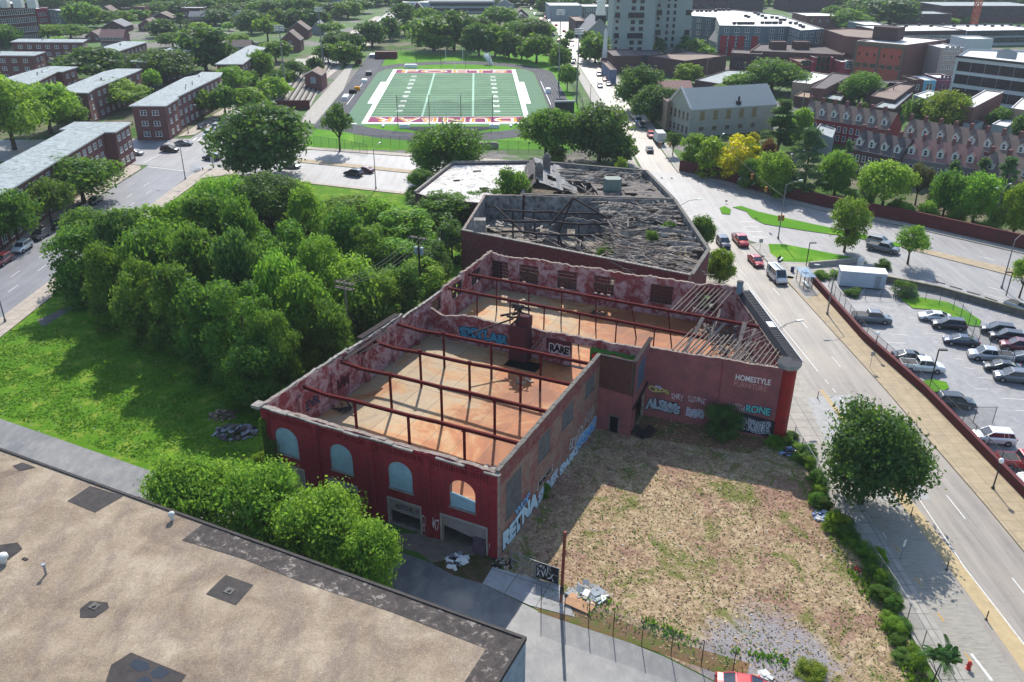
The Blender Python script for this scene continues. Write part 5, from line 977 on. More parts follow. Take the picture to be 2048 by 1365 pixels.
# roofs in the middle distance
for lab, pts, h, wm, rm in [('low house with a ragged pale roof left of the blue tarpaulin', [(1585, 164), (1622, 168), (1665, 150), (1625, 144)], 6, M_tanwall, M_whiteroof), ('dark roofed house with a chimney, beside the ragged pale roof', [(1622, 176), (1650, 178), (1705, 150), (1665, 145)], 6.5, M_apt, M_dkroof),
                            ('flat roofed building with a dark grey roof beneath the ornate block', [(1730, 178), (1760, 182), (1815, 162), (1740, 160)], 6, M_aptd, M_dkroof), ('flat roofed building with a pinkish brown roof and black parapet', [(1742, 192), (1790, 200), (1830, 170), (1778, 165)], 6, M_aptd, M_brownflat),
                            ('narrow building with a blue grey roof behind the rowhouses', [(1745, 214), (1790, 218), (1826, 186), (1806, 182)], 5, M_aptd, M_felt), ('pale roofed shed among the backyards', [(1828, 190), (1850, 198), (1880, 186), (1858, 180)], 5, M_greyw, M_whiteroof),
                            ('long brick house with a white roof running away from the camera', [(1915, 211), (1948, 215), (2008, 184), (1970, 180)], 8, M_apt, M_whiteroof), ('brick house with a white roof at the right edge', [(2022, 216), (2060, 222), (2090, 200), (2044, 196)], 7, M_tanwall, M_whiteroof),
                            ('small blue grey shed between the trees', [(1927, 246), (1950, 250), (1968, 243), (1945, 240)], 3.6, M_greyw, M_dkroof), ('conservatory like white shed near the right edge', [(1984, 248), (2014, 254), (2038, 238), (2012, 233)], 4, M_greyw, M_whiteroof),
                            ('low yard building with a pale roof left of the leafy trees', [(1390, 160), (1440, 168), (1500, 142), (1455, 140)], 3.5, M_aptd, M_felt), ('dark green roofed garage behind the rowhouses', [(1650, 196), (1682, 202), (1688, 192), (1660, 188)], 4, simple('ivy_green_wall', (48, 74, 38), .9, .1, var=.3), M_felt),
                            ('low garage with a flat tan roof beside the leafy trees', [(1640, 170), (1676, 186), (1712, 180), (1690, 164)], 4, M_pinkwall, M_brownflat), ('blue shed under the ragged roof', [(1612, 178), (1632, 182), (1640, 172), (1618, 170)], 4, simple('blue_tarp', (70, 100, 150), .7, .3, var=.3), M_whiteroof),
                            ('brick garage at the foot of the leaning utility pole', [(1588, 192), (1618, 196), (1640, 186), (1606, 182)], 3.5, M_aptd, M_tanwall)]:
    flat('flat_roofed_house', lab, 'building', pxp(pts, h), h - .3, wm, rm, 0, .3, trim=M_dkroof if rm is not M_whiteroof else M_trimw)
# dormered rowhouses ---------------------------------------------------
def rowhouses(n, pa, pb, label, grp, wm, rm, h=6.0, depth=8.5, rise=4.0, chim=2, wincol=None):
    a, b = G(pa[0], pa[1], h), G(pb[0], pb[1], h); d = (b - a) / n; W_ = d.length; rz = math.atan2(d.y, d.x)
    words = ('first', 'second', 'third', 'fourth', 'fifth', 'sixth', 'seventh', 'eighth', 'ninth')
    for k in range(n):
        if k == 0:
            a0 = (a.x, a.y); r_ = gabled('dormered_rowhouse', None, 'house', a0, (a.x + d.x, a.y + d.y), depth, h, rise, wm, rm, 'side', grp, [(2, (1.0, 3.4), .9, 1.5, M_wframe, M_glass, 'sash')], None, 0.0)
            c = MB(); c.box(-.3, .3, depth * .44, depth * .58, h + rise * .75, h + rise + 1.2); c.build('chimney', M_apt, [x for x in r_.children if x.name.startswith('roof')][0])
            mb = MB(); x0, x1 = W_ / 2 - .75, W_ / 2 + .75; yb_ = .9; zb_ = h + rise * yb_ / (depth / 2); mb.prism([(x0, yb_), (x1, yb_), (x1, yb_ + 2.4), (x0, yb_ + 2.4)], zb_ - .3, zb_ + 1.5, 0, False); mb.face([(x0, yb_, zb_ + 1.5), (x1, yb_, zb_ + 1.5), (W_ / 2, yb_, zb_ + 2.3)])
            mb.face([(x0 - .15, yb_ - .15, zb_ + 1.4), (W_ / 2, yb_ - .15, zb_ + 2.4), (W_ / 2, yb_ + 3.2, zb_ + 2.4), (x0 - .15, yb_ + 3.2, zb_ + 1.4)], 1); mb.face([(W_ / 2, yb_ - .15, zb_ + 2.4), (x1 + .15, yb_ - .15, zb_ + 1.4), (x1 + .15, yb_ + 3.2, zb_ + 1.4), (W_ / 2, yb_ + 3.2, zb_ + 2.4)], 1)
            dm = mb.build('dormer', [M_trimw, rm], r_); put('dormer_window', win_mesh(.8, 1.2, M_wframe, M_glass, 'sash'), dm, (W_ / 2, yb_, zb_ + .25)); p0 = r_
        else: r_ = copy_tree(p0); r_.location = (a.x + d.x * k, a.y + d.y * k, 0)
        r_['label'] = label % words[k]
rowhouses(7, (1603, 233), (1776, 261), 'dormered rowhouse with red shutters in the back row, %s from the left', 'dormered rowhouses, back row left', simple('rose_front', (132, 62, 64), .9, .1, var=.2), M_brownroof)
rowhouses(8, (1800, 273), (2052, 318), 'brown roofed dormered rowhouse in the back row on the right, %s from its left', 'dormered rowhouses, back row right', M_apt, M_brownroof)
rowhouses(4, (1700, 297), (1800, 318), 'dark roofed dormered rowhouse in the front row on the left, %s from its left', 'dormered rowhouses, front row left', M_aptd, M_dkroof)
rowhouses(5, (1803, 316), (1950, 338), 'pink brown roofed dormered rowhouse in the front row, %s from its left', 'dormered rowhouses, front row centre', simple('faded_rear_front', (118, 112, 112), .85, .15, var=.2), M_pinkroof)
rowhouses(3, (1955, 345), (2060, 368), 'plain brown roofed rowhouse in the front row at the right edge, %s from its left', 'dormered rowhouses, front row right', M_tanwall, M_brownroof)
fpx('brick_end_house', 'ruined brick end house left of the front row of rowhouses', 'house', 1704, 1738, 345, 296, 9, M_apt, M_dkroof, [], yb2=350)
flat('canopy_building', 'building with a pale blue grey curved canopy beside the tall pine', 'building', pxp([(1628, 262), (1665, 276), (1672, 258), (1640, 248)], 5), 4.7, M_greyw, M_felt, 0, .3)
# ------------------------------------------------------------------ burnt out ruins beyond the warehouse
q = N('peeling_white_roof'); f1 = q.noise(.5, 7, .75, dist=1.5); f2 = q.noise(3, 6, .8); c = q.ramp(f1, [(.38, L((110, 104, 98))), (.46, L((176, 172, 166))), (.7, L((206, 203, 198)))]); c = q.mix(q.val(f2, .6, .75, 0, .6), c, L((140, 132, 124))); q.base(c, .8, .25); q.bump(f1, .1, .6); M_peel = q.m
q = N('charred_interior'); f1 = q.noise(.7, 8, .8, dist=1); c = q.ramp(f1, [(.35, L((58, 52, 48))), (.52, L((104, 96, 88))), (.66, L((148, 138, 124)))]); q.base(c, .95, .1); q.bump(f1, .15, .8); M_char = q.m
q = N('warped_roofing'); f1 = q.noise(1.2, 8, .8, q.mapping(q.pos, (.35, 1.6, 1), (0, 0, R(25))), 1.0); c = q.ramp(f1, [(.38, L((50, 44, 40))), (.5, L((116, 106, 96))), (.64, L((180, 170, 156)))]); q.base(c, .85, .2); q.bump(f1, .12, .8); M_warp = q.m
M_ruinbrick = brick('ruin_outer_brick', (112, 50, 54), (98, 44, 48), (88, 46, 48), mix2=(92, 72, 62), bw=.45)
M_ruinin = simple('sooty_plaster', (142, 142, 140), .95, .1, scale=.8, rgb2=(66, 60, 58))
def ruin(name, label, pts, h, tops, nm_seed):
    root = empty(name, (0, 0, 0), 0, label, 'building'); pts = ccw(pts); n = len(pts)
    for i in range(n):
        a, b = pts[i], pts[(i + 1) % n]; d = Vector((b[0] - a[0], b[1] - a[1], 0)).normalized(); wall('wall', a, (b[0] - d.x * .46, b[1] - d.y * .46), .45, 0, h, tops.get(i, []), [M_ruinbrick, M_ruinin, M_mortar], root, .05, .9, nm_seed + i)
    return root
R2 = [(-8.7, 136.0), (26.3, 115.8), (31.4, 127.4), (30.7, 155.4), (1.8, 157.6), (-5.6, 158.0)]
rr_ = ruin('burnt_out_warehouse', 'burnt out brick warehouse with collapsed charred roof, directly behind the steel framed one', R2, 7.9, {0: [(27.5, 31.5, 3.6, 6.2)], 3: [(5, 7, 2, 4)]}, 40)
mb = MB(); poly_top(mb, [(p[0] * .985 + .2, p[1] * .99 + 1.3) for p in R2], 3.2); mb.build('rubble_floor', simple('ash_floor', (150, 142, 130), .95, .1, scale=.9, rgb2=(72, 64, 58)), rr_)
mb = MB(); d = Vector((35.0, -20.2, 0)); L_ = d.length; d.normalize()
for k in range(int(L_ / .62)): p = Vector((-8.7, 136, 7.98)) + d * (k * .62) + Vector((.1, .2, 0)); mb.bar(p, p + d * .56, .58, .14 + .02 * (k % 2))
mb.build('tile_coping', M_coping, rr_)
mb = MB(); e_ = [(26.4, 116.2, 7.98), (31.2, 127.4, 7.98), (30.5, 155, 7.98)]; [mb.bar(e_[i], e_[i + 1], .6, .16) for i in range(2)]; mb.bar((30.5, 155.6, 7.98), (2, 157.9, 7.98), .7, .16); mb.build('parapet_cap', M_conc_dk, rr_)
def warped(pa, pb, wd, n, name, mt, amp=.35, seed=1, parent=None):
    """crumpled roofing sheet: strip of height field between two edges"""
    rnd = random.Random(seed); pa, pb, wd = Vector(pa), Vector(pb), Vector(wd); nx, ny = n; mb = MB(); g = {}
    ph = [rnd.uniform(0, 6) for _ in range(8)]
    for i in range(nx + 1):
        for j in range(ny + 1):
            u, v = i / nx, j / ny; p = pa + (pb - pa) * u + wd * v; p.z += amp * (math.sin(u * 7 + ph[0] + v * 3) * .5 + math.sin(v * 26 + ph[1] + 1.6 * math.sin(u * 4 + ph[2])) * .6 + math.sin(u * 9 + v * 47 + ph[3]) * .3 + rnd.uniform(-.12, .12)); p.x += rnd.uniform(-.05, .05); p.y += rnd.uniform(-.05, .05); g[i, j] = len(mb.v); mb.v.append(tuple(p))
    for i in range(nx):
        for j in range(ny):
            if math.sin(i * .33 + ph[4]) * math.sin(j * .6 + ph[5]) > .62 + rnd.uniform(-.12, .12) or rnd.random() < .02: continue
            mb.f.append((g[i, j], g[i + 1, j], g[i + 1, j + 1], g[i, j + 1])); mb.m.append(0)
    return mb.build(name, mt, parent)
def sticks(c0, c1, z0_, z1_, n, mt, name, parent, seed, ln=(1, 4), wd=(.08, .3), ang=None):
    rnd = random.Random(seed); mb = MB()
    for k in range(n):
        c = Vector((rnd.uniform(c0[0], c1[0]), rnd.uniform(c0[1], c1[1]), rnd.uniform(z0_, z1_))); an = rnd.uniform(0, 3.14) if ang is None else ang + rnd.gauss(0, .35); dv = Vector((math.cos(an), math.sin(an), rnd.uniform(-.35, .35))) * rnd.uniform(*ln) / 2; mb.bar(c - dv, c + dv, rnd.uniform(*wd), rnd.uniform(.05, .18))
    return mb.build(name, mt, parent)
warped((14, 123.5, 6.6), (26.2, 117.0, 6.9), (3.6, 7.5, .3), (30, 40), 'collapsed_roof', M_warp, .45, 3, rr_)
warped((17, 131, 6.2), (30.6, 127.8, 7.2), (-.4, 12, .4), (30, 60), 'collapsed_roof', M_warp, .6, 4, rr_)
warped((16, 144, 7.0), (30.2, 143, 7.3), (0, 11, .1), (30, 56), 'collapsed_roof', M_warp, .5, 5, rr_)
warped((-7.4, 139, 4.5), (-1.0, 135.5, 4.0), (1.5, 13, -1), (14, 22), 'collapsed_roof', M_char, .6, 6, rr_)
warped((-2, 136.5, 3.4), (12, 128.5, 3.6), (2, 9, 0), (28, 40), 'collapsed_roof', M_char, .8, 7, rr_)
sticks((-3, 131), (20, 143), 3.3, 5.6, 110, M_wood, 'charred_beams', rr_, 1, (1.5, 5)); sticks((15, 120), (29, 140), 5.6, 7.7, 260, M_wood, 'broken_rafters', rr_, 2, (1, 4.5), (.05, .18), R(-25)); sticks((16, 140), (29, 154), 6.6, 8.1, 160, M_debrisd, 'broken_boards', rr_, 3, (.8, 3), (.1, .4))
sticks((-6, 140), (6, 152), 3.6, 5.0, 60, M_debris, 'plaster_rubble', rr_, 4, (.4, 1.6), (.1, .5))
for b_, z_ in ((151.0, 6.9), (146.5, 6.4), (141, 6.1), (134.5, 4.2)):
    mb = MB(); p = Vector((-2, b_, z_)); x = -2
    while x < 17: q2 = Vector((x + 3, b_ - (x + 5) * .10, z_ + random.uniform(-.25, .2))); mb.bar(p, q2, .28, .34); p = q2; x += 3
    mb.build('charred_girder', M_woodd, rr_)
    mb = MB()
    for x in range(0, 16, 4): mb.bar((x, b_ - (x + 5) * .1, 1), (x + random.uniform(-.3, .3), b_ - (x + 5) * .1, z_), .28)
    mb.build('charred_posts', M_woodd, rr_)
mb = MB(); [mb.bar(*s_, .3) for s_ in [((8, 147.5, 3), (10.8, 148, 10.2)), ((10.8, 148, 10.2), (17.5, 146, 6.8)), ((10.8, 148, 10.2), (6.5, 145, 6.0)), ((-3.5, 150.5, 7.9), (3.5, 141.5, 4.2)), ((8, 140, 5.5), (10, 135, 2)), ((12, 140, 6), (9.5, 136, 2))]]; mb.build('broken_truss', M_woodd, rr_)
wall('partition', (2, 148.8), (17, 147.4), .3, 1.2, [(0, 6.4), (5, 5.2), (9, 6.6), (15, 6.0)], [(3, 4.6, 2.2, 4.2), (8, 9.4, 2.2, 4.4)], [M_ruinin, M_ruinin, M_char], rr_, .3, .6, 90); wall('partition', (-1, 140.6), (13, 134.4), .3, 1.2, [(0, 3.6), (6, 4.6), (10, 3.0), (15.4, 4.4)], [(4, 5.6, 1.3, 3.0), (9, 10.6, 1.3, 2.6)], [M_ruinin, M_ruinin, M_char], rr_, .35, .6, 91)
mb = MB(); mb.box(-6.6, -4.6, 136.2, 137.8, 6.5, 9.6); mb.build('chimney', M_coping, rr_)
R3 = [(1.6, 158.3), (30.7, 156.4), (28.4, 177.6), (3.9, 185.6)]
rr_ = ruin('second_burnt_ruin', 'farther burnt ruin with a half fallen slate roof and two domed chimneys', R3, 7.6, {}, 60)
mb = MB(); poly_top(mb, [(2.2, 158.9), (30.1, 157.1), (28, 177.0), (4.3, 184.8)], 3.0); mb.build('rubble_floor', M_char, rr_)
warped((17, 159.5, 6.8), (29.6, 158, 7.1), (-1.5, 13, .2), (26, 24), 'sagging_roof', simple('grey_boards', (112, 104, 98), .9, .15, var=.3, scale=2), .12, 8, rr_)
warped((3, 172, 7.0), (27, 168, 6.9), (0, 9, .2), (34, 44), 'sagging_roof', M_warp, .4, 9, rr_)
warped((4.5, 163, 9.2), (4.5, 182, 9.4), (8.5, 1, -3.2), (30, 14), 'slate_roof', simple('old_slates', (104, 104, 104), .7, .3, var=.35, scale=2.5), .1, 10, rr_)
warped((2.4, 163, 6.8), (2.4, 182, 7.0), (2.1, 0, 2.3), (20, 5), 'slate_roof', M_dkroof, .08, 11, rr_)
sticks((10, 160), (20, 170), 4.5, 7.4, 60, M_wood, 'charred_beams', rr_, 11, (1, 4)); sticks((14, 170), (27, 178), 6.8, 7.8, 60, M_debrisd, 'broken_boards', rr_, 12, (.8, 2.6), (.1, .4))
for x, y in ((5.2, 168), (7.0, 176)):
    mb = MB(); mb.box(x - .8, x + .8, y - .7, y + .7, 8, 10.8); mb.tube([(x, y, 10.8), (x, y, 11.6)], [.95, .3], 12); mb.build('domed_chimney', M_conc_dk, rr_)
mb = MB(); mb.prism([(18.5, 163.5), (21, 163.5), (21.6, 164.8), (21, 166.2), (18.5, 166.2), (17.9, 164.8)], 7, 9.4); mb.build('roof_lantern', simple('green_grey_lead', (96, 110, 104), .7, .3, var=.2), rr_)
mb = MB(); e_ = [(1.7, 158.4, 7.7), (30.6, 156.6, 7.7), (28.3, 177.5, 7.7), (4, 185.4, 7.7)]; [mb.bar(e_[i], e_[(i + 1) % 4], .65, .18) for i in range(4)]; mb.build('parapet_cap', M_conc_dk, rr_)
r_ = flat('white_roofed_ruin', 'low abandoned building with a peeling white roof and dark holes', 'building', [(-19.7, 165.5), (-14.6, 160.8), (-5.5, 158.6), (1.0, 158.8), (3.2, 186), (3.6, 191.2), (-13.8, 189.6)], 5.6, M_aptd, M_peel, 0, .3, trim=M_coping)
c = r_.location
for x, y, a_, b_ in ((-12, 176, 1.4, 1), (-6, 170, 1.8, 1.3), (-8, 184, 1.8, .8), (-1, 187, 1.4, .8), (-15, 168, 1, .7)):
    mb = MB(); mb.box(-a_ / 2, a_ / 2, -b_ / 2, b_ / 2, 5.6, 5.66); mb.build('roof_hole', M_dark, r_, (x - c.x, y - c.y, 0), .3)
mb = MB(); mb.bar((-19.7, 165.5, 6.0), (-13.8, 189.6, 6.0), .5, .5); mb.bar((-13.8, 189.6, 6), (3.6, 191.2, 6), .5, .8); mb.build('parapet', M_coping, r_, (-c.x, -c.y, 0))
# ------------------------------------------------------------------ gravel roofed building in the foreground
GC = Vector((1.15, 44.95, 0)); GT = R(-25.2)
gb = empty('gravel_roofed_building', GC, GT, 'large flat building with a brown gravel roof and tarred edge, nearest the camera', 'building')
mb = MB(); mb.prism([(0, 0), (-95, 0), (-95, -45), (0, -45)], 0, 7.8, 0, False); mb.build('wall', simple('pale_painted_wall', (140, 150, 160), .85, .15, var=.3), gb)
mb = MB(); poly_top(mb, [(-.2, -.2), (-94.6, -.2), (-94.6, -44.6), (-.2, -44.6)], 7.86); roof = mb.build('gravel_roof', M_roofgravel, gb)
mb = MB()
poly_top(mb, [(-30, -.2), (0 - .2, -.2), (-.2, -30), (-1.9, -30), (-2.1, -2.1), (-10, -2.0), (-18, -2.3), (-24, -2.2), (-30.0, -2.6)], 7.885); mb.build('tarred_edge', M_tar, gb)
mb = MB(); mb.box(-95, .05, -.2, .05, 7.6, 7.98); mb.box(-.2, .05, -45, -.201, 7.6, 7.98); mb.build('parapet_edge', M_tarb, gb)
mb = MB(); mb.box(.06, .5, -14, -2.5, 2.6, 5.8); mb.build('loading_door_hood', M_tarb, gb)
def onroof(x, y): p = G(x, y, 7.9) - GC; return (p.x * math.cos(-GT) - p.y * math.sin(-GT), p.x * math.sin(-GT) + p.y * math.cos(-GT))
def patch(pts, mt, z, name):
    mb = MB(); poly_top(mb, [onroof(*p) for p in pts], z); return mb.build(name, mt, gb)
patch([(452, 1150), (507, 1170), (472, 1210), (412, 1188), (440, 1160)], M_tarb, 7.89, 'tar_patch'); patch([(160, 1218), (180, 1202), (215, 1205), (218, 1215), (190, 1235), (160, 1235)], M_tarb, 7.89, 'tar_patch')
patch([(135, 1002), (180, 972), (247, 992), (190, 1025)], M_tarb, 7.89, 'tar_patch'); patch([(25, 932), (45, 925), (72, 935), (40, 942)], M_tarb, 7.89, 'tar_patch'); patch([(0, 1090), (35, 1085), (45, 1098), (10, 1125), (-30, 1125)], M_tarb, 7.89, 'tar_patch')
patch([(222, 1330), (262, 1305), (372, 1350), (340, 1400), (200, 1400)], M_tarb, 7.89, 'tar_patch')
M_pud = N('standing_water').base(L((24, 30, 34)), .04, .8).m
for pp in ([(258, 1330), (272, 1318), (296, 1326), (300, 1340), (275, 1344)], [(300, 1345), (320, 1333), (340, 1345), (325, 1358), (305, 1356)], [(275, 1360), (290, 1352), (305, 1362), (300, 1378), (275, 1378)]): patch(pp, M_pud, 7.90, 'puddle')
for x, y in ((459, 1182), (189, 1213)): p = onroof(x, y); mb = MB(); mb.box(-.35, .35, -.3, .3, 7.9, 7.94); mb.tube([(0, 0, 7.94), (0, 0, 8.05)], .14, 10); mb.build('roof_drain', M_conc_dk, gb, (p[0], p[1], 0))
for x, y, s_ in ((345, 1040, .7), (8, 1125, 1.1)):
    p = onroof(x, y); v = MB(); v.tube([(0, 0, 7.86), (0, 0, 8.3)], [.22 * s_, .2 * s_], 14); v.tube([(0, 0, 8.3), (0, 0, 8.36), (0, 0, 8.62), (0, 0, 8.74)], [.2 * s_, .4 * s_, .36 * s_, .05], 16); v.build('mushroom_vent', M_trimw, gb, (p[0], p[1], 0), 0, True)
p = onroof(92, 1148); v = MB(); v.tube([(0, 0, 7.86), (0, 0, 8.7)], .09, 10); v.tube([(0, 0, 8.7), (0, 0, 8.85)], .16, 10); v.build('vent_pipe', M_galv, gb, (p[0], p[1], 0))
p = onroof(50, 1118); v = MB(); v.box(-.25, .25, -.12, .12, 7.87, 7.92); v.build('roof_hatch', M_tarb, gb, (p[0], p[1], 0))
v = MB(); v.bar((-37.8, .1, 8.0), (-37.6, 3.0, 4.0), .05); v.bar((-37.6, 3, 4), (-37, 3.4, 3.9), .05); v.build('service_pipe', M_dframe, gb)
# ================================================================== VEGETATION
import numpy as np
M_leaf = leafmat('leaves_mid', (100, 140, 48), (64, 102, 34), .52)
M_leafl = leafmat('leaves_light', (140, 174, 58), (96, 142, 44), .57)
M_leafd = leafmat('leaves_dark', (78, 112, 52), (50, 82, 38), .45)
M_leafp = leafmat('pine_needles', (84, 118, 76), (54, 86, 56), .4)
M_leafy = leafmat('leaves_yellow', (236, 214, 20), (176, 178, 24), .5)
M_leafr = leafmat('leaves_red', (150, 60, 62), (104, 44, 46), .45)
M_leafb = leafmat('leaves_brown', (96, 72, 54), (70, 60, 44), .35)
M_leafyg = leafmat('leaves_yellow_green', (150, 166, 36), (92, 132, 34), .5)
M_bark = simple('bark', (74, 64, 54), .95, .1, var=.4, scale=3)
def leaf_arrays(C, Rr, n, size, rng, up=0.0, out=None, flat=1.0, inner=.72):
    """n leaf quads on the shells of lobes (centres C, radii Rr)"""
    C = np.array(C); Rr = np.array(Rr); w_ = Rr ** 2; idx = rng.choice(len(C), n, p=w_ / w_.sum())
    d = rng.normal(size=(n, 3)); d[:, 2] += up; d /= np.linalg.norm(d, axis=1)[:, None]
    c = C[idx]; r = Rr[idx] * np.clip(rng.normal(.92, .26, n), .3, 1.75)
    p = c + d * r[:, None] * np.array([1, 1, flat])
    nr = d + rng.normal(size=(n, 3)) * .55; nr /= np.linalg.norm(nr, axis=1)[:, None]
    t = np.cross(nr, rng.normal(size=(n, 3))); t /= np.linalg.norm(t, axis=1)[:, None]; b = np.cross(nr, t)
    s = size * rng.uniform(.45, 1.5, n)[:, None]
    V = np.stack([p - t * s, p - b * s * .55, p + t * s, p + b * s * .55], 1).reshape(-1, 3)
    return V
def leaf_mesh(name, V, mt):
    n = len(V) // 4; me = bpy.data.meshes.new(name); me.vertices.add(len(V)); me.vertices.foreach_set('co', V.astype('f').ravel())
    me.loops.add(n * 4); me.loops.foreach_set('vertex_index', np.arange(n * 4)); me.polygons.add(n); me.polygons.foreach_set('loop_start', np.arange(n) * 4); me.polygons.foreach_set('loop_total', np.full(n, 4))
    me.materials.append(mt); me.update(calc_edges=True); me.validate(); return me
def lobes(kind, rng):
    """crown of unit radius; z from 0 (ground) to H"""
    C = []; Rr = []
    if kind in ('broad', 'dense', 'sparse'):
        H, cb = {'broad': (1.55, .26), 'dense': (1.7, .06), 'sparse': (1.9, .42)}[kind]; cz = (H + H * cb) / 2 - .05; rz = (H - H * cb) / 2
        k = {'broad': 46, 'dense': 60, 'sparse': 26}[kind]
        for i in range(k):
            u = rng.uniform(-.75, 1); th = rng.uniform(0, 6.283); q_ = math.sqrt(max(0, 1 - u * u)); rr = rng.uniform(.55, .82) * (1 + .12 * math.sin(3 * th + 1.3)); C.append((q_ * math.cos(th) * rr, q_ * math.sin(th) * rr, cz + u * rz * .8)); Rr.append(rng.uniform(.16, .34))
        for i in range(k // 3): C.append((rng.uniform(-.4, .4), rng.uniform(-.4, .4), cz + rng.uniform(-.4, .4) * rz)); Rr.append(rng.uniform(.2, .38))
    elif kind == 'tall':
        H = 2.7
        for i in range(44): z = rng.uniform(.5, 2.5); e = math.sqrt(max(.05, 1 - ((z - 1.45) / 1.3) ** 2)); th = rng.uniform(0, 6.283); rr = e * rng.uniform(.3, .78); C.append((rr * math.cos(th), rr * math.sin(th), z)); Rr.append(rng.uniform(.2, .34))
    elif kind == 'grove':
        H = 2.3
        for i in range(50): z = rng.uniform(.1, 2.05); e = math.sqrt(max(.08, 1 - ((z - .9) / 1.35) ** 2)) if z > .9 else .95; th = rng.uniform(0, 6.283); rr = e * rng.uniform(.35, .85); C.append((rr * math.cos(th), rr * math.sin(th), z)); Rr.append(rng.uniform(.14, .32))
    elif kind == 'shrub':
        H = 1.3
        for i in range(26): th = rng.uniform(0, 6.283); z = rng.uniform(.1, 1.05); rr = rng.uniform(.2, .75) * math.sqrt(max(.1, 1 - (z / 1.3) ** 2)); C.append((rr * math.cos(th), rr * math.sin(th), z)); Rr.append(rng.uniform(.18, .34))
    elif kind == 'pine':
        H = 3.0
        for i in range(90):
            z = rng.uniform(.25, 2.85); e = (1 - (z / 3.05)) ** .75 * (1 if z > .5 else .8); th = rng.uniform(0, 6.283); rr = e * rng.uniform(.3, .95); C.append((rr * math.cos(th), rr * math.sin(th), z)); Rr.append(rng.uniform(.10, .2))
    return C, Rr, H
CR = {}
def crown(kind, lod, var, mt):
    k = (kind, lod, var, mt.name)
    if k not in CR:
        rng = np.random.default_rng(hash((kind, var)) % 1000 if 0 else {'broad': 1, 'dense': 2, 'sparse': 3, 'tall': 4, 'grove': 5, 'shrub': 6, 'pine': 7}[kind] * 100 + var)
        C, Rr, H = lobes(kind, rng)
        n, s = {0: (17000, .036), 1: (9000, .05), 2: (3200, .085), 3: (1100, .145)}[lod]
        n = int(n * {'broad': 1, 'dense': 1.25, 'sparse': .55, 'tall': 1.1, 'grove': 1.2, 'shrub': .7, 'pine': 1.3}[kind]); s *= {'pine': .8, 'sparse': 1.0}.get(kind, 1)
        V = leaf_arrays(C, Rr, n, s, rng, .35, flat=.8 if kind != 'pine' else .45, inner=.55)
        CR[k] = (leaf_mesh('crown', V, mt), H)
    return CR[k]
TK = {}
def trunk_mesh(kind, var):
    k = (kind, var)
    if k not in TK:
        rng = random.Random(var * 7 + len(kind)); mb = MB(); H = {'broad': 1.55, 'dense': 1.7, 'sparse': 1.9, 'tall': 2.7, 'grove': 2.3, 'shrub': 1.3, 'pine': 3.0}[kind]
        lean = (rng.uniform(-.05, .05), rng.uniform(-.05, .05)); fz = H * (.36 if kind != 'pine' else .8)
        mb.tube([(0, 0, -.03), (lean[0] * .4, lean[1] * .4, fz * .5), (lean[0], lean[1], fz)], [.075, .055, .045] if kind != 'pine' else [.06, .04, .015], 8)
        if kind != 'pine':
            for i in range(7):
                th = 6.283 * i / 7 + rng.uniform(-.3, .3); r1 = rng.uniform(.35, .7); z1 = H * rng.uniform(.55, .85); p0 = Vector((lean[0], lean[1], fz * rng.uniform(.75, 1))); p2 = Vector((r1 * math.cos(th), r1 * math.sin(th), z1)); pm = p0.lerp(p2, .5) + Vector((0, 0, .05))
                mb.tube([p0, pm, p2], [.034, .022, .008], 6)
                for j in range(2): e = pm.lerp(p2, .4) + Vector((rng.uniform(-.25, .25), rng.uniform(-.25, .25), rng.uniform(.05, .25))); mb.tube([pm, e], [.016, .005], 5)
        TK[k] = mb.mesh('trunk', M_bark)
    return TK[k]
TN = {'n': 0}
def tree(cx, yb, yt, wp, kind='broad', mt=None, label=None, group=None, name=None, base=None, cat='tree', z0=0.0):
    mt = mt or M_leaf; b = base or G(cx, yb, z0); h = HT(b, yt, z0) - z0; r = wp / 2 * DEP((b.x, b.y, h * .6)) / FPX; dist = b.length
    lod = 0 if dist < 105 else 1 if dist < 200 else 2 if dist < 360 else 3
    if r > 6.2 and lod: lod -= 1
    TN['n'] += 1; v = TN['n'] % 3
    if dist > 360: v = TN['n'] % 2
    me, H = crown(kind, lod, v, mt); rz = (TN['n'] * 2.39996) % 6.283
    r_ = empty(name or {'pine': 'pine_tree', 'shrub': 'shrub'}.get(kind, 'tree'), b, rz, label, cat if kind != 'shrub' else 'shrub', group)
    sz = h / H / 1.04; sr = r / .98 * (1.38 if dist > 330 else 1.16 if dist > 200 else 1.05)
    put('crown' if kind != 'shrub' else 'foliage', me, r_, (0, 0, 0), 0, (sr, sr, sz)); put('trunk' if kind != 'shrub' else 'stem', trunk_mesh(kind, v), r_, (0, 0, 0), 0, (sr * .9, sr * .9, sz)); return r_
B, D_, S_, T_, GV, SH, PN = 'broad', 'dense', 'sparse', 'tall', 'grove', 'shrub', 'pine'
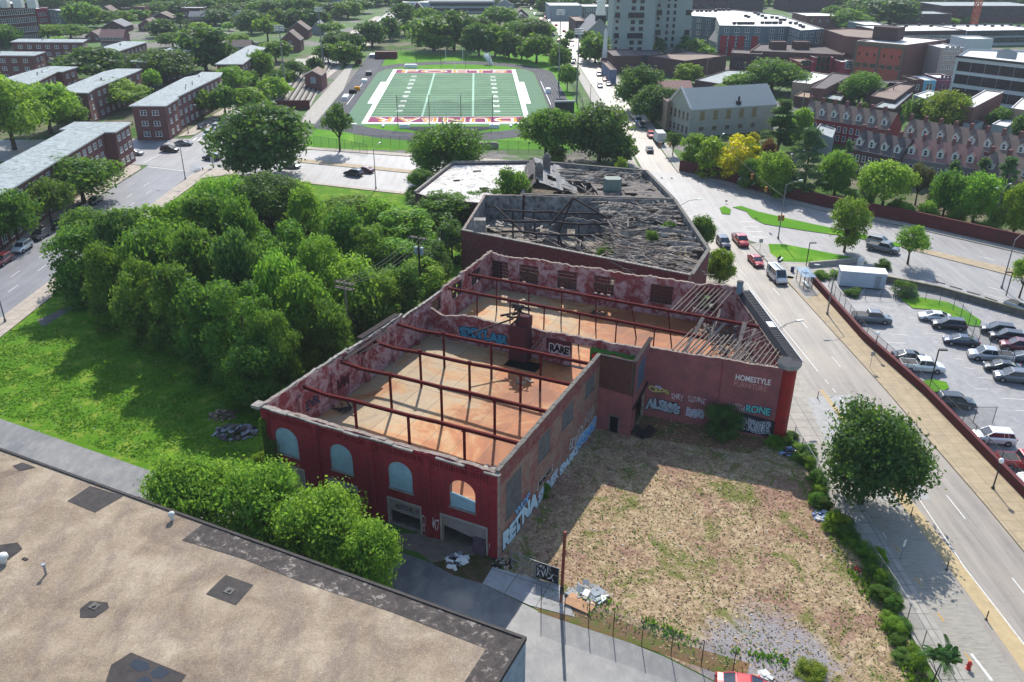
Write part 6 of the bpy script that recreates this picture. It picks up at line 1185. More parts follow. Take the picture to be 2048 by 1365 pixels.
TREES = [
 # left avenue
 (38, 487, 383, 112, B, M_leaf, 'round crowned street tree at the left edge above the parked white car'),
 (103, 446, 358, 96, B, M_leaf, 'round street tree between two others on the left avenue, above dark parked cars'),
 (168, 404, 316, 136, B, M_leaf, 'broad street tree in front of the long apartment block, farthest of the three parked-car trees'),
 (30, 300, 160, 140, B, M_leafl, 'big bright green tree at the left edge behind the nearest apartment block'), (102, 268, 165, 120, B, M_leafl, 'bushy bright tree right of the big one at the left edge'),
 (142, 262, 208, 70, B, M_leaf, 'lower bushy tree in front of the pale roofed apartment block'), (4, 238, 140, 60, D_, M_leafl, 'tall light tree cut by the left edge, behind the other bushy ones'), (100, 196, 140, 66, B, M_leafd, 'dark tree against the apartment roof, behind the bright bushy trees'),
 (194, 162, 96, 106, B, M_leafd, 'wide dark green tree between two apartment blocks, left of centre of the estate'), (232, 220, 160, 116, B, M_leafl, 'tree with bare twigs at its top beside the pale roofed apartment block'),
 (333, 168, 98, 100, B, M_leafd, 'wide dark tree left of the tallest estate tree'), (307, 184, 140, 30, B, M_leafl, 'small light tree in front of the parking court'), (413, 144, 50, 90, D_, M_leafd, 'tallest dark tree of the brick estate, its trunk showing above a long roof'),
 (98, 80, 50, 62, B, M_leafyg, 'yellow green tree in front of the old school'), (142, 78, 50, 62, B, M_leaf, 'mid green tree right of the yellow green tree by the old school'), (8, 98, 48, 56, D_, M_leaf, 'dark tree at the left edge in front of the old school'), (60, 82, 66, 38, B, M_leafl, 'small light tree at the foot of the old school'),
 (165, 56, 4, 62, D_, M_leaf, 'tall dark tree right of the tan sided house at the top left'), (232, 56, 22, 72, B, M_leaf, 'wide tree among the gabled houses at the top left'),
 (327, 74, 37, 44, D_, M_leafd, 'round dark tree beside the tan roofed houses'), (362, 58, 24, 40, PN, M_leafd, 'dark conical tree left of the flat roofed brick house'), (432, 50, 18, 52, D_, M_leafd, 'dark round tree right of the flat roofed brick house'), (346, 96, 66, 54, B, M_leaf, 'tree at the left foot of the tallest estate tree'),
 (503, 68, 20, 50, D_, M_leafd, 'dark tree at the right of the playground'), (536, 84, 32, 46, S_, M_leaf, 'thin leaved tall tree standing on the playground lawn'), (318, 70, 60, 22, B, M_leafl, 'small tree by the path left of the estate tree'), (388, 92, 62, 40, S_, M_leafb, 'brownish thin tree by the playground'), (458, 62, 46, 20, B, M_leafl, 'small bright shrub like tree by the playground'),
 (523, 164, 98, 46, D_, M_leaf, 'slim dark tree beside the half hidden apartment block'), (552, 124, 82, 52, B, M_leaf, 'tree right of the slim dark one, touching the avenue'), (466, 188, 134, 72, B, M_leafl, 'bright spreading tree at the end of the corner apartment block'), (500, 178, 140, 34, B, M_leaf, 'small tree right of the bright spreading one'),
 (405, 236, 182, 66, B, M_leaf, 'street tree at the corner block beside the waiting pickup'), (452, 234, 172, 66, B, M_leaf, 'street tree over the waiting cars, second from the corner block'), (500, 230, 174, 66, B, M_leafl, 'street tree over the waiting cars, third from the corner block'), (551, 212, 156, 60, B, M_leafl, 'street tree left of the stadium fence with a lamp mast through it'),
 (592, 168, 120, 46, S_, M_leafd, 'loose street tree in front of the little brick ticket house'), (566, 176, 138, 44, B, M_leaf, 'street tree left of the loose one by the ticket house'), (632, 150, 113, 28, D_, M_leafd, 'slim street tree beyond the ticket house'), (657, 126, 88, 42, B, M_leaf, 'street tree left of the clump at the stadium corner'),
 (690, 130, 82, 52, D_, M_leaf, 'bushy tree at the end of the bleachers'), (675, 102, 62, 50, D_, M_leafd, 'dark tree above the bleacher end'), (704, 112, 66, 46, D_, M_leafd, 'dark tree left of the track shed'), (664, 70, 45, 38, B, M_leaf, 'round tree on the avenue in front of the far gabled houses'),
 (745, 94, 40, 52, D_, M_leafd, 'tall dark tree left of the sunlit lawn strip'), (780, 80, 32, 36, D_, M_leafd, 'dark tree by the lawn at the far end of the stadium'), (810, 70, 4, 46, T_, M_leafd, 'tallest dark tree left behind the stadium lawn'), (850, 62, 16, 48, B, M_leaf, 'tree right of the tallest dark one behind the lawn'),
 (868, 104, 28, 92, D_, M_leaf, 'very broad tree behind the goal, left half of the big pair'), (908, 102, 20, 74, D_, M_leafd, 'very broad tree behind the goal, right half of the big pair'), (958, 112, 46, 54, D_, M_leafd, 'dark round tree right of the broad pair'), (990, 114, 50, 48, D_, M_leaf, 'round tree second right of the broad pair'),
 (1018, 118, 62, 42, D_, M_leafd, 'dark tree third right of the broad pair'), (1043, 120, 74, 34, D_, M_leafd, 'small dark tree beside the bend of the track'), (1073, 126, 70, 60, B, M_leaf, 'open crowned tree beside the far bend of the track'), (1035, 92, 42, 54, D_, M_leaf, 'tree behind the bend of the track, left of two'), (1075, 94, 38, 50, D_, M_leafd, 'tree behind the bend of the track, right of two'),
 (1000, 60, 14, 58, B, M_leaf, 'tree before the small pale gabled house at the top'), (962, 72, 32, 38, D_, M_leafd, 'dark tree left of the pale gabled house'), (930, 76, 30, 40, D_, M_leafd, 'dark tree behind the broad pair'), (1118, 137, 92, 36, D_, M_leaf, 'street tree right of the track, beside parked cars'), (1134, 182, 128, 38, B, M_leaf, 'street tree at the track fence, nearer of two'),
 (1190, 126, 66, 52, D_, M_leaf, 'leafy tree behind the white obelisk'), (1090, 30, -6, 28, D_, M_leafd, 'dark tree left of the long pale warehouse'), (1172, 118, 60, 22, T_, M_leafd, 'narrow tree left of the leafy one behind the obelisk'),
 (538, 354, 206, 180, D_, M_leafd, 'huge dark round tree on the corner of the crossing roads'), (680, 303, 208, 60, S_, M_leafd, 'small lopsided tree with a bare trunk at the corner of the running track'),
 (897, 358, 243, 158, D_, M_leaf, 'big spreading tree below the football field, left of the white roofed ruin'), (1092, 320, 218, 114, B, M_leaf, 'open pale tree below the football field, in front of the ruins'), (1112, 324, 292, 50, SH, M_leafl, 'light shrub at the foot of the pale tree below the field'),
 (1198, 322, 202, 120, D_, M_leafd, 'dark dense tree right of the scoreboard'), (1232, 328, 262, 74, D_, M_leafd, 'dark lower tree at the road, right of the dense one'), (1278, 222, 128, 88, D_, M_leafd, 'dark street tree across the road from the scoreboard'), (1305, 246, 168, 82, D_, M_leafd, 'dark street tree beside the tan annex'),
 (1345, 312, 264, 34, S_, M_leafd, 'small young tree on the pavement below the stone hall'), (1385, 338, 264, 56, GV, M_leafl, 'bright tree at the left end of the leafy bank behind the brick wall'), (1425, 352, 272, 66, GV, M_leafyg, 'yellow green tree in front of the stone hall'), (1474, 362, 268, 76, GV, M_leafy, 'bright yellow tree in front of the stone hall'), (1500, 350, 286, 56, GV, M_leafyg, 'yellow tinged tree right of the bright yellow one'), (1505, 304, 262, 24, T_, M_leafy, 'thin yellow sapling behind the yellow tree'),
 (1527, 366, 276, 34, T_, M_leafr, 'slim red leaved tree on the leafy bank'), (1500, 378, 314, 52, GV, M_leaf, 'green tree above the painted wall letters'), (1543, 392, 300, 72, D_, M_leafl, 'bright green tree right of the red one'), (1555, 304, 190, 96, PN, M_leafd, 'very dark cedar beside the stone hall'), (1598, 294, 214, 42, D_, M_leafl, 'light tree peeping out right of the dark cedar'),
 (1605, 396, 246, 108, PN, M_leafp, 'tall blue green pine on the bank'), (1668, 392, 303, 78, D_, M_leafl, 'light green tree right of the tall pine'), (1685, 376, 272, 46, PN, M_leafp, 'narrow blue green pine behind the light green tree'), (1763, 419, 322, 108, B, M_leafl, 'wide airy tree with a visible trunk behind the long brick wall'), (1830, 411, 326, 58, S_, M_leafb, 'brown leaved tree right of the wide airy one'),
 (1885, 434, 338, 72, D_, M_leaf, 'bushy tree between the brown tree and the right edge, left of two'), (1945, 444, 342, 88, D_, M_leafl, 'bushy light tree near the right edge, right of two'), (1895, 402, 314, 52, PN, M_leafp, 'pine behind the bushy trees, leftmost of three'), (1950, 402, 308, 54, PN, M_leafp, 'pine behind the bushy trees, middle one of three'), (1995, 424, 306, 66, PN, M_leafp, 'pine behind the bushy trees, rightmost of three'),
 (2026, 468, 362, 70, D_, M_leafyg, 'yellow green tree at the right edge behind the wall'), (1688, 505, 393, 80, T_, M_leafl, 'oval green tree standing on the pavement by the green median'), (1815, 529, 455, 70, S_, M_leafl, 'small wide street tree on the pavement above the parking lot'), (2038, 596, 510, 58, S_, M_leafl, 'small street tree cut by the right edge beside a lamp'),
 (1480, 182, 148, 62, D_, M_leafl, 'light tree behind the stone hall roof'), (1542, 184, 116, 94, D_, M_leaf, 'big leafy tree in the backyards behind the stone hall'), (1716, 210, 143, 74, D_, M_leaf, 'leafy tree below the ornate block'), (1376, 168, 126, 46, D_, M_leafyg, 'bright tree beside the blue canopy shed'), (1388, 114, 78, 42, D_, M_leaf, 'green tree at the foot of the modern apartments'), (1410, 118, 92, 34, D_, M_leafl, 'low trees edging the modern apartments'),
 (1318, 110, 75, 34, PN, M_leafd, 'dark pine at the foot of the towers'), (1368, 110, 68, 36, PN, M_leafd, 'dark pine at the right foot of the narrow tower'), (1890, 260, 182, 90, D_, M_leafyg, 'orange tinged bright tree by the white industrial block'), (1828, 252, 195, 52, D_, M_leaf, 'green tree left of the orange tinged tree'), (1995, 262, 213, 44, D_, M_leaf, 'tree beside the conservatory like shed'), (2044, 284, 226, 44, D_, M_leafd, 'tree at the right edge above the rowhouses'), (1722, 226, 204, 28, SH, M_leaf, 'small shrub behind the rowhouse chimneys'),
 (1665, 50, 10, 42, D_, M_leaf, 'tree behind the brown brick block at the top, left of the leafy group'), (1694, 58, 18, 52, D_, M_leaf, 'tree in the leafy group at the top right, middle'), (1724, 58, 30, 34, D_, M_leafl, 'bright tree in the leafy group at the top right'), (1752, 50, 20, 16, T_, M_leafr, 'small red tree among the green ones at the top right'), (1778, 50, -6, 92, D_, M_leafd, 'large dark tree left of the dark civic block'), (1742, 36, -14, 70, D_, M_leafd, 'dark tall tree at the top edge left of the civic block'),
 (1890, 48, 36, 20, D_, M_leaf, 'small tree before the civic block, left of two'), (1905, 49, 37, 20, D_, M_leafl, 'small tree before the civic block, right of two'), (1938, 47, 34, 24, D_, M_leafl, 'small tree left of the orange crane mast'),
 (1720, 1008, 812, 204, D_, M_leafd, 'round dense street tree on the pavement beside the dry lot, nearest on the right street'), (1440, 868, 806, 90, SH, M_leafd, 'dark round bush against the rose painted signed wall'), (1438, 568, 496, 58, D_, M_leafyg, 'street tree pressed against the burnt warehouse corner'), (1402, 502, 428, 48, D_, M_leaf, 'street shrub like tree along the burnt warehouse side'),
 (400, 1090, 920, 186, B, M_leafl, 'leafy tree in the alley left of the red front, leftmost of four'), (540, 1110, 930, 190, D_, M_leafl, 'leafy tree before the red front, second of four from the left'), (655, 1150, 975, 190, D_, M_leafl, 'leafy tree before the red front, third of four from the left'), (745, 1192, 1050, 140, D_, M_leafl, 'leafy tree before the red front, rightmost of four'),
 (842, 394, 336, 66, GV, M_leaf, 'bushy tree at the left corner of the white roofed ruin'), (890, 456, 385, 120, GV, M_leaf, 'bushy tree before the white roofed ruin'), (860, 420, 380, 90, GV, M_leafd, 'dark bush below the white roof edge'), (950, 440, 380, 60, GV, M_leaf, 'tree climbing over the edge of the white roof'), (985, 436, 370, 64, SH, M_leafd, 'ivy mass covering the corner tower of the ruins'), (1026, 446, 334, 76, S_, M_leaf, 'tree growing out of the ruins next to the ivy mass'),
 (1240, 360, 314, 26, S_, M_leafl, 'sapling on the wall of the farther ruin'), (905, 520, 440, 74, GV, M_leafd, 'dark tree between the utility poles and the burnt warehouse'), (870, 566, 480, 70, GV, M_leafd, 'dark tree behind the transformer pole'),
]
for t in TREES:
    tree(*t[:6], label=t[6])
# wild grove on the lawn
GG = 'trees of the wild grove'
GRV = [(175, 600, 488), (235, 655, 520), (300, 692, 545), (372, 716, 560), (440, 742, 575), (505, 772, 600), (560, 792, 640), (520, 812, 715),
       (190, 560, 440), (260, 592, 430), (332, 622, 440), (410, 642, 450), (490, 662, 470), (570, 692, 505), (625, 722, 565), (660, 742, 610),
       (272, 522, 402), (342, 542, 392), (422, 556, 382), (500, 572, 396), (580, 602, 432), (650, 632, 472), (702, 652, 525), (725, 662, 580), (765, 642, 545), (805, 622, 520), (850, 592, 522),
       (402, 482, 390), (470, 492, 352), (545, 502, 358), (620, 522, 378), (690, 542, 402), (742, 562, 442), (792, 562, 470), (838, 560, 485), (592, 442, 360), (700, 472, 396), (762, 482, 404), (820, 505, 415)]
rnd = random.Random(4)
for i, (cx, yb, yt) in enumerate(GRV):
    mt = rnd.choice([M_leaf, M_leafl, M_leaf, M_leafl, M_leafd]) if cx < 600 else rnd.choice([M_leafl, M_leafl, M_leaf])
    if i < 8: mt = M_leaf
    tree(cx, yb, yt - (34 if i < 8 else 12 if i < 16 else 0) + rnd.uniform(-14, 14), rnd.uniform(84, 152), rnd.choice([GV, GV, D_, T_]) if i > 7 else GV, mt, 'wild tree of the dense grove left of the ruined warehouse, crown merging with neighbours', GG)
tree(455, 690, 575, 80, S_, M_leafl, 'light leaved sapling standing out at the front of the grove'); tree(520, 700, 590, 90, GV, M_leafl, 'yellowish tree at the front of the grove, nearest the left warehouse wall'); tree(640, 745, 660, 70, SH, M_leafl, 'bright bush below the crossarm pole')
# distant trees along the top edge
FG = 'distant trees at the top edge'
for x in range(300, 740, 22): tree(x, 26 + (x * 7) % 15, -6 + (x * 5) % 16, 46, (D_, B, T_)[x % 3], M_leafd if x % 4 else M_leaf, 'distant tree in the green belt along the top edge, left of the stadium', FG)
for x in (240, 262, 285, 100, 120, 80, 195): tree(x, 18, -12, 44, D_, M_leaf, 'distant tree at the top edge above the old school and gabled houses', 'distant trees above the school')
for x in (560, 585, 610, 640, 590, 625): tree(x, 62 - (x % 7), 18, 40, D_, M_leafd, 'dark tree between the playground and the avenue gables', 'dark trees beside the playground')
for x, y in ((1185, 70), (1140, 82), (1122, 112), (1150, 66), (1100, 110), (1128, 98)): tree(x, y, y - 22, 16, D_, M_leaf, 'small street tree lining the busy far street', 'small trees along the far street')
for x, y, t, w_ in ((1810, 440, 402, 40), (1852, 440, 398, 46), (1730, 412, 372, 40), (1700, 404, 380, 30), (1910, 448, 408, 44), (1980, 462, 410, 44), (1790, 425, 396, 36), (1560, 396, 364, 30), (1610, 400, 370, 40)):
    tree(x, y, t, w_, SH, M_leafl, 'bright undergrowth bush behind the long brick retaining wall', 'undergrowth bushes behind the brick wall')
for x in range(-20, 2080, 38): tree(x, 9 + (x * 7) % 9, -16, 52, D_, M_leafd if x % 3 else M_leaf, 'faint distant tree along the very top edge of the view', 'far trees along the top edge')
for x, y in [(15, 128), (300, 132), (120, 100), (215, 130), (345, 200), (268, 150), (395, 112), (480, 90), (400, 70), (278, 40), (150, 40), (520, 60), (1350, 180), (1440, 190), (1500, 196), (1640, 215), (1790, 236), (1860, 275), (1960, 290), (1400, 210), (1580, 170), (1665, 140), (1860, 205), (1450, 100), (1700, 62), (1250, 190), (1090, 70), (1060, 60)]: tree(x, y, y - 26 + (x % 7), 34, B, M_leaf if x % 2 else M_leafl, 'small infill tree between the distant buildings', 'small trees between distant buildings')
# shrubs, weeds and vines
VG = 'vines on the lot fence'
rnd = random.Random(77); LN = [(1545, 893), (1592, 884), (1630, 965), (1660, 1040), (1712, 1080), (1748, 1140), (1790, 1230), (1830, 1340)]
for i in range(46):
    u = (i + .5) / 46 * 6.999; k = int(u); t = u - k; x = LN[k][0] * (1 - t) + LN[k + 1][0] * t + rnd.uniform(-16, 12); y = LN[k][1] * (1 - t) + LN[k + 1][1] * t + rnd.uniform(-8, 8); s_ = rnd.uniform(.4, 1.0); yl = 20 <= i <= 34 and rnd.random() < .5; b = G(x, y)
    tree(x, y, PR((b.x, b.y, 1.7 * s_))[1], rnd.uniform(26, 44) * (1.25 if y > 1040 else .9), SH if i % 2 else GV, M_leafyg if yl else (M_leaf, M_leafl)[i % 2], 'yellow green vine clump draped over the street fence' if yl else 'leafy vine clump growing along the street fence of the dry lot', 'yellow green vines' if yl else VG, name='vine_clump')
for lab, x, y, h_, w_, m_ in [('straggly bush on the small grass island of the parking lot', 1805, 592, 2.8, 52, M_leaf), ('low weeds beside the white container', 1706, 590, 1.2, 40, M_leaf), ('leafy weeds behind the bus shelter, left clump', 1640, 556, 1.3, 40, M_leafl), ('leafy weeds behind the bus shelter, right clump', 1672, 554, 1.2, 40, M_leafl), ('weeds at the corner of the parking lot retaining wall', 1765, 536, 1.6, 36, M_leaf),
                              ('spiky tall weed at the foot of the graffiti side wall', 1086, 992, 2.2, 34, M_leaf), ('bright weed bush at the foot of the ivy covered corner', 522, 935, 2.0, 40, M_leafyg), ('weed clump by the street end of the lot', 1620, 1345, .8, 70, M_leafyg), ('low green weeds at the parking lot fence', 1820, 590, .8, 40, M_leafl),
                              ('shrub sprouting in the burnt roof, right of two', 1335, 470, 2.6, 40, M_leafl), ('shrub sprouting in the burnt roof, left of two', 1302, 500, 3.6, 30, M_leaf), ('light weeds inside the burnt ruin behind its front wall', 1230, 500, 3.0, 50, M_leafl), ('green growth showing through the burnt warehouse window', 1215, 545, 5.0, 60, M_leaf)]:
    zz = 5.2 if 'burnt roof' in lab else 1.2 if 'inside' in lab or 'through' in lab else 0; b = G(x, y, zz); tree(x, y, PR((b.x, b.y, zz + h_))[1], w_, SH, m_, lab, z0=zz)
# ivy on the corner of the red front
rng = np.random.default_rng(5); n = 2600; a_ = -27.1 + np.abs(rng.normal(0, .75, n)); z_ = rng.uniform(0, 8.2, n); a_ = np.where(z_ > 6, -27.1 + (a_ + 27.1) * .35, a_); y_ = -.08 - rng.uniform(0, .3, n); P_ = np.stack([a_, y_, z_], 1)
t_ = rng.normal(size=(n, 3)); t_[:, 1] *= .4; t_ /= np.linalg.norm(t_, axis=1)[:, None]; b_ = np.cross(t_, np.tile([0, 1., .3], (n, 1))); V = np.stack([P_ - t_ * .16, P_ - b_ * .1, P_ + t_ * .16, P_ + b_ * .1], 1).reshape(-1, 3)
iv = put('ivy', leaf_mesh('ivy', V, M_leaf), None, BA, BT); tag(iv, 'ivy climbing the left corner of the red warehouse front', 'ivy')
# tufts of grass ------------------------------------------------------
def tufts(name, poly, n, size, mt, seed, holes=(), hmin=.05, hmax=.3):
    rng = np.random.default_rng(seed); P_ = np.array([(p[0], p[1]) for p in poly]); lo, hi = P_.min(0), P_.max(0); pts = rng.uniform(lo, hi, (n * 3, 2)); ins = np.zeros(len(pts), bool)
    j = len(P_) - 1
    for i in range(len(P_)):
        c = ((P_[i, 1] > pts[:, 1]) != (P_[j, 1] > pts[:, 1])) & (pts[:, 0] < (P_[j, 0] - P_[i, 0]) * (pts[:, 1] - P_[i, 1]) / (P_[j, 1] - P_[i, 1] + 1e-9) + P_[i, 0]); ins ^= c; j = i
    dens = np.sin(pts[:, 0] * .9 + 2 * np.sin(pts[:, 1] * .5)) + np.sin(pts[:, 1] * 1.1 + 1.7 * np.sin(pts[:, 0] * .37)) + rng.normal(0, .8, len(pts))
    pts = pts[ins & (dens > holes if isinstance(holes, float) else ins)][:n]; m_ = len(pts); an = rng.uniform(0, 6.283, m_); h = rng.uniform(hmin, hmax, m_); s = size * rng.uniform(.6, 1.4, m_)
    c = np.stack([pts[:, 0], pts[:, 1], np.zeros(m_)], 1); d = np.stack([np.cos(an) * s, np.sin(an) * s, np.zeros(m_)], 1); l = np.stack([rng.normal(0, .1, m_), rng.normal(0, .1, m_), h], 1)
    V = np.stack([c - d, c + d, c + d * .6 + l, c - d * .6 + l], 1).reshape(-1, 3); o = put(name, leaf_mesh(name, V, mt)); return tag(o, kind='stuff')
q = N('dry_blades'); f1 = q.noise(.17, 6, .75, dist=1.2); f2 = q.noise(2.5, 4, .8); q.base(q.mix(q.val(f2, .4, .6, 0, .6), q.ramp(f1, [(.36, L((104, 108, 52))), (.43, L((158, 136, 92))), (.52, L((198, 176, 134))), (.57, L((150, 120, 98))), (.66, L((184, 160, 122)))]), L((112, 90, 68))), .9, .1); M_dryb = q.m; M_grb = leafmat('green_blades', (104, 146, 36), (74, 116, 26), .45)
LOT = [(-.4, 62.0), (2.4, 57), (12.7, 51.6), (18, 48), (32.0, 45.5), (33.0, 60), (32.4, 76), (31.4, 83), (17, 90), (10, 85)]
tag(tufts('dry_grass', LOT, 11000, .08, M_dryb, 1, -3.0, .03, .12), 'dry tan grass blades covering the empty lot'); tag(tufts('weeds', LOT, 5000, .07, M_grb, 2, 1.0, .03, .12), 'green weed blades in patches on the empty lot')
for nm, pl, n, hh in (('weeds', [tuple(BL(*p)[:2]) for p in [(7.5, -1.0), (13, -.2), (19, -1.6), (23, -1.0), (22, -3.4), (13, -2.8), (8, -3.2)]], 3200, .75), ('weeds', [tuple(BL(*p)[:2]) for p in [(1, .6), (1.6, .6), (1.6, 25.6), (.6, 25.6)]], 700, .5), ('weeds', [(31.4, 46), (33.2, 46), (33.0, 60), (32.2, 76), (31.2, 83), (30.4, 82), (31.2, 70)], 3000, .8), ('weeds', [G(*p)[:2] for p in [(1460, 1300), (1560, 1310), (1600, 1345), (1500, 1365), (1440, 1330)]], 900, .5)): tag(tufts(nm, pl, n // 2, .09, M_grb, n, .9, .08, hh * .6), 'ragged green weeds edging the empty lot')
tag(tufts('lawn_grass', [(-73.5, 87), (-61.6, 88), (-38, 77), (-28, 74), (-12, 108), (-30, 130), (-60, 118), (-73.6, 112)], 34000, .13, M_grb, 3, -.6, .04, .16), 'rough blades of grass on the sunlit lawn')
# ================================================================== VEHICLES
q = N('car_paint'); oi = q.n('ShaderNodeObjectInfo'); q.l(oi.outputs['Color'], q.b.inputs['Base Color']); q.b.inputs['Roughness'].default_value = .28; q.b.inputs['Coat Weight'].default_value = .7; q.b.inputs['Coat Roughness'].default_value = .08; q.b.inputs['Metallic'].default_value = .25; M_paint = q.m
M_cglass = N('car_glass').base(L((30, 44, 52)), .06, .9).m; M_tyre = simple('tyre_rubber', (28, 28, 30), .9, .1); M_rim = simple('alloy_rim', (150, 152, 156), .35, .6, .7)
M_lampw = N('headlamp_lens').base(L((220, 222, 220)), .1, .8).m; M_lampr = N('tail_lamp_lens').base(L((150, 16, 20)), .15, .8).m; M_plastic = simple('black_plastic', (34, 34, 36), .6, .3)
def loft(mb, secs, mi=0, cap=True):
    n = len(secs[0]); base = len(mb.v)
    for s in secs: mb.v += [tuple(p) for p in s]
    for a in range(len(secs) - 1):
        for j in range(n): mb.f.append((base + a * n + j, base + a * n + (j + 1) % n, base + (a + 1) * n + (j + 1) % n, base + (a + 1) * n + j)); mb.m.append(mi)
    if cap: mb.f.append(tuple(base + j for j in range(n))); mb.m.append(mi); mb.f.append(tuple(base + (len(secs) - 1) * n + j for j in reversed(range(n)))); mb.m.append(mi)
def make_car(kind):
    """front of the car points to +Y"""
    S = {'sedan': (4.7, .90, [(-2.35, .62, .80, .86), (-2.2, .95, .86, .86), (-1.3, 1.02, .90, .86), (-.2, .98, .91, .87), (.9, .95, .90, .86), (1.7, .86, .88, .82), (2.2, .72, .80, .72), (2.35, .55, .66, .6)], (-1.75, -.85, .35, 1.25), 1.43, .66),
         'suv': (4.75, .95, [(-2.37, .75, .86, .9), (-2.25, 1.08, .92, .9), (-1.3, 1.12, .95, .9), (0, 1.08, .95, .9), (.95, 1.06, .95, .88), (1.8, .98, .92, .84), (2.25, .82, .84, .75), (2.37, .6, .72, .62)], (-2.2, -1.85, .35, 1.2), 1.72, .74),
         'van': (5.6, 1.0, [(-2.8, .8, .96, .95), (-2.7, 1.2, 1.0, .97), (0, 1.22, 1.0, .97), (1.5, 1.2, 1.0, .95), (2.4, 1.05, .95, .86), (2.75, .8, .85, .72)], (-2.72, -2.6, 1.1, 2.0), 2.25, .84),
         'pickup': (5.7, .98, [(-2.85, .85, .94, .94), (-2.8, 1.16, .98, .96), (-.6, 1.18, .99, .96), (.2, 1.14, .99, .94), (1.2, 1.14, .98, .92), (2.3, 1.05, .95, .88), (2.75, .9, .88, .8), (2.85, .65, .78, .7)], (-.75, -.55, .95, 1.7), 1.85, .78)}[kind]
    ln, wd, st, gh, ht, tw = S; root = empty('car', (0, 0, -200))
    mb = MB(); secs = []
    for y, zt, w_, wt in st: secs.append([(-w_ * .9, y, .28), (-w_, y, .42), (-w_, y, zt * .8), (-wt * .95, y, zt), (0, y, zt + .04), (wt * .95, y, zt), (w_, y, zt * .8), (w_, y, .42), (w_ * .9, y, .28)])
    loft(mb, secs[::-1]); bz = st[2][1]
    r0, r1, f1, f0 = gh; g = MB(); W0 = wd * .86
    lo = [(-W0, r0, bz), (W0, r0, bz), (W0, f0, bz - .02), (-W0, f0, bz - .02)]; hi = [(-tw, r1, ht - .05), (tw, r1, ht - .05), (tw, f1, ht - .05), (-tw, f1, ht - .05)]
    for i in range(4): j = (i + 1) % 4; g.face([lo[i], lo[j], hi[j], hi[i]])
    e = .03; mb.face([(-tw - e, r1 - e, ht - .06), (tw + e, r1 - e, ht - .06), (tw + e, f1 + e, ht - .06), (-tw - e, f1 + e, ht - .06)][::-1])
    mb.prism([(-tw - e, r1 - e), (tw + e, r1 - e), (tw + e, f1 + e), (-tw - e, f1 + e)], ht - .07, ht - .03, 0, False); mb.face([(-tw + .1, r1 + .1, ht + .01), (tw - .1, r1 + .1, ht + .01), (tw - .1, f1 - .12, ht + .01), (-tw + .1, f1 - .12, ht + .01)])
    q4 = [(-tw - e, r1 - e, ht - .03), (tw + e, r1 - e, ht - .03), (tw + e, f1 + e, ht - .03), (-tw - e, f1 + e, ht - .03)]; q5 = [(-tw + .1, r1 + .1, ht + .01), (tw - .1, r1 + .1, ht + .01), (tw - .1, f1 - .12, ht + .01), (-tw + .1, f1 - .12, ht + .01)]
    for i in range(4): j = (i + 1) % 4; mb.face([q4[i], q4[j], q5[j], q5[i]])
    for i in range(4): mb.bar(Vector(lo[i]) * 1.0, Vector(hi[i]), .09, .07)
    for sx in (-1, 1):
        ym = (r1 + f1) / 2 - .1; mb.bar((sx * W0, ym, bz), (sx * tw, ym, ht - .05), .07, .05)
        if kind in ('suv', 'van'): mb.bar((sx * (W0 - .01), r0 + .75 * (1 if kind == 'suv' else 1.4), bz), (sx * tw, r1 + .65 * (1 if kind == 'suv' else 1.4), ht - .05), .1 if kind == 'suv' else .7, .05)
        mb.box(sx * (wd + .02) - .1, sx * (wd + .02) + .1, f0 - .35, f0 - .22, bz, bz + .16)
    if kind == 'pickup':
        mb.bar((-.9, -2.72, bz + .02), (-.9, -.8, bz + .02), .1, .08); mb.bar((.9, -2.72, bz + .02), (.9, -.8, bz + .02), .1, .08)
    body = mb.build('body', M_paint, root)
    if kind == 'pickup': t = MB(); t.face([(-.82, -2.72, bz + .05), (.82, -2.72, bz + .05), (.82, -.82, bz + .05), (-.82, -.82, bz + .05)]); t.build('truck_bed', M_plastic, root)
    g.build('windows', M_cglass, root)
    wh = MB(); R_ = .34 if kind == 'sedan' else .38; wh.tube([(-.12, 0, 0), (.12, 0, 0)], R_, 18); wm_ = wh.mesh('wheel', M_tyre); rm_ = MB(); rm_.tube([(-.128, 0, 0), (.128, 0, 0)], R_ * .62, 12); rmm = rm_.mesh('rim', M_rim)
    for sx in (-1, 1):
        for sy in (-1, 1): w_ = put('wheel', wm_, root, (sx * (wd - .08), sy * ln * .305, R_)); put('rim', rmm, w_)
    hl = MB(); hl.box(-.2, .2, -.06, .06, -.08, .08); hm = hl.mesh('headlight', M_lampw); tm = hl.mesh('tail_light', M_lampr)
    for sx in (-1, 1): put('headlight', hm, root, (sx * .58, ln / 2 - .12, .68)); put('tail_light', tm, root, (sx * .68, -ln / 2 + .03, bz * .84))
    bp = MB(); bp.box(-wd * .8, wd * .8, ln / 2 - .16, ln / 2 - .0, .3, .5); bp.box(-wd * .85, wd * .85, -ln / 2 - .03, -ln / 2 + .1, .32, .5); bp.build('bumper', M_plastic, root)
    return root
PROTO = {k: make_car(k) for k in ('sedan', 'suv', 'van', 'pickup')}
CC = {'white': (.62, .62, .60, 1), 'silver': (.34, .35, .36, 1), 'grey': (.10, .11, .12, 1), 'black': (.012, .013, .016, 1), 'navy': (.014, .022, .045, 1), 'red': (.36, .015, .02, 1), 'maroon': (.12, .012, .02, 1), 'blue': (.05, .12, .22, 1), 'pale blue': (.28, .42, .52, 1), 'gold': (.30, .22, .12, 1), 'dkgrey': (.035, .038, .042, 1)}
USED = set()
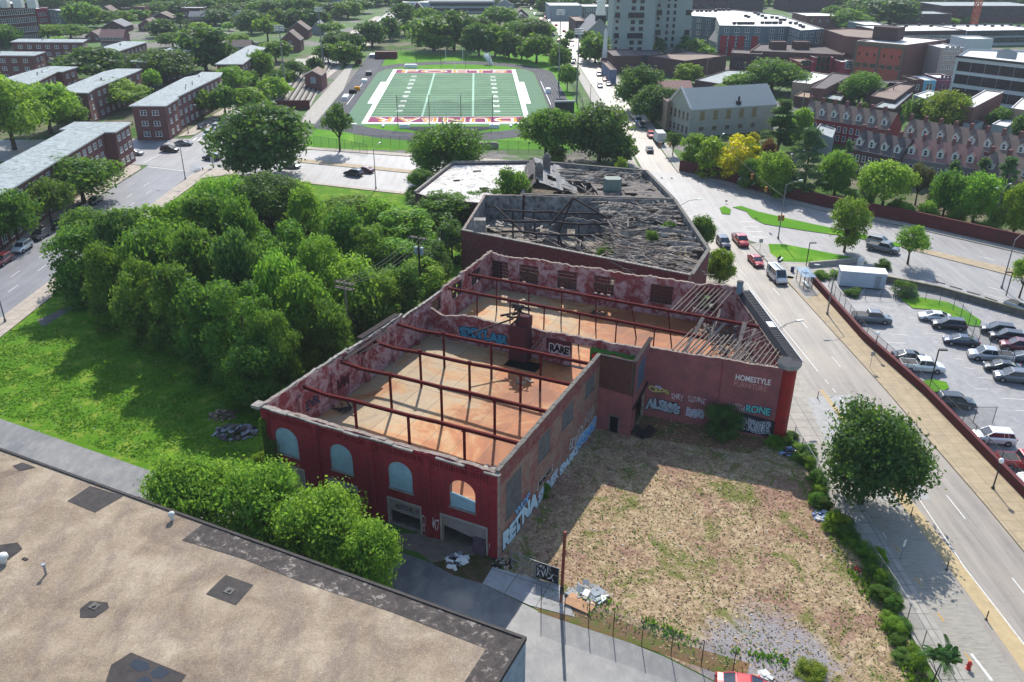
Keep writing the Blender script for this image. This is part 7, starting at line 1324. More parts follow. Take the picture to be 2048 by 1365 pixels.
def car(kind, px, py, hd, colr, label, group='cars', cat='car', base=None, ride=.012):
    b = base or G(px, py); p = PROTO[kind]
    if kind in USED: r_ = copy_tree(p)
    else: r_ = p; USED.add(kind)
    r_.location = (b.x, b.y, ride); r_.rotation_euler = (0, 0, -R(hd)); r_.name = {'pickup': 'pickup_truck', 'van': 'van'}.get(kind, 'car')
    for ch in r_.children:
        if ch.name.startswith('body'): ch.color = CC[colr]
    r_['label'] = label; r_['category'] = cat; r_['group'] = group; return r_
# heading: 0 = away from the camera (+Y), 90 = to the right
PK = 'cars parked on the left avenue'
for k_, x, y, c_, l_ in [('suv', 6, 528, 'maroon', 'dark red car parked at the kerb, cut by the left picture edge'), ('suv', 46, 501, 'white', 'white parked car with a pale blue sheen under the leftmost street tree'), ('suv', 82, 476, 'dkgrey', 'dark grey parked car just beyond the white one on the left avenue'), ('sedan', 120, 455, 'black', 'black parked saloon, third beyond the white one'), ('suv', 162, 426, 'black', 'dark parked car under the farthest of three street trees, second from the far end'), ('sedan', 191, 406, 'black', 'dark parked saloon at the far end of the left parked row')]: car(k_, x, y, 180, c_, l_, PK)
TR = 'traffic at the left crossing'
for k_, x, y, h_, c_, l_ in [('suv', 340, 304, 100, 'black', 'black car crossing the junction toward the right'), ('sedan', 368, 291, 95, 'grey', 'dark grey saloon crossing just behind the black one'), ('sedan', 270, 310, 100, 'silver', 'pale car half hidden by the nearest apartment block corner'), ('suv', 424, 320, -80, 'dkgrey', 'dark estate car waiting by the lamp post near the grass corner'), ('sedan', 583, 336, 110, 'silver', 'silver car emerging right of the huge round tree'), ('suv', 707, 352, -68, 'black', 'black car on the crossing road below the football field'), ('sedan', 730, 345, -68, 'maroon', 'dark red car beside the black one below the football field'),
                             ('pickup', 418, 273, 180, 'white', 'white pickup waiting first at the zebra crossing'), ('suv', 432, 259, 180, 'white', 'white car waiting behind the white pickup'), ('pickup', 441, 275, 180, 'pale blue', 'light blue van like truck waiting at the zebra crossing'), ('sedan', 404, 257, 180, 'black', 'dark car waiting in tree shade left of the white pickup'), ('suv', 447, 262, 180, 'black', 'dark car behind the light blue truck'), ('sedan', 434, 246, 180, 'dkgrey', 'dark parked car in deep shade farther up the avenue'), ('sedan', 190, 284, 90, 'silver', 'silver car showing between the two front apartment blocks'), ('sedan', 294, 180, 60, 'blue', 'blue car parked in the estate court'), ('sedan', 313, 174, 60, 'pale blue', 'pale blue car parked in the estate court')]: car(k_, x, y, h_, c_, l_, TR)
SG = 'cars on the right street'
for k_, x, y, h_, c_, l_ in [('suv', 1446, 492, 178, 'navy', 'dark blue car stopped beside the red pickup'), ('pickup', 1480, 487, 177, 'red', 'red pickup stopped on the right street near the corner'), ('sedan', 1511, 528, 175, 'red', 'red saloon behind the red pickup'), ('van', 1553, 560, 175, 'white', 'white van with rooftop gear beside the bus shelter'), ('sedan', 1299, 304, 2, 'black', 'black car driving up the street past the white box truck'), ('suv', 1302, 275, 178, 'red', 'red car in front of the white box truck'), ('sedan', 1283, 254, 178, 'navy', 'dark blue parked car nearest the tan annex'), ('suv', 1276, 246, 178, 'blue', 'blue parked car between the dark blue and the brown ones'), ('sedan', 1268, 237, 178, 'gold', 'brown parked car, farthest of three by the tan annex'),
                             ('suv', 1200, 175, 180, 'white', 'white car driving toward the camera right of the field'), ('sedan', 1217, 171, 180, 'dkgrey', 'dark parked car right of the white moving car'), ('sedan', 1210, 162, 180, 'maroon', 'dark red parked car beyond the dark one'), ('suv', 1198, 152, 180, 'silver', 'silver parked car just below the obelisk'), ('sedan', 1162, 114, 0, 'black', 'black car among the far traffic near the street bend'), ('suv', 1160, 110, 0, 'grey', 'grey car among the far traffic behind a black one'),
                             ('suv', 1758, 490, 128, 'silver', 'silver car with roof rails moving on the boulevard past the oval tree'), ('pickup', 1765, 503, 128, 'grey', 'grey car moving on the boulevard in front of the silver one')]: car(k_, x, y, h_, c_, l_, SG)
FGc = 'distant cars on the busy street'
rnd = random.Random(9)
for x, y in ((1130, 88), (1136, 96), (1140, 102), (1131, 80), (1120, 72), (1108, 62), (1112, 52), (1098, 44), (1092, 36), (1086, 28), (1078, 22), (1072, 12), (1064, 8), (1090, 50), (1082, 40), (1106, 72), (1118, 84), (1122, 92), (1070, 30), (1062, 20), (1056, 12), (1144, 92), (1128, 64)): car('sedan', x, y, rnd.choice([0, 180]), rnd.choice(['white', 'black', 'grey', 'silver', 'dkgrey', 'red']), 'tiny distant car in the far traffic on the busy street', FGc)
for x, y in ((1142, 118), (1140, 110), (1146, 128), (1150, 140), (1154, 150), (1148, 122)): car('sedan', x, y, 0, rnd.choice(['black', 'grey', 'silver', 'dkgrey']), 'parked car in the row beside the track fence, right of the field', 'cars parked beside the track fence')
for x, y in ((648, 92), (656, 86), (664, 80), (672, 76), (640, 97), (684, 68), (612, 128), (604, 136), (592, 146), (560, 184), (548, 194), (775, 24), (785, 18), (780, 10), (790, 6), (778, 30)): car('sedan', x, y, 180, rnd.choice(['black', 'grey', 'silver', 'white', 'dkgrey']), 'small distant car parked along the far end of the left avenue', 'distant cars on the left avenue')
LG = 'cars in the parking lot'
for k_, x, y, h_, c_, l_ in [('pickup', 1742, 644, 100, 'grey', 'dark grey pickup parked alone at the fence side of the lot'), ('sedan', 1868, 641, -76, 'white', 'white saloon parked beside the grass island'), ('suv', 1896, 657, -76, 'black', 'black boxy car parked next to the white saloon'), ('sedan', 1920, 689, -76, 'navy', 'dark blue saloon with the sun glinting on its roof'), ('suv', 1994, 668, -72, 'black', 'black car at the top of the right hand row'), ('suv', 2012, 682, -72, 'black', 'black car second in the right hand row'), ('suv', 2034, 700, -72, 'maroon', 'dark pink red car in the right hand row'),
                             ('pickup', 1978, 720, -76, 'silver', 'pale silver pickup in the middle row'), ('sedan', 2003, 742, -76, 'black', 'black saloon next to the silver pickup'), ('suv', 2024, 762, -76, 'grey', 'grey blue car below the black saloon, at the right edge'), ('sedan', 2046, 724, -72, 'navy', 'navy car cut by the right edge behind the silver pickup'), ('pickup', 1842, 741, 98, 'white', 'white pickup facing right below the lot lamp'), ('sedan', 1818, 722, 98, 'black', 'black sports car with a bright glint beside the white pickup'),
                             ('suv', 1908, 812, 98, 'black', 'black car parked by the open gate fence'), ('suv', 1982, 884, -82, 'white', 'white car parked below the open gate'), ('pickup', 2046, 934, 98, 'red', 'red pickup at the right edge of the lot'), ('sedan', 2072, 974, 98, 'white', 'white car below the red pickup, cut by the right edge'), ('pickup', 2046, 626, 150, 'silver', 'silver truck cut by the right edge at the lot wall')]: car(k_, x, y, h_, c_, l_, LG)
car('sedan', 1490, 1388, 102, 'red', 'red and white car just entering at the bottom edge in the alley', 'alley car')
# light bar gear on the van, box truck
vn = [o for o in col.objects if o.name.startswith('van') and o.get('label')][0]; mb = MB()
for i in range(5): mb.bar((-.7, -1.9 + i * .75, 2.33), (.7, -1.9 + i * .75, 2.33), .06)
mb.bar((-.7, -2, 2.33), (-.7, 1.2, 2.33), .06); mb.bar((.7, -2, 2.33), (.7, 1.2, 2.33), .06); mb.bar((-.2, -1.8, 2.42), (-.2, 1.3, 2.42), .25, .08); mb.build('roof_rack', M_galv, vn)
b = G(1317, 286); bt = empty('box_truck', (b.x, b.y, .03), R(2), 'white box truck parked in front of the young street tree', 'truck'); mb = MB(); mb.box(-1.15, 1.15, -3.6, 1.2, .9, 3.4); mb.build('cargo_box', M_trimw, bt)
mb = MB(); loft(mb, [[(-1.05, y, .5), (-1.05, y, z), (1.05, y, z), (1.05, y, .5)] for y, z in ((1.25, 2.4), (2.2, 2.4), (2.7, 1.5), (3.4, 1.35), (3.5, .8))][::-1]); mb.build('cab', M_trimw, bt); mb = MB(); mb.face([(-.9, 2.26, 2.34), (.9, 2.26, 2.34), (.9, 2.73, 1.56), (-.9, 2.73, 1.56)][::-1]); mb.build('windscreen', M_cglass, bt)
for sx in (-1, 1):
    for y in (-2.2, 2.3): mb = MB(); mb.tube([(sx * 1.0 - .14, y, .45), (sx * 1.0 + .14, y, .45)], .45, 16); mb.build('wheel', M_tyre, bt)
# ================================================================== STREET FURNITURE
M_pole = simple('grey_pole_paint', (120, 122, 120), .6, .4, .3, var=.15); M_poled = simple('dark_pole_paint', (44, 46, 46), .6, .3, var=.1); M_glow = N('frosted_globe').base((.8, .8, .78, 1), .3, .5).m
def lamp(x, y, yt, arm, label, both=False, base=None, m=None):
    b = base or G(x, y); h = HT(b, yt); r_ = empty('street_lamp', b, 0, label, 'street lamp', 'street lamps'); mb = MB(); mb.tube([(0, 0, 0), (0, 0, h - .8)], [.12, .075], 10); mb.tube([(0, 0, 0), (0, 0, .5)], .2, 10); mb.build('pole', m or M_pole, r_)
    for s in ((1, -1) if both else (1,)):
        a = Vector(arm).normalized() * s; ln = 2.3 if both else 2.6; mb = MB(); mb.tube([(0, 0, h - .9), (a.x * ln * .5, a.y * ln * .5, h - .25), (a.x * ln, a.y * ln, h - .05)], .045, 8); mb.build('arm', m or M_pole, r_)
        mb = MB(); e = Vector((a.x * ln, a.y * ln, h)); mb.bar(e - Vector((a.x * .1, a.y * .1, .05)), e + Vector((a.x * .7, a.y * .7, -.02)), .3, .14); mb.build('lamp_head', M_galv, r_)
    return r_, h
lamp(371, 360, 284, (-1, .25, 0), 'double armed street lamp on the grass corner of the left crossing', True)
L2, h2 = lamp(427, 336, 262, (0, 1, 0), 'lamp post with a sign by the grass corner, nearer the huge tree'); L3, h3 = lamp(315, 280, 218, (-1, 0, 0), 'street lamp with hanging signals before the corner apartment block'); lamp(377, 268, 211, (1, .3, 0), 'street lamp right of the corner apartment block')
lamp(752, 378, 291, (.4, 1, 0), 'street lamp on the lawn side of the crossing road'); lamp(11, 645, 560, (-1, 0, 0), 'street lamp at the left edge of the lawn pavement', base=G(11, 645)); lamp(80, 400, 368, (1, 0, 0), 'street lamp poking out of the left street trees', base=G(78, 436))
LM, hM = lamp(1556, 478, 362, (1, .2, 0), 'tall lamp mast with traffic signals at the green triangle'); lamp(1430, 350, 272, (.5, .8, 0), 'lamp mast beside the yellow trees at the brick wall'); lamp(1582, 390, 305, (.6, .6, 0), 'lamp mast in front of the blue green pine', True); lamp(1984, 460, 372, (.8, .6, 0), 'lamp mast near the right edge behind the boulevard', True); lamp(2003, 577, 470, (.8, .5, 0), 'lamp mast at the right edge beside the parking lot wall'); lamp(1654, 630, 530, (-1, 0, 0), 'grey lamp mast on the tan pavement beside the fence')
lamp(1180, 205, 165, (1, 0, 0), 'street lamp right of the football track', base=G(1180, 210)); lamp(1228, 330, 290, (.2, 1, 0), 'pole in front of the dark trees beside the far ruin'); lamp(542, 182, 150, (1, 0, 0), 'street lamp among the avenue trees')
def armlamp(a_, b_, z, dx, label):
    p = BL(a_, b_, z) if b_ < 60 else Vector((a_, b_, z)); r_ = empty('wall_lamp', p, 0, label, 'street lamp'); mb = MB(); mb.tube([(0, 0, -.3), (dx * .5, .5, .5), (dx, 1.0, .7)], .05, 8); mb.tube([(0, 0, -1.0), (dx * .5, .5, .4)], .03, 6); mb.build('arm', M_pole, r_); mb = MB(); mb.bar((dx - .1, 1.0, .72), (dx + .75, 1.15, .75), .32, .14); mb.build('lamp_head', M_galv, r_)
armlamp(16.6, 42.6, 9.6, 2.9, 'street lamp arm reaching from the warehouse parapet over the street'); 
r_ = empty('wall_lamp', (30.9, 152, 7.6), 0, 'street lamp arm reaching over the street from the burnt ruins corner', 'street lamp'); mb = MB(); mb.tube([(0, 0, 0), (1.8, .6, .9), (3.4, 1.0, 1.0)], .05, 8); mb.build('arm', M_pole, r_); mb = MB(); mb.bar((3.4, 1, 1.0), (4.1, 1.1, 1.0), .3, .14); mb.build('lamp_head', M_galv, r_)
def globe(x, y, yt, label):
    b = G(x, y); h = HT(b, yt); r_ = empty('globe_lamp', b, 0, label, 'street lamp', 'globe lamps'); mb = MB(); mb.tube([(0, 0, 0), (0, 0, .35), (0, 0, .4), (0, 0, h - .6)], [.2, .16, .08, .06], 12); mb.build('pole', M_poled, r_)
    mb = MB(); mb.tube([(0, 0, h - .6), (0, 0, h - .5), (0, 0, h - .3), (0, 0, h - .1), (0, 0, h)], [.12, .22, .26, .2, .04], 14); mb.build('globe', M_glow, r_, smooth=True)
globe(1985, 979, 917, 'black globe lamp on the tan pavement, nearest the camera on the right'); globe(1747, 710, 664, 'globe lamp on the tan pavement behind the mesh fence'); globe(129, 560, 498, 'globe lamp at the left tip of the wild grove'); 
def shoebox(x, y, yt, label, dx=1):
    b = G(x, y); h = HT(b, yt); r_ = empty('lot_lamp', b, 0, label, 'street lamp', 'lot lamps'); mb = MB(); mb.bar((0, 0, 0), (0, 0, h), .13); mb.build('pole', M_poled, r_); mb = MB(); mb.bar((dx * .1, 0, h), (dx * 1.1, 0, h), .45, .16); mb.build('lamp_head', M_poled, r_)
shoebox(1862, 762, 700, 'dark square headed lamp on the grass island by the white pickup'); shoebox(1612, 533, 486, 'dark square headed lamp beside the green triangle'); shoebox(2012, 592, 545, 'small dark lamp under the tree at the right edge', -1)
def sig(p, label, grp='traffic signals'):
    r_ = empty('traffic_signal', p, 0, label, 'traffic signal', grp); mb = MB(); mb.box(-.2, .2, -.15, .15, -.55, .55); mb.build('housing', simple('signal_yellow', (190, 120, 30), .6, .3) if 'signal_yellow' not in MATS else MATS['signal_yellow'], r_)
    for k, c_ in enumerate(((110, 20, 20), (120, 90, 20), (20, 90, 50))): mb = MB(); mb.tube([(0, -.15, .34 - .34 * k), (0, -.24, .34 - .34 * k)], .13, 10); n_ = 'lens_%d' % k; mb.build('lens', MATS[n_] if n_ in MATS else simple(n_, c_, .3, .5), r_)
def wire(p, q_, sag, label, grp=None, r=.018, mt=None, name='wire'):
    p, q_ = Vector(p), Vector(q_); pts = [p.lerp(q_, i / 10) - Vector((0, 0, sag * 4 * (i / 10) * (1 - i / 10))) for i in range(11)]; mb = MB(); mb.tube(pts, r, 5); o = mb.build(name, mt or M_wire); return tag(o, label, 'wire', grp)
M_wire = simple('cable', (120, 118, 112), .7, .3)
b3 = G(315, 280); sA = Vector((b3.x, b3.y, 7.6)); sB = Vector((b3.x - 6.6, b3.y - 2, 5.2))
wire(sA, sB, .1, 'cable carrying two signals beside the corner apartment block'); sig(sA.lerp(sB, .25) - Vector((0, 0, .7)), 'yellow traffic signal nearer the pole at the corner apartment block'); sig(sA.lerp(sB, .85) - Vector((0, 0, .7)), 'yellow traffic signal farther from the pole at the corner apartment block'); mb = MB(); mb.box(-1, 1, -.03, .03, -.2, .2); tag(mb.build('street_sign', simple('street_sign_green', (70, 130, 100), .6, .3), None, sB - Vector((.8, 0, 0.1))), 'green street name sign hanging on the signal cable', 'sign')
b2 = G(427, 336); mb = MB(); mb.box(-.45, .45, -.03, .03, -.6, .6); tag(mb.build('pole_sign', M_trimw, None, (b2.x, b2.y - .16, 2.1)), 'white sign low on the lamp post at the grass corner', 'sign'); tag((lambda mb: (mb.box(-.3, .3, -.3, .3, 0, 1.0), mb.box(-.34, .34, -.34, .34, 1.0, 1.1), mb.build('litter_bin', M_poled, None, G(448, 329)))[-1])(MB()), 'dark litter bin beside the grass corner lamp post', 'bin')
bM = G(1556, 478); w0 = Vector((bM.x, bM.y, 8.3)); b4 = G(1430, 350); w1 = Vector((b4.x, b4.y, 8.5)); wire(w0, w1, .5, 'signal cable spanning the boulevard between two masts')
sig(w0.lerp(w1, .22) - Vector((0, 0, 1.5)), 'yellow traffic signal over the boulevard, nearer the green triangle'); sig(w0.lerp(w1, .42) - Vector((0, 0, 1.5)), 'yellow traffic signal over the boulevard, middle of the cable'); sig((bM.x + .35, bM.y, 4.2), 'yellow traffic signal fixed to the tall mast, right side'); sig((bM.x - .4, bM.y, 4.2), 'yellow traffic signal fixed to the tall mast, left side')
b5 = G(1293, 360); w2 = Vector((41.5, 214, 7.4)); wire(Vector((30, 208, 8)), Vector((44, 207, 8)), .3, 'signal cable over the street beyond the ruins'); sig((36.0, 207.6, 6.4), 'yellow traffic signal hanging before the black car'); sig((38.4, 207.4, 6.4), 'traffic signal hanging right of the yellow one before the black car'); b6 = G(1293, 420)
# utility poles behind the left wall
def upole(x, y, yt, label, arms=1, trans=0, z0=0, mt=None):
    b = G(x, y, z0); b.z = 0; h = HT(b, yt); r_ = empty('utility_pole', b, R(-25), label, 'utility pole', 'utility poles'); mb = MB(); mb.tube([(0, 0, 0), (0, 0, h)], [.2, .13], 10); mb.build('pole', mt or M_wood, r_)
    for k in range(arms): mb = MB(); mb.bar((-1.5, -.12 * (k + 1), h - .35 - k * .75), (1.5, -.12 * (k + 1), h - .35 - k * .75), .12, .14); mb.bar((-1.5, .2, h - .35 - k * .75), (1.5, .2, h - .35 - k * .75), .12, .14); mb.build('crossarm', M_wood, r_); mb = MB(); [mb.tube([(x_, -.1, h - .3 - k * .75), (x_, -.1, h - .05 - k * .75)], .06, 6) for x_ in (-1.35, -.6, .6, 1.35)]; mb.build('insulators', M_conc_dk, r_)
    for k in range(trans): s = (-1, 1)[k % 2]; mb = MB(); mb.tube([(s * .5, 0, h - 3.0), (s * .5, 0, h - 1.9), (s * .5, 0, h - 1.8)], [.3, .3, .12], 12); mb.build('transformer', simple('transformer_grey', (140, 156, 164), .5, .4, .2) if 'transformer_grey' not in MATS else MATS['transformer_grey'], r_)
    return b, h
p1, h1 = upole(700, 700, 562, 'weathered utility pole with double crossarms beside the left warehouse wall', 2); p2, h2 = upole(842, 600, 472, 'dark utility pole carrying two transformers, near the wall corner', 1, 2, mt=M_woodd); p3, h3 = upole(886, 548, 459, 'farther utility pole with a single transformer', 0, 1, mt=M_woodd)
c25, s25 = math.cos(R(-25)), math.sin(R(-25)); off = lambda x_: Vector((x_ * c25, x_ * s25, 0))
for x_ in (-1.3, -.5, .5, 1.3): wire(p1 + off(x_) + Vector((0, 0, h1 - .15)), p2 + off(x_) + Vector((0, 0, h2 - .15)), 1.3, 'overhead wire sagging between the two crossarm poles left of the warehouse', 'overhead wires', .022)
wire(p2 + Vector((0, 0, h2 - 1)), p3 + Vector((0, 0, h3 - 1.2)), .5, 'short cable between the transformer poles'); wire(p3 + Vector((0, 0, h3 - 3)), Vector((-8.5, 137, 6.5)), .3, 'service cable from the farther pole to the burnt warehouse')
b = G(1122, 1204); r_ = empty('brown_pole', b, 0, 'rust brown pole standing beside the gate of the dry lot', 'pole'); mb = MB(); mb.tube([(0, 0, 0), (.1, 0, HT(b, 1064))], [.15, .13], 12); mb.build('shaft', simple('rust_brown', (124, 58, 44), .7, .3, var=.4, scale=2), r_); mb = MB(); mb.box(-.16, .2, -.2, -.1, 1.0, 1.8); mb.build('meter_plate', M_dframe, r_)
for x, y, yt, l_ in ((293 + 1120, 0, 0, ''),)[:0]: pass
for x, y, yt, l_ in [(1602, 232, 148, 'tall timber utility pole behind the rowhouse chimneys'), (1780, 214, 160, 'timber utility pole among the backyards'), (1412, 158, 116, 'timber utility pole beside the long brown brick store'), (680, 60, 26, 'timber utility pole on the avenue at the far left of the stadium')]: upole(x, y, yt, l_, 1)
# stadium light masts
for x, y, yt, l_ in [(574, 204, 55, 'tall stadium light mast at the left side of the bleachers'), (647, 137, 18, 'tall stadium light mast at the far left of the bleachers'), (1153, 203, 62, 'tall stadium light mast right of the track'), (1117, 172, 24, 'tall stadium light mast at the far right of the track')]:
    b = G(x, y); h = HT(b, yt); r_ = empty('floodlight_mast', b, 0, l_, 'floodlight mast', 'stadium light masts'); mb = MB(); mb.tube([(0, 0, 0), (0, 0, h)], [.32, .14], 10); mb.build('mast', M_pole, r_)
    for k in range(3): mb = MB(); mb.box(-1.6, 1.6, -.3, .1, h - 1.2 + k * .7, h - .75 + k * .7); mb.build('light_bank', M_galv, r_)
# ================================================================== WALLS AND FENCES
q = N('chain_link'); tr = q.n('ShaderNodeBsdfTransparent'); ms = q.n('ShaderNodeMixShader'); ms.inputs[0].default_value = .22; q.base(L((120, 124, 120)), .6, .3); q.l(tr.outputs[0], ms.inputs[1]); q.l(q.b.outputs[0], ms.inputs[2]); q.l(ms.outputs[0], q.t.nodes['Material Output'].inputs[0]); M_mesh = q.m
def fence(pts, h, label, sp=3.0, mt=None, rail=True, barb=False, r=.04, mesh=True, name='chain_link_fence', z=0.0, grp='chain link fences'):
    pts = [Vector((p[0], p[1], z)) for p in pts]; o_ = pts[0]; root = empty(name, o_, 0, label, 'fence', grp); f = MB(); mt = mt or M_pole
    for a, b in zip(pts, pts[1:]):
        a, b = a - o_, b - o_; n = max(1, round((b - a).length / sp))
        if mesh: f.face([a, b, b + Vector((0, 0, h)), a + Vector((0, 0, h))])
        rl = MB(); rl.bar(a + Vector((0, 0, h)), b + Vector((0, 0, h)), r * 1.2)
        if rail: rl.build('top_rail', mt, root)
        for i in range(n + (1 if b + o_ == pts[-1] else 0)):
            p = a.lerp(b, i / n); mb = MB(); mb.tube([p, p + Vector((0, 0, h + (.35 if barb else .06)))], r, 6)
            if barb: mb.bar(p + Vector((0, 0, h + .3)), p + Vector((-.25, -.05, h + .6)), .04)
            mb.build('post', mt, root)
    if mesh: f.build('mesh', M_mesh, root)
    return root
fence([(53.0, 131.5), (52.4, 127), (51.6, 111), (53.6, 95), (54.5, 73), (54.8, 50)], 2.0, 'black mesh fence along the top of the tan pavement wall', 2.6, M_poled)
fence([(33.0, 83.8), (33.2, 76), (33.6, 66), (34.2, 58), (34.2, 46)], 1.9, 'galvanised fence between the dry lot and the pavement', 2.8)
fence([BL(6.4, -4.3)[:2], BL(13.0, -4.2)[:2], BL(23, -4.1)[:2]], 2.6, 'tall thin rusty fence posts along the alley edge of the dry lot', 2.6, simple('rust_post', (74, 58, 50), .8, .2), False)
fence([G(628, 291)[:2], G(690, 300)[:2], G(735, 309)[:2]], 2.6, 'black railing at the lower left corner of the stadium', 2.5, M_poled)
fence([(-44, 233.8), (-26, 230.2), (4, 226.0), (24, 224)], 2.8, 'chain link fence running below the running track', 2.8, M_poled)
fence([(22.5, 262), (23.6, 300), (22, 345), (20, 372)], 2.4, 'fence along the right side of the running track', 4, M_poled)
fence([G(1786, 598)[:2], G(1850, 602)[:2], G(1905, 622)[:2], G(1935, 655)[:2], G(1955, 690)[:2], G(2020, 740)[:2]], 2.2, 'barbed wire fence on the parking lot island', 3.0, M_poled, barb=True)
fence([G(1905, 838)[:2], G(1946, 846)[:2], G(1985, 846)[:2]], 2.2, 'open swing gate fence in the parking lot', 2.4, M_poled)
fence([G(1700, 600)[:2], G(1790, 600)[:2]], .9, 'low rail below the white container', 2.4, M_poled, mesh=False)
fence([G(1010, 118)[:2], G(790, 108)[:2]][::-1], 2.6, 'distant fence across the lawn behind the field', 3, M_poled)
def lowwall(name, label, pts, h, th, mt, capm, grp=None, caph=.12):
    root = empty(name, (0, 0, 0), 0, label, 'wall', grp); pts = [Vector((p[0], p[1], 0)) for p in pts]; m_ = MB(); c = MB()
    for a, b in zip(pts, pts[1:]): m_.bar(a + Vector((0, 0, h / 2)), b + Vector((0, 0, h / 2)), th, h); c.bar(a + Vector((0, 0, h + caph / 2 + .003)), b + Vector((0, 0, h + caph / 2 + .003)), th + .08, caph)
    m_.build('wall', mt, root); c.build('coping', capm, root); return root
M_wallred = brick('retaining_brick', (98, 48, 46), (84, 42, 42), (70, 44, 42), bw=.4)
lowwall('pavement_wall', 'long dark red brick wall between tan pavement and parking lot', [(50.9, 134), (51.2, 111), (53.1, 95), (54.0, 73), (54.3, 46)], 1.15, .4, M_wallred, simple('maroon_coping', (92, 44, 46), .8, .2, var=.2))
WB = [(41.2, 207), (49.9, 199.6), (56.2, 189.9), (68, 176.6), (81, 166.6), (103, 144.4), (130, 118)]
lw = lowwall('brick_boundary_wall', 'long brick boundary wall with painted letters behind the boulevard', WB, 2.6, .4, M_wallred, M_wallred)
d = (Vector((56.2, 189.9, 0)) - Vector((49.9, 199.6, 0))).normalized(); nn = Vector((d.y, -d.x, 0))
if nn.y > 0: nn = -nn
o0 = Vector((49.9, 199.6, 0)) + nn * .22
letters('4SHO', 5.6, 10.6, .8, 2.3, (o0, d, nn), [(0.05, (200, 200, 200))], 0.03, seed=50, parent=lw)
lowwall('lot_retaining_wall', 'dark mossy retaining wall along the upper edge of the parking lot', [(58.8, 136.7), (70.2, 129.4), (81.0, 117.8), (106, 91)], 1.0, .35, M_conc_dk, simple('mossy_coping', (84, 86, 66), .9, .1, var=.4))
lowwall('triangle_wall', 'short sloping concrete wall beside the green triangle', [(52.5, 140.6), (58.6, 142.0), (63.2, 143.4)], .9, .35, M_concrete, M_concrete)
for i, pp in enumerate([[(1868, 563), (1890, 569)], [(1900, 573), (1924, 580)], [(1934, 584), (1960, 591)], [(1970, 595), (1994, 603)], [(2004, 607), (2030, 615)]]):
    a, b = G(*pp[0]), G(*pp[1]); mb = MB(); mb.bar(a + Vector((0, 0, .09)), b + Vector((0, 0, .09)), .2, .16); tag(mb.build('wheel_stop', M_curb), 'concrete wheel stop at a bay below the lot retaining wall', 'wheel stop', 'wheel stops')
for lab, pts in [('grassed kerbed island in the middle of the parking lot', [(1790, 592), (1826, 618), (1880, 622), (1920, 650), (1958, 655), (1962, 643), (1930, 622), (1895, 606), (1840, 596)]), ('small grassed kerbed island under the square headed lamp', [(1822, 770), (1835, 782), (1880, 786), (1898, 778), (1892, 766), (1862, 760)])]:
    o = slab('grass_island', [tuple(G(*p)[:2]) for p in pts], M_field_grass, .14)
# bus shelter, bench, signs
b = G(1600, 572); sh = empty('bus_shelter', b, R(0), 'glass roofed bus shelter on the tan pavement', 'bus shelter'); g_ = N('shelter_glass'); g_.base(L((120, 150, 170)), .1, .7); g_.b.inputs['Alpha'].default_value = .55
mb = MB(); [mb.bar((x_, y_, 0), (x_, y_, 2.4), .09) for x_ in (-.1, 1.3) for y_ in (-2, 0, 2)]; mb.build('frame', M_poled, sh); mb = MB(); mb.face([(-.5, -2.3, 2.45), (1.6, -2.3, 2.45), (1.6, 2.3, 2.45), (-.5, 2.3, 2.45)]); mb.bar((-.5, -2.3, 2.45), (-.5, 2.3, 2.45), .08); mb.bar((1.6, -2.3, 2.45), (1.6, 2.3, 2.45), .08); mb.box(0, .9, -.5, .5, 2.47, 2.6); mb.build('roof', g_.m, sh); mb = MB(); mb.face([(1.3, -2, .3), (1.3, 2, .3), (1.3, 2, 2.2), (1.3, -2, 2.2)]); mb.build('back_panel', g_.m, sh); mb = MB(); mb.box(.7, 1.15, -1.4, 1.4, .42, .48); mb.build('bench', M_galv, sh)
slab('shelter_pad', [tuple(G(*p)[:2]) for p in [(1577, 565), (1612, 600), (1640, 588), (1600, 548)]], M_concrete, .15)
b = G(1560, 523); bn = empty('bench', b, R(55), 'bench beside the green triangle', 'bench'); mb = MB(); mb.box(-.9, .9, -.25, .25, .42, .48); mb.build('seat', M_galv, bn); mb = MB(); mb.box(-.9, .9, .22, .28, .5, .9); mb.build('backrest', M_woodd, bn)
for s_ in (-.7, .7): mb = MB(); mb.box(s_ - .05, s_ + .05, -.22, .22, 0, .42); mb.build('leg', M_poled, bn)
tag((lambda mb: (mb.tube([(0, 0, 0), (0, 0, .95), (0, 0, 1.05)], [.3, .32, .2], 12), mb.build('litter_bin', simple('blue_bin', (40, 40, 90), .6, .3), None, G(1584, 545)))[-1])(MB()), 'dark blue litter bin beside the bus shelter', 'bin')
def sign(x, y, h, w_, hh, mt, label, rz=0):
    b = G(x, y); r_ = empty('road_sign', b, rz, label, 'sign', 'road signs'); mb = MB(); mb.tube([(0, 0, 0), (0, 0, h)], .035, 8); mb.build('post', M_galv, r_); mb = MB(); mb.box(-w_ / 2, w_ / 2, -.06, -.03, h - hh, h); mb.build('panel', mt, r_)
sign(1519, 505, 2.6, .7, .7, M_galv, 'grey sign with its back to the camera by the green triangle'); sign(1739, 738, 2.6, .5, .6, M_galv, 'small sign post on the tan pavement near the dark car'); sign(1800, 1120, 2.4, .35, .8, M_trimw, 'white sign post in the tree shade beside the dry lot', R(30)); sign(1452, 408, .8, .5, .3, M_poled, 'tiny dark sign on the tip of the green median'); sign(1592, 738, 1.2, .1, .1, M_galv, 'short post beside the red corner turret')
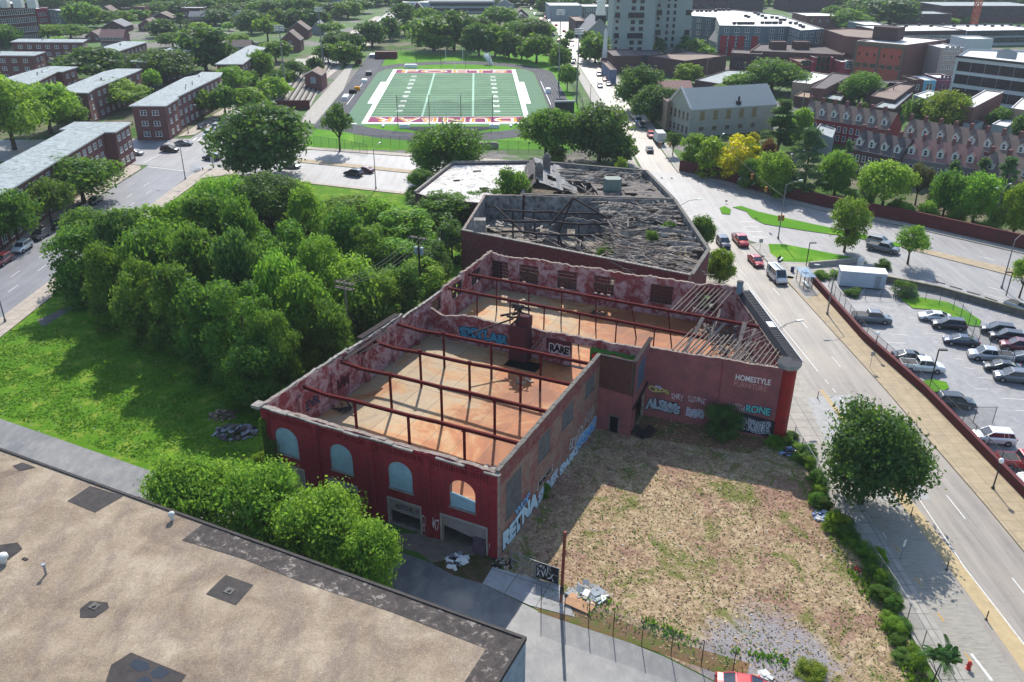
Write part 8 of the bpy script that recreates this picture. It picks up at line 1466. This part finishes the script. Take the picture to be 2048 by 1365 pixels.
for i, (x, y) in enumerate([(1822, 1030), (1893, 1140), (1972, 1240), (1635, 797)]): b = G(x, y); mb = MB(); mb.tube([(0, 0, 0), (0, 0, .06), (0, 0, .06), (0, 0, 1.0)], [.14, .14, .05, .045], 8); tag(mb.build('lane_post', M_poled, None, b), ['slim lane post opposite the round dense tree', 'slim lane post, second from the bottom edge', 'slim lane post nearest the fire hydrant', 'slim lane post beside the red corner turret'][i], 'post', 'lane posts')
b = G(1936, 1338); hy = empty('fire_hydrant', b, 0, 'red fire hydrant on the pavement at the bottom right', 'fire hydrant'); M_hyd = simple('hydrant_red', (186, 44, 40), .5, .4, var=.15); mb = MB(); mb.tube([(0, 0, 0), (0, 0, .08), (0, 0, .08), (0, 0, .6), (0, 0, .62), (0, 0, .72), (0, 0, .82)], [.2, .2, .14, .14, .18, .15, .04], 14); mb.build('barrel', M_hyd, hy); mb = MB(); mb.tube([(-.24, 0, .45), (.24, 0, .45)], .06, 10); mb.tube([(0, -.24, .42), (0, 0, .42)], .08, 10); mb.build('outlet', M_hyd, hy)
b = G(406, 341); hy = empty('fire_hydrant', b, 0, 'small hydrant spraying water at the left crossing', 'fire hydrant'); mb = MB(); mb.tube([(0, 0, 0), (0, 0, .6), (0, 0, .75)], [.15, .14, .04], 10); mb.build('barrel', M_woodd, hy)
rng = np.random.default_rng(3)
for nm, b, d_, n, l_ in (('water_spray', G(402, 342), Vector((-2.4, .3, .5)), 2400, 'white water spray bursting from the hydrant'), ('smoke_plume', G(985, 132), Vector((-3, 5, 3)), 2600, 'small white plume drifting at the far end of the football field')):
    t = rng.uniform(0, 1, n); P_ = np.stack([b.x + d_.x * t, b.y + d_.y * t, .3 + d_.z * t * 1.2], 1) + rng.normal(size=(n, 3)) * (.12 + .45 * t)[:, None] * (1 if n < 2450 else 1.2); P_[:, 2] = np.abs(P_[:, 2]); a = rng.normal(size=(n, 3)); a /= np.linalg.norm(a, axis=1)[:, None]; c = np.cross(a, rng.normal(size=(n, 3))); c /= np.linalg.norm(c, axis=1)[:, None]; s = .035 if n < 2450 else .12
    o = put(nm, leaf_mesh(nm, np.stack([P_ - a * s, P_ - c * s, P_ + a * s, P_ + c * s], 1).reshape(-1, 3), simple(nm + '_white', (232, 234, 236), .9, .1, var=.05))); tag(o, l_, None, None, 'stuff')
# white container, tank
b = G(1720, 572); ct = empty('site_container', b, R(-12), 'white box container standing in the parking lot corner', 'container'); mb = MB(); mb.box(-3.6, 3.6, -1.3, 1.3, .25, 2.8); mb.build('shell', simple('container_side', (168, 176, 186), .6, .3, var=.15, scale=1.5), ct); mb = MB(); mb.box(-3.7, 3.7, -1.4, 1.4, 2.8, 2.92); mb.build('roof', M_white, ct); mb = MB(); mb.box(1.9, 2.8, -1.34, -1.301, .3, 2.4); mb.build('door', M_greyw, ct)
b = G(1718, 543); mb = MB(); mb.tube([(0, 0, 0), (0, 0, 2.2), (0, 0, 2.6)], [.55, .55, .3], 14); tag(mb.build('white_tank', M_trimw, None, b), 'upright pale tank behind the white container', 'tank')
# ================================================================== STADIUM THINGS
def fobj(x, y): return FO.matrix_basis @ Vector((x, y, 0))
FO.matrix_basis
bpy.context.view_layer.update()
FM = Matrix.Translation(FA) @ Matrix.Rotation(FRZ, 4, 'Z')
def FP(x, y, z=0): return FM @ Vector((x, y, z))
bl = empty('bleachers', FP(-27.5, 22), FRZ + R(4.5), 'long concrete bleachers left of the running track', 'bleachers'); Z_ = 0
mb = MB()
for k in range(6): mb.box(-k * 1.6 - 1.6 + 6.0, -k * 1.6 + 6.0, 0, 104, 0, .3 + k * .42)
mb.build('terrace', M_concrete, bl)
for k in range(6): mb = MB(); mb.box(-k * 1.6 + 4.9, -k * 1.6 + 5.3, .5, 103.5, .3 + k * .42 + .25, .3 + k * .42 + .4); mb.build('seat_row', M_woodd, bl)
mb = MB(); mb.box(-10.5, 6.2, -.5, -.003, 0, 2.9); mb.build('end_wall', M_wallred, bl); mb = MB(); mb.box(-9.9, -3.603, 0, 104, 0, 2.6); mb.build('walkway', M_side_grey, bl)
slab('apron', [tuple(FP(*p)[:2]) for p in [(-21.3, 0), (-15.6, -2), (-15.6, 60), (-20.5, 128), (-22.5, 126)]], M_concrete, .1)
b = G(628, 182); th = gabled('ticket_house', 'little brick ticket house with an arched door above the bleachers', 'kiosk', (b.x - 3, b.y), (b.x + 3, b.y), 10, 5.6, 1.6, M_apt, M_brownflat, 'gable', None, []); mb = MB(); mb.box(-.9, .9, -.08, -.01, 2.6, 4.9); mb.build('door', M_felt, th, (3, 0, 0))
fence([(-82.5, 270), (-85.0, 300), (-86.4, 330), (-86.6, 372), (-85.0, 420)], 2.6, 'brick and iron fence behind the bleachers', 3.2, M_wallred, r=.25, grp='stadium boundary')
for lab, x, y in (('maroon brick shed at the far end of the bleachers', 716, 128), ('long maroon equipment shed at the far end of the track', 772, 118)): fpx('equipment_shed', lab, 'shed', x - (6 if x < 750 else 22), x + (6 if x < 750 else 22), y, y - (11 if x < 750 else 14), 5, M_wallred, M_brownflat, [], par=.2)
def goal(y, z, l_):
    p = FP(FWD / 2, y); r_ = empty('goal_post', p, FRZ, l_, 'goal post', 'goal posts'); mb = MB(); mb.tube([(0, z, 0), (0, z, 2.2), (0, 0, 3.0)], .09, 8); mb.tube([(-3.6, 0, 3.05), (3.6, 0, 3.05)], .07, 8); mb.build('crossbar', M_white, r_)
    for s_ in (-1, 1): mb = MB(); mb.tube([(s_ * 3.6, 0, 3.05), (s_ * 3.6, 0, 9.1)], .06, 8); mb.build('upright', M_white, r_)
goal(-1.2, -1, 'white goal post at the near end of the field'); goal(FLN + 1.2, 1, 'white goal post at the far end of the field')
nt_ = empty('ball_net', FP(10, -6.5), FRZ, 'tall dark netting on poles behind the near goal', 'net'); mb = MB()
for k in range(4): mb = MB(); mb.tube([(k * 9.5, 0, 0), (k * 9.5, 0, 9.5)], .1, 6); mb.build('pole', M_poled, nt_)
mb = MB(); mb.face([(0, 0, 2), (28.5, 0, 2), (28.5, 0, 8.6), (19, 0, 7.2), (14, 0, 8), (9.5, 0, 7.4), (0, 0, 8.8)]); mb.build('netting', M_mesh, nt_)
nt_ = empty('ball_net', FP(8, FLN + 6), FRZ, 'tall thin netting poles behind the far goal', 'net')
for k in range(4): mb = MB(); mb.tube([(k * 10.5, 0, 0), (k * 10.5, 0, 9.5)], .08, 6); mb.build('pole', M_poled, nt_)
b = G(1128, 247); sb = empty('scoreboard', b, R(8), 'dark scoreboard seen from behind at the lower right of the track', 'scoreboard'); mb = MB(); mb.box(-3, 3, -.3, .3, 1.2, 6.4); mb.build('panel', M_poled, sb); mb = MB(); mb.box(-3.1, 3.1, -.5, .5, 6.4, 6.8); mb.build('hood', M_greyw, sb)
for s_ in (-2.4, 0, 2.4): mb = MB(); mb.bar((s_, -.35, 0), (s_, -.35, 6), .2); mb.build('leg', M_dframe, sb)
for x, y, w_, l_ in ((1, 0, 0, 0),)[:0]: pass
for nm, x, y, wx, wy, h, mt, l_ in [('field_cover', 12, -7.5, 1.5, 1.2, 1.2, M_white, 'white boxed mat pile on the dark pad, left one'), ('field_cover', 39, -7.6, 1.5, 1.2, 1.2, M_white, 'white boxed mat pile on the dark pad, right one'), ('long_tent', 5.5, FLN + 6.5, 2.8, 1.0, 1.5, M_white, 'long white covered stand at the far left of the pitch'), ('small_bench', 5.5, -6, .35, 1.2, .5, M_trimw, 'small white bench on the grass left of the near goal'), ('small_bench', 44, -6, .35, 1.2, .5, M_trimw, 'small white bench on the grass right of the near goal'), ('white_sheet', -6, -2.6, 3.0, .7, .3, M_white, 'white folded cover at the near left corner of the pitch'),
                             ('white_cart', -12.3, 42, .9, 3.2, 1.1, M_white, 'white cart by the left touchline, nearest the camera'), ('equipment_stack', -11.2, 53, 1.3, 1.4, 1.3, M_woodd, 'dark equipment stack by the left touchline'), ('equipment_stack', -10.4, 59, 1.0, 1.0, 1.3, M_gold, 'orange equipment stack by the left touchline'), ('white_cart', -10, 78, 1.0, 1.8, 1.1, M_white, 'white cart by the left touchline, second one'), ('practice_frame', -10.2, 96, 1.2, 2.0, 1.5, M_poled, 'dark green practice sled at the far left of the pitch'), ('white_cart', 60, 54, .9, 1.6, 1.6, M_white, 'small white covered cart by the right touchline'), ('stacked_seats', -12, 150, 4, 3, 1.6, M_galv, 'jumble of silver seats before the long maroon shed'), ('concrete_sign', 36, -34, 3.6, .5, 1.6, M_concrete, 'pale concrete box at the edge of the lawn above the ruins')]:
    mb = MB(); mb.box(-wx, wx, -wy, wy, 0.1, h * .8); mb.prism([(-wx * .9, -wy * .9), (wx * .9, -wy * .9), (wx * .9, wy * .9), (-wx * .9, wy * .9)], h * .8, h); mb.bar((-wx, -wy, .05), (wx, -wy, .05), .12); mb.bar((-wx, wy, .05), (wx, wy, .05), .12); tag(mb.build(nm, mt, None, FP(x, y), FRZ), l_, nm.replace('_', ' '))
b = G(1208, 136); ob = empty('obelisk', b, 0, 'white obelisk monument on a brown pedestal beside the busy street', 'monument'); mb = MB(); oct_(1.5, 4.2, 15, .85, n=4); oct_(.85, 15, 16.6, .02, n=4); mb.build('shaft', M_trimw, ob); mb = MB(); oct_(2.3, 0, 4.2, 1.9, n=4); mb.build('pedestal', simple('brown_pedestal', (112, 84, 80), .9, .1), ob)
b = G(1947, 50); cr = empty('crane_mast', b, 0, 'orange lattice crane mast rising past the top edge', 'crane'); M_or = simple('crane_orange', (196, 92, 60), .6, .3); mb = MB()
for sx in (-1, 1):
    for sy in (-1, 1): mb.bar((sx * 1.6, sy * 1.6, 0), (sx * 1.6, sy * 1.6, 60), .4)
for k in range(17):
    z = k * 3.5
    for a_, b_ in (((-1.6, -1.6), (1.6, -1.6)), ((1.6, -1.6), (1.6, 1.6)), ((1.6, 1.6), (-1.6, 1.6)), ((-1.6, 1.6), (-1.6, -1.6))): mb.bar((*a_, z), (*b_, z + 3.5), .25); mb.bar((*b_, z), (*a_, z + 3.5), .25)
mb.build('lattice', M_or, cr)
# ================================================================== LITTER, HEAPS, GATE
def heap(x, y, n, rad, hgt, mts, name, label, seed, size=(.15, .6), z=0.0, cat='heap'):
    b = G(x, y, z); rnd = random.Random(seed); mb = MB()
    for k in range(n):
        r1 = rad * math.sqrt(rnd.random()); th = rnd.uniform(0, 6.28); zz = rnd.random() * hgt * max(.1, 1 - r1 / rad) + .06; c = Vector((r1 * math.cos(th), r1 * math.sin(th) * .7, zz)); dv = Vector((rnd.uniform(-1, 1), rnd.uniform(-1, 1), rnd.uniform(-.25, .25))).normalized() * rnd.uniform(*size) / 2; mb.bar(c - dv, c + dv, rnd.uniform(size[0] * .6, size[1] * .7), rnd.uniform(.04, .22), rnd.randrange(len(mts)))
    return tag(mb.build(name, mts, None, b), label, cat)
M_blk = simple('black_bags', (34, 38, 48), .35, .5, var=.3); M_lbl = simple('pale_blue_rags', (140, 156, 196), .7, .3, var=.4)
heap(472, 866, 120, 2.5, 1.0, [M_blk, M_conc_dk, M_greyw], 'rubbish_heap', 'dark rubbish heap with bags at the left corner of the warehouse', 1, (.15, .8)); heap(445, 832, 60, 1.8, .8, [M_tanwall, M_brownroof], 'rubble_heap', 'brown rubble heap with dry brush left of the warehouse', 2); heap(1652, 1034, 90, 1.3, .7, [M_lbl, M_trimw], 'rag_heap', 'pale blue heap of sheets against the street fence, nearer one', 3, (.2, .6)); heap(1580, 905, 70, 1.2, .6, [M_lbl, M_blk], 'rag_heap', 'pale blue heap of bags against the street fence below the turret', 4, (.2, .6))
heap(1175, 1190, 40, 1.6, .35, [M_white, M_greyw, M_debris], 'scrap_panels', 'heap of white panels beside the brown pole', 5, (.3, 1.3)); b = G(1160, 1210); mb = MB(); mb.bar((-1.25, .1, .25), (1.25, -.1, .12), 1.5, .06); tag(mb.build('plywood_sheet', simple('plywood', (184, 140, 104), .8, .2, var=.3, scale=2), None, b, R(-25)), 'sheet of stained plywood lying beside the brown pole', 'plywood sheet')
heap(912, 1120, 26, 1.0, .3, [M_galv, M_white, M_blk], 'door_litter', 'scattered litter in front of the half open roller door', 6, (.2, .9)); heap(1005, 1128, 40, 1.2, .25, [M_concrete, M_woodd], 'brick_rubble', 'small rubble at the corner of the red front', 7, (.1, .35)); heap(905, 1137, 4, .4, .2, [M_white], 'white_bag', 'white bag lying on the verge before the roller door', 8, (.4, .7)); heap(1310, 935, 5, .3, .3, [M_tanwall], 'broken_board', 'pale broken board standing in the shaded dirt', 9, (.4, .9)); heap(1290, 868, 4, .8, .1, [M_woodd], 'fallen_pipe', 'dark pipe lying beside the stair tower', 10, (1.5, 3))
heap(1530, 1350, 4, .5, .2, [M_trimw], 'white_crate', 'white slatted crate at the bottom of the alley edge', 11, (.4, .9)); heap(1715, 1140, 5, .25, .4, [M_hyd], 'red_bag', 'red bag caught in the vines', 12, (.2, .4))
rnd = random.Random(31); mb = MB()
for k in range(110):
    a, b_ = rnd.uniform(1, 30), rnd.uniform(-6, 25); p = BL(a, b_); s = rnd.uniform(.03, .09)
    if p.x < 32 and p.y > 50: mb.box(p.x - s, p.x + s, p.y - s * .6, p.y + s * .6, .0, s * .6)
tag(mb.build('litter', M_trimw), 'small scraps of litter and stones scattered over the dry lot', None, None, 'stuff')
mb = MB()
for k in range(50):
    x, y = rnd.uniform(0, 480), rnd.uniform(700, 930); p = G(x, y); s = rnd.uniform(.03, .09); mb.box(p.x - s, p.x + s, p.y - s * .6, p.y + s * .6, .0, s * .5)
tag(mb.build('litter', M_trimw), 'small scraps of litter scattered over the left lawn', None, None, 'stuff')
ga, gb_, gc = G(1022, 1136), G(1070, 1156), G(1118, 1172)
for a_, b_, l_ in ((ga, gb_, 'chain link gate leaf nearest the warehouse corner'), (gb_, gc, 'dark gate leaf sprayed with white graffiti')):
    d = b_ - a_; ln = d.length; r_ = empty('lot_gate', a_, math.atan2(d.y, d.x), l_, 'gate', 'lot gates'); mb = MB(); [mb.tube([(x_, 0, 0), (x_, 0, 2.0)], .05, 8) for x_ in (.06, ln - .08)]; [mb.tube([(0, 0, z_), (ln, 0, z_)], .04, 6) for z_ in (.1, 1.05, 1.95)]; mb.tube([(ln / 2, 0, .1), (ln / 2, 0, 1.95)], .03, 6); mb.build('frame', M_pole, r_)
    dark = 'graffiti' in l_; mb = MB(); mb.face([(.05, .02, .1), (ln - .05, .02, .1), (ln - .05, .02, 1.95), (.05, .02, 1.95)]); mb.build('mesh', simple('dark_screen', (46, 44, 44), .8, .2) if dark else M_mesh, r_)
    if dark: letters('OAK EL', .1, 1.0, 1.4, 1.8, (Vector((0, 0, 0)), Vector((1.6, 0, 0)), Vector((0, -1, 0))), [(0, (206, 204, 204))], .3, seed=60, parent=r_); letters('XWX', .1, 1.3, .4, 1.3, (Vector((0, 0, 0)), Vector((1.4, 0, 0)), Vector((0, -1, 0))), [(0, (206, 204, 204))], .4, seed=61, parent=r_)
b = G(1866, 1364); 
# sumac at the bottom right: umbrella of feathered fronds
sm = empty('sumac_tree', b, 0, 'young feathery leaved tree on the pavement edge at the bottom right', 'tree'); h = 3.4; rng = np.random.default_rng(9); Vs = []; mb = MB(); mb.tube([(0, 0, 0), (.1, 0, 1.4), (.5, .2, 2.6)], [.07, .05, .03], 8); mb.tube([(.05, 0, .9), (-.5, .1, 2.3)], [.04, .02], 6)
for k in range(64):
    th = k * 2.4; el = rng.uniform(-.1, 1.1); ln = rng.uniform(.8, 1.5); o_ = np.array([.5 + rng.normal(0, .35), .2 + rng.normal(0, .3), 2.5 + rng.normal(0, .25)]); dr = np.array([math.cos(th) * math.cos(el), math.sin(th) * math.cos(el), math.sin(el)]); 
    for j in range(12):
        t = .15 + j / 12; c = o_ + dr * ln * t + np.array([0, 0, -.5 * t * t]); side = np.cross(dr, [0, 0, 1]); side /= np.linalg.norm(side) + 1e-6
        for s_ in (-1, 1): e = c + side * s_ * .26 * (1.1 - t * .6) + np.array([0, 0, -.06]); w_ = dr * .045; Vs += [c - w_, e, e + w_ * 1.2, c + w_]
put('crown', leaf_mesh('crown', np.array(Vs), M_leafd), sm); mb.build('trunk', M_bark, sm)
# person by the grass corner
me = bpy.data.meshes.new('person'); J = [((0, 0, .92), .13), ((0, 0, 1.2), .14), ((0, .01, 1.42), .12), ((0, .01, 1.52), .055), ((0, .02, 1.62), .09), ((0, .02, 1.72), .08), ((-.2, 0, 1.4), .06), ((-.26, .06, 1.14), .045), ((-.24, .2, .95), .035), ((.2, 0, 1.4), .06), ((.27, -.05, 1.14), .045), ((.25, -.1, .9), .035), ((-.1, 0, .86), .1), ((-.11, .12, .48), .07), ((-.11, .1, .06), .045), ((-.11, .24, .03), .04), ((.1, 0, .86), .1), ((.11, -.02, .48), .07), ((.11, -.25, .1), .045), ((.11, -.14, .03), .04)]
E_ = [(0, 1), (1, 2), (2, 3), (3, 4), (4, 5), (2, 6), (6, 7), (7, 8), (2, 9), (9, 10), (10, 11), (0, 12), (12, 13), (13, 14), (14, 15), (0, 16), (16, 17), (17, 18), (18, 19)]
me.from_pydata([j[0] for j in J], E_, []); me.materials.append(simple('dark_clothes', (52, 54, 66), .9, .1)); b = G(480, 344); pe = put('person', me, None, b, R(60)); md = pe.modifiers.new('skin', 'SKIN'); me.skin_vertices[0].data[0].use_root = True
for i, j in enumerate(J): me.skin_vertices[0].data[i].radius = (j[1], j[1])
pe.modifiers.new('sub', 'SUBSURF').levels = 1; tag(pe, 'person in dark clothes walking on the pavement left of the huge round tree', 'person')
for k_, p in PROTO.items():
    if k_ not in USED:
        for ch in list(p.children_recursive) + [p]: bpy.data.objects.remove(ch)
# ================================================================== AIR
mb = MB(); mb.box(-900, 900, -120, 1150, -1.2, 72); hz = N('haze_air'); hz.t.nodes.remove(hz.b); pv = hz.n('ShaderNodeVolumePrincipled'); pv.inputs['Color'].default_value = (.82, .9, 1, 1); pv.inputs['Density'].default_value = .00011; hz.l(pv.outputs[0], hz.t.nodes['Material Output'].inputs['Volume'])
tag(mb.build('haze', hz.m), 'thin summer haze over the city', None, None, 'stuff')
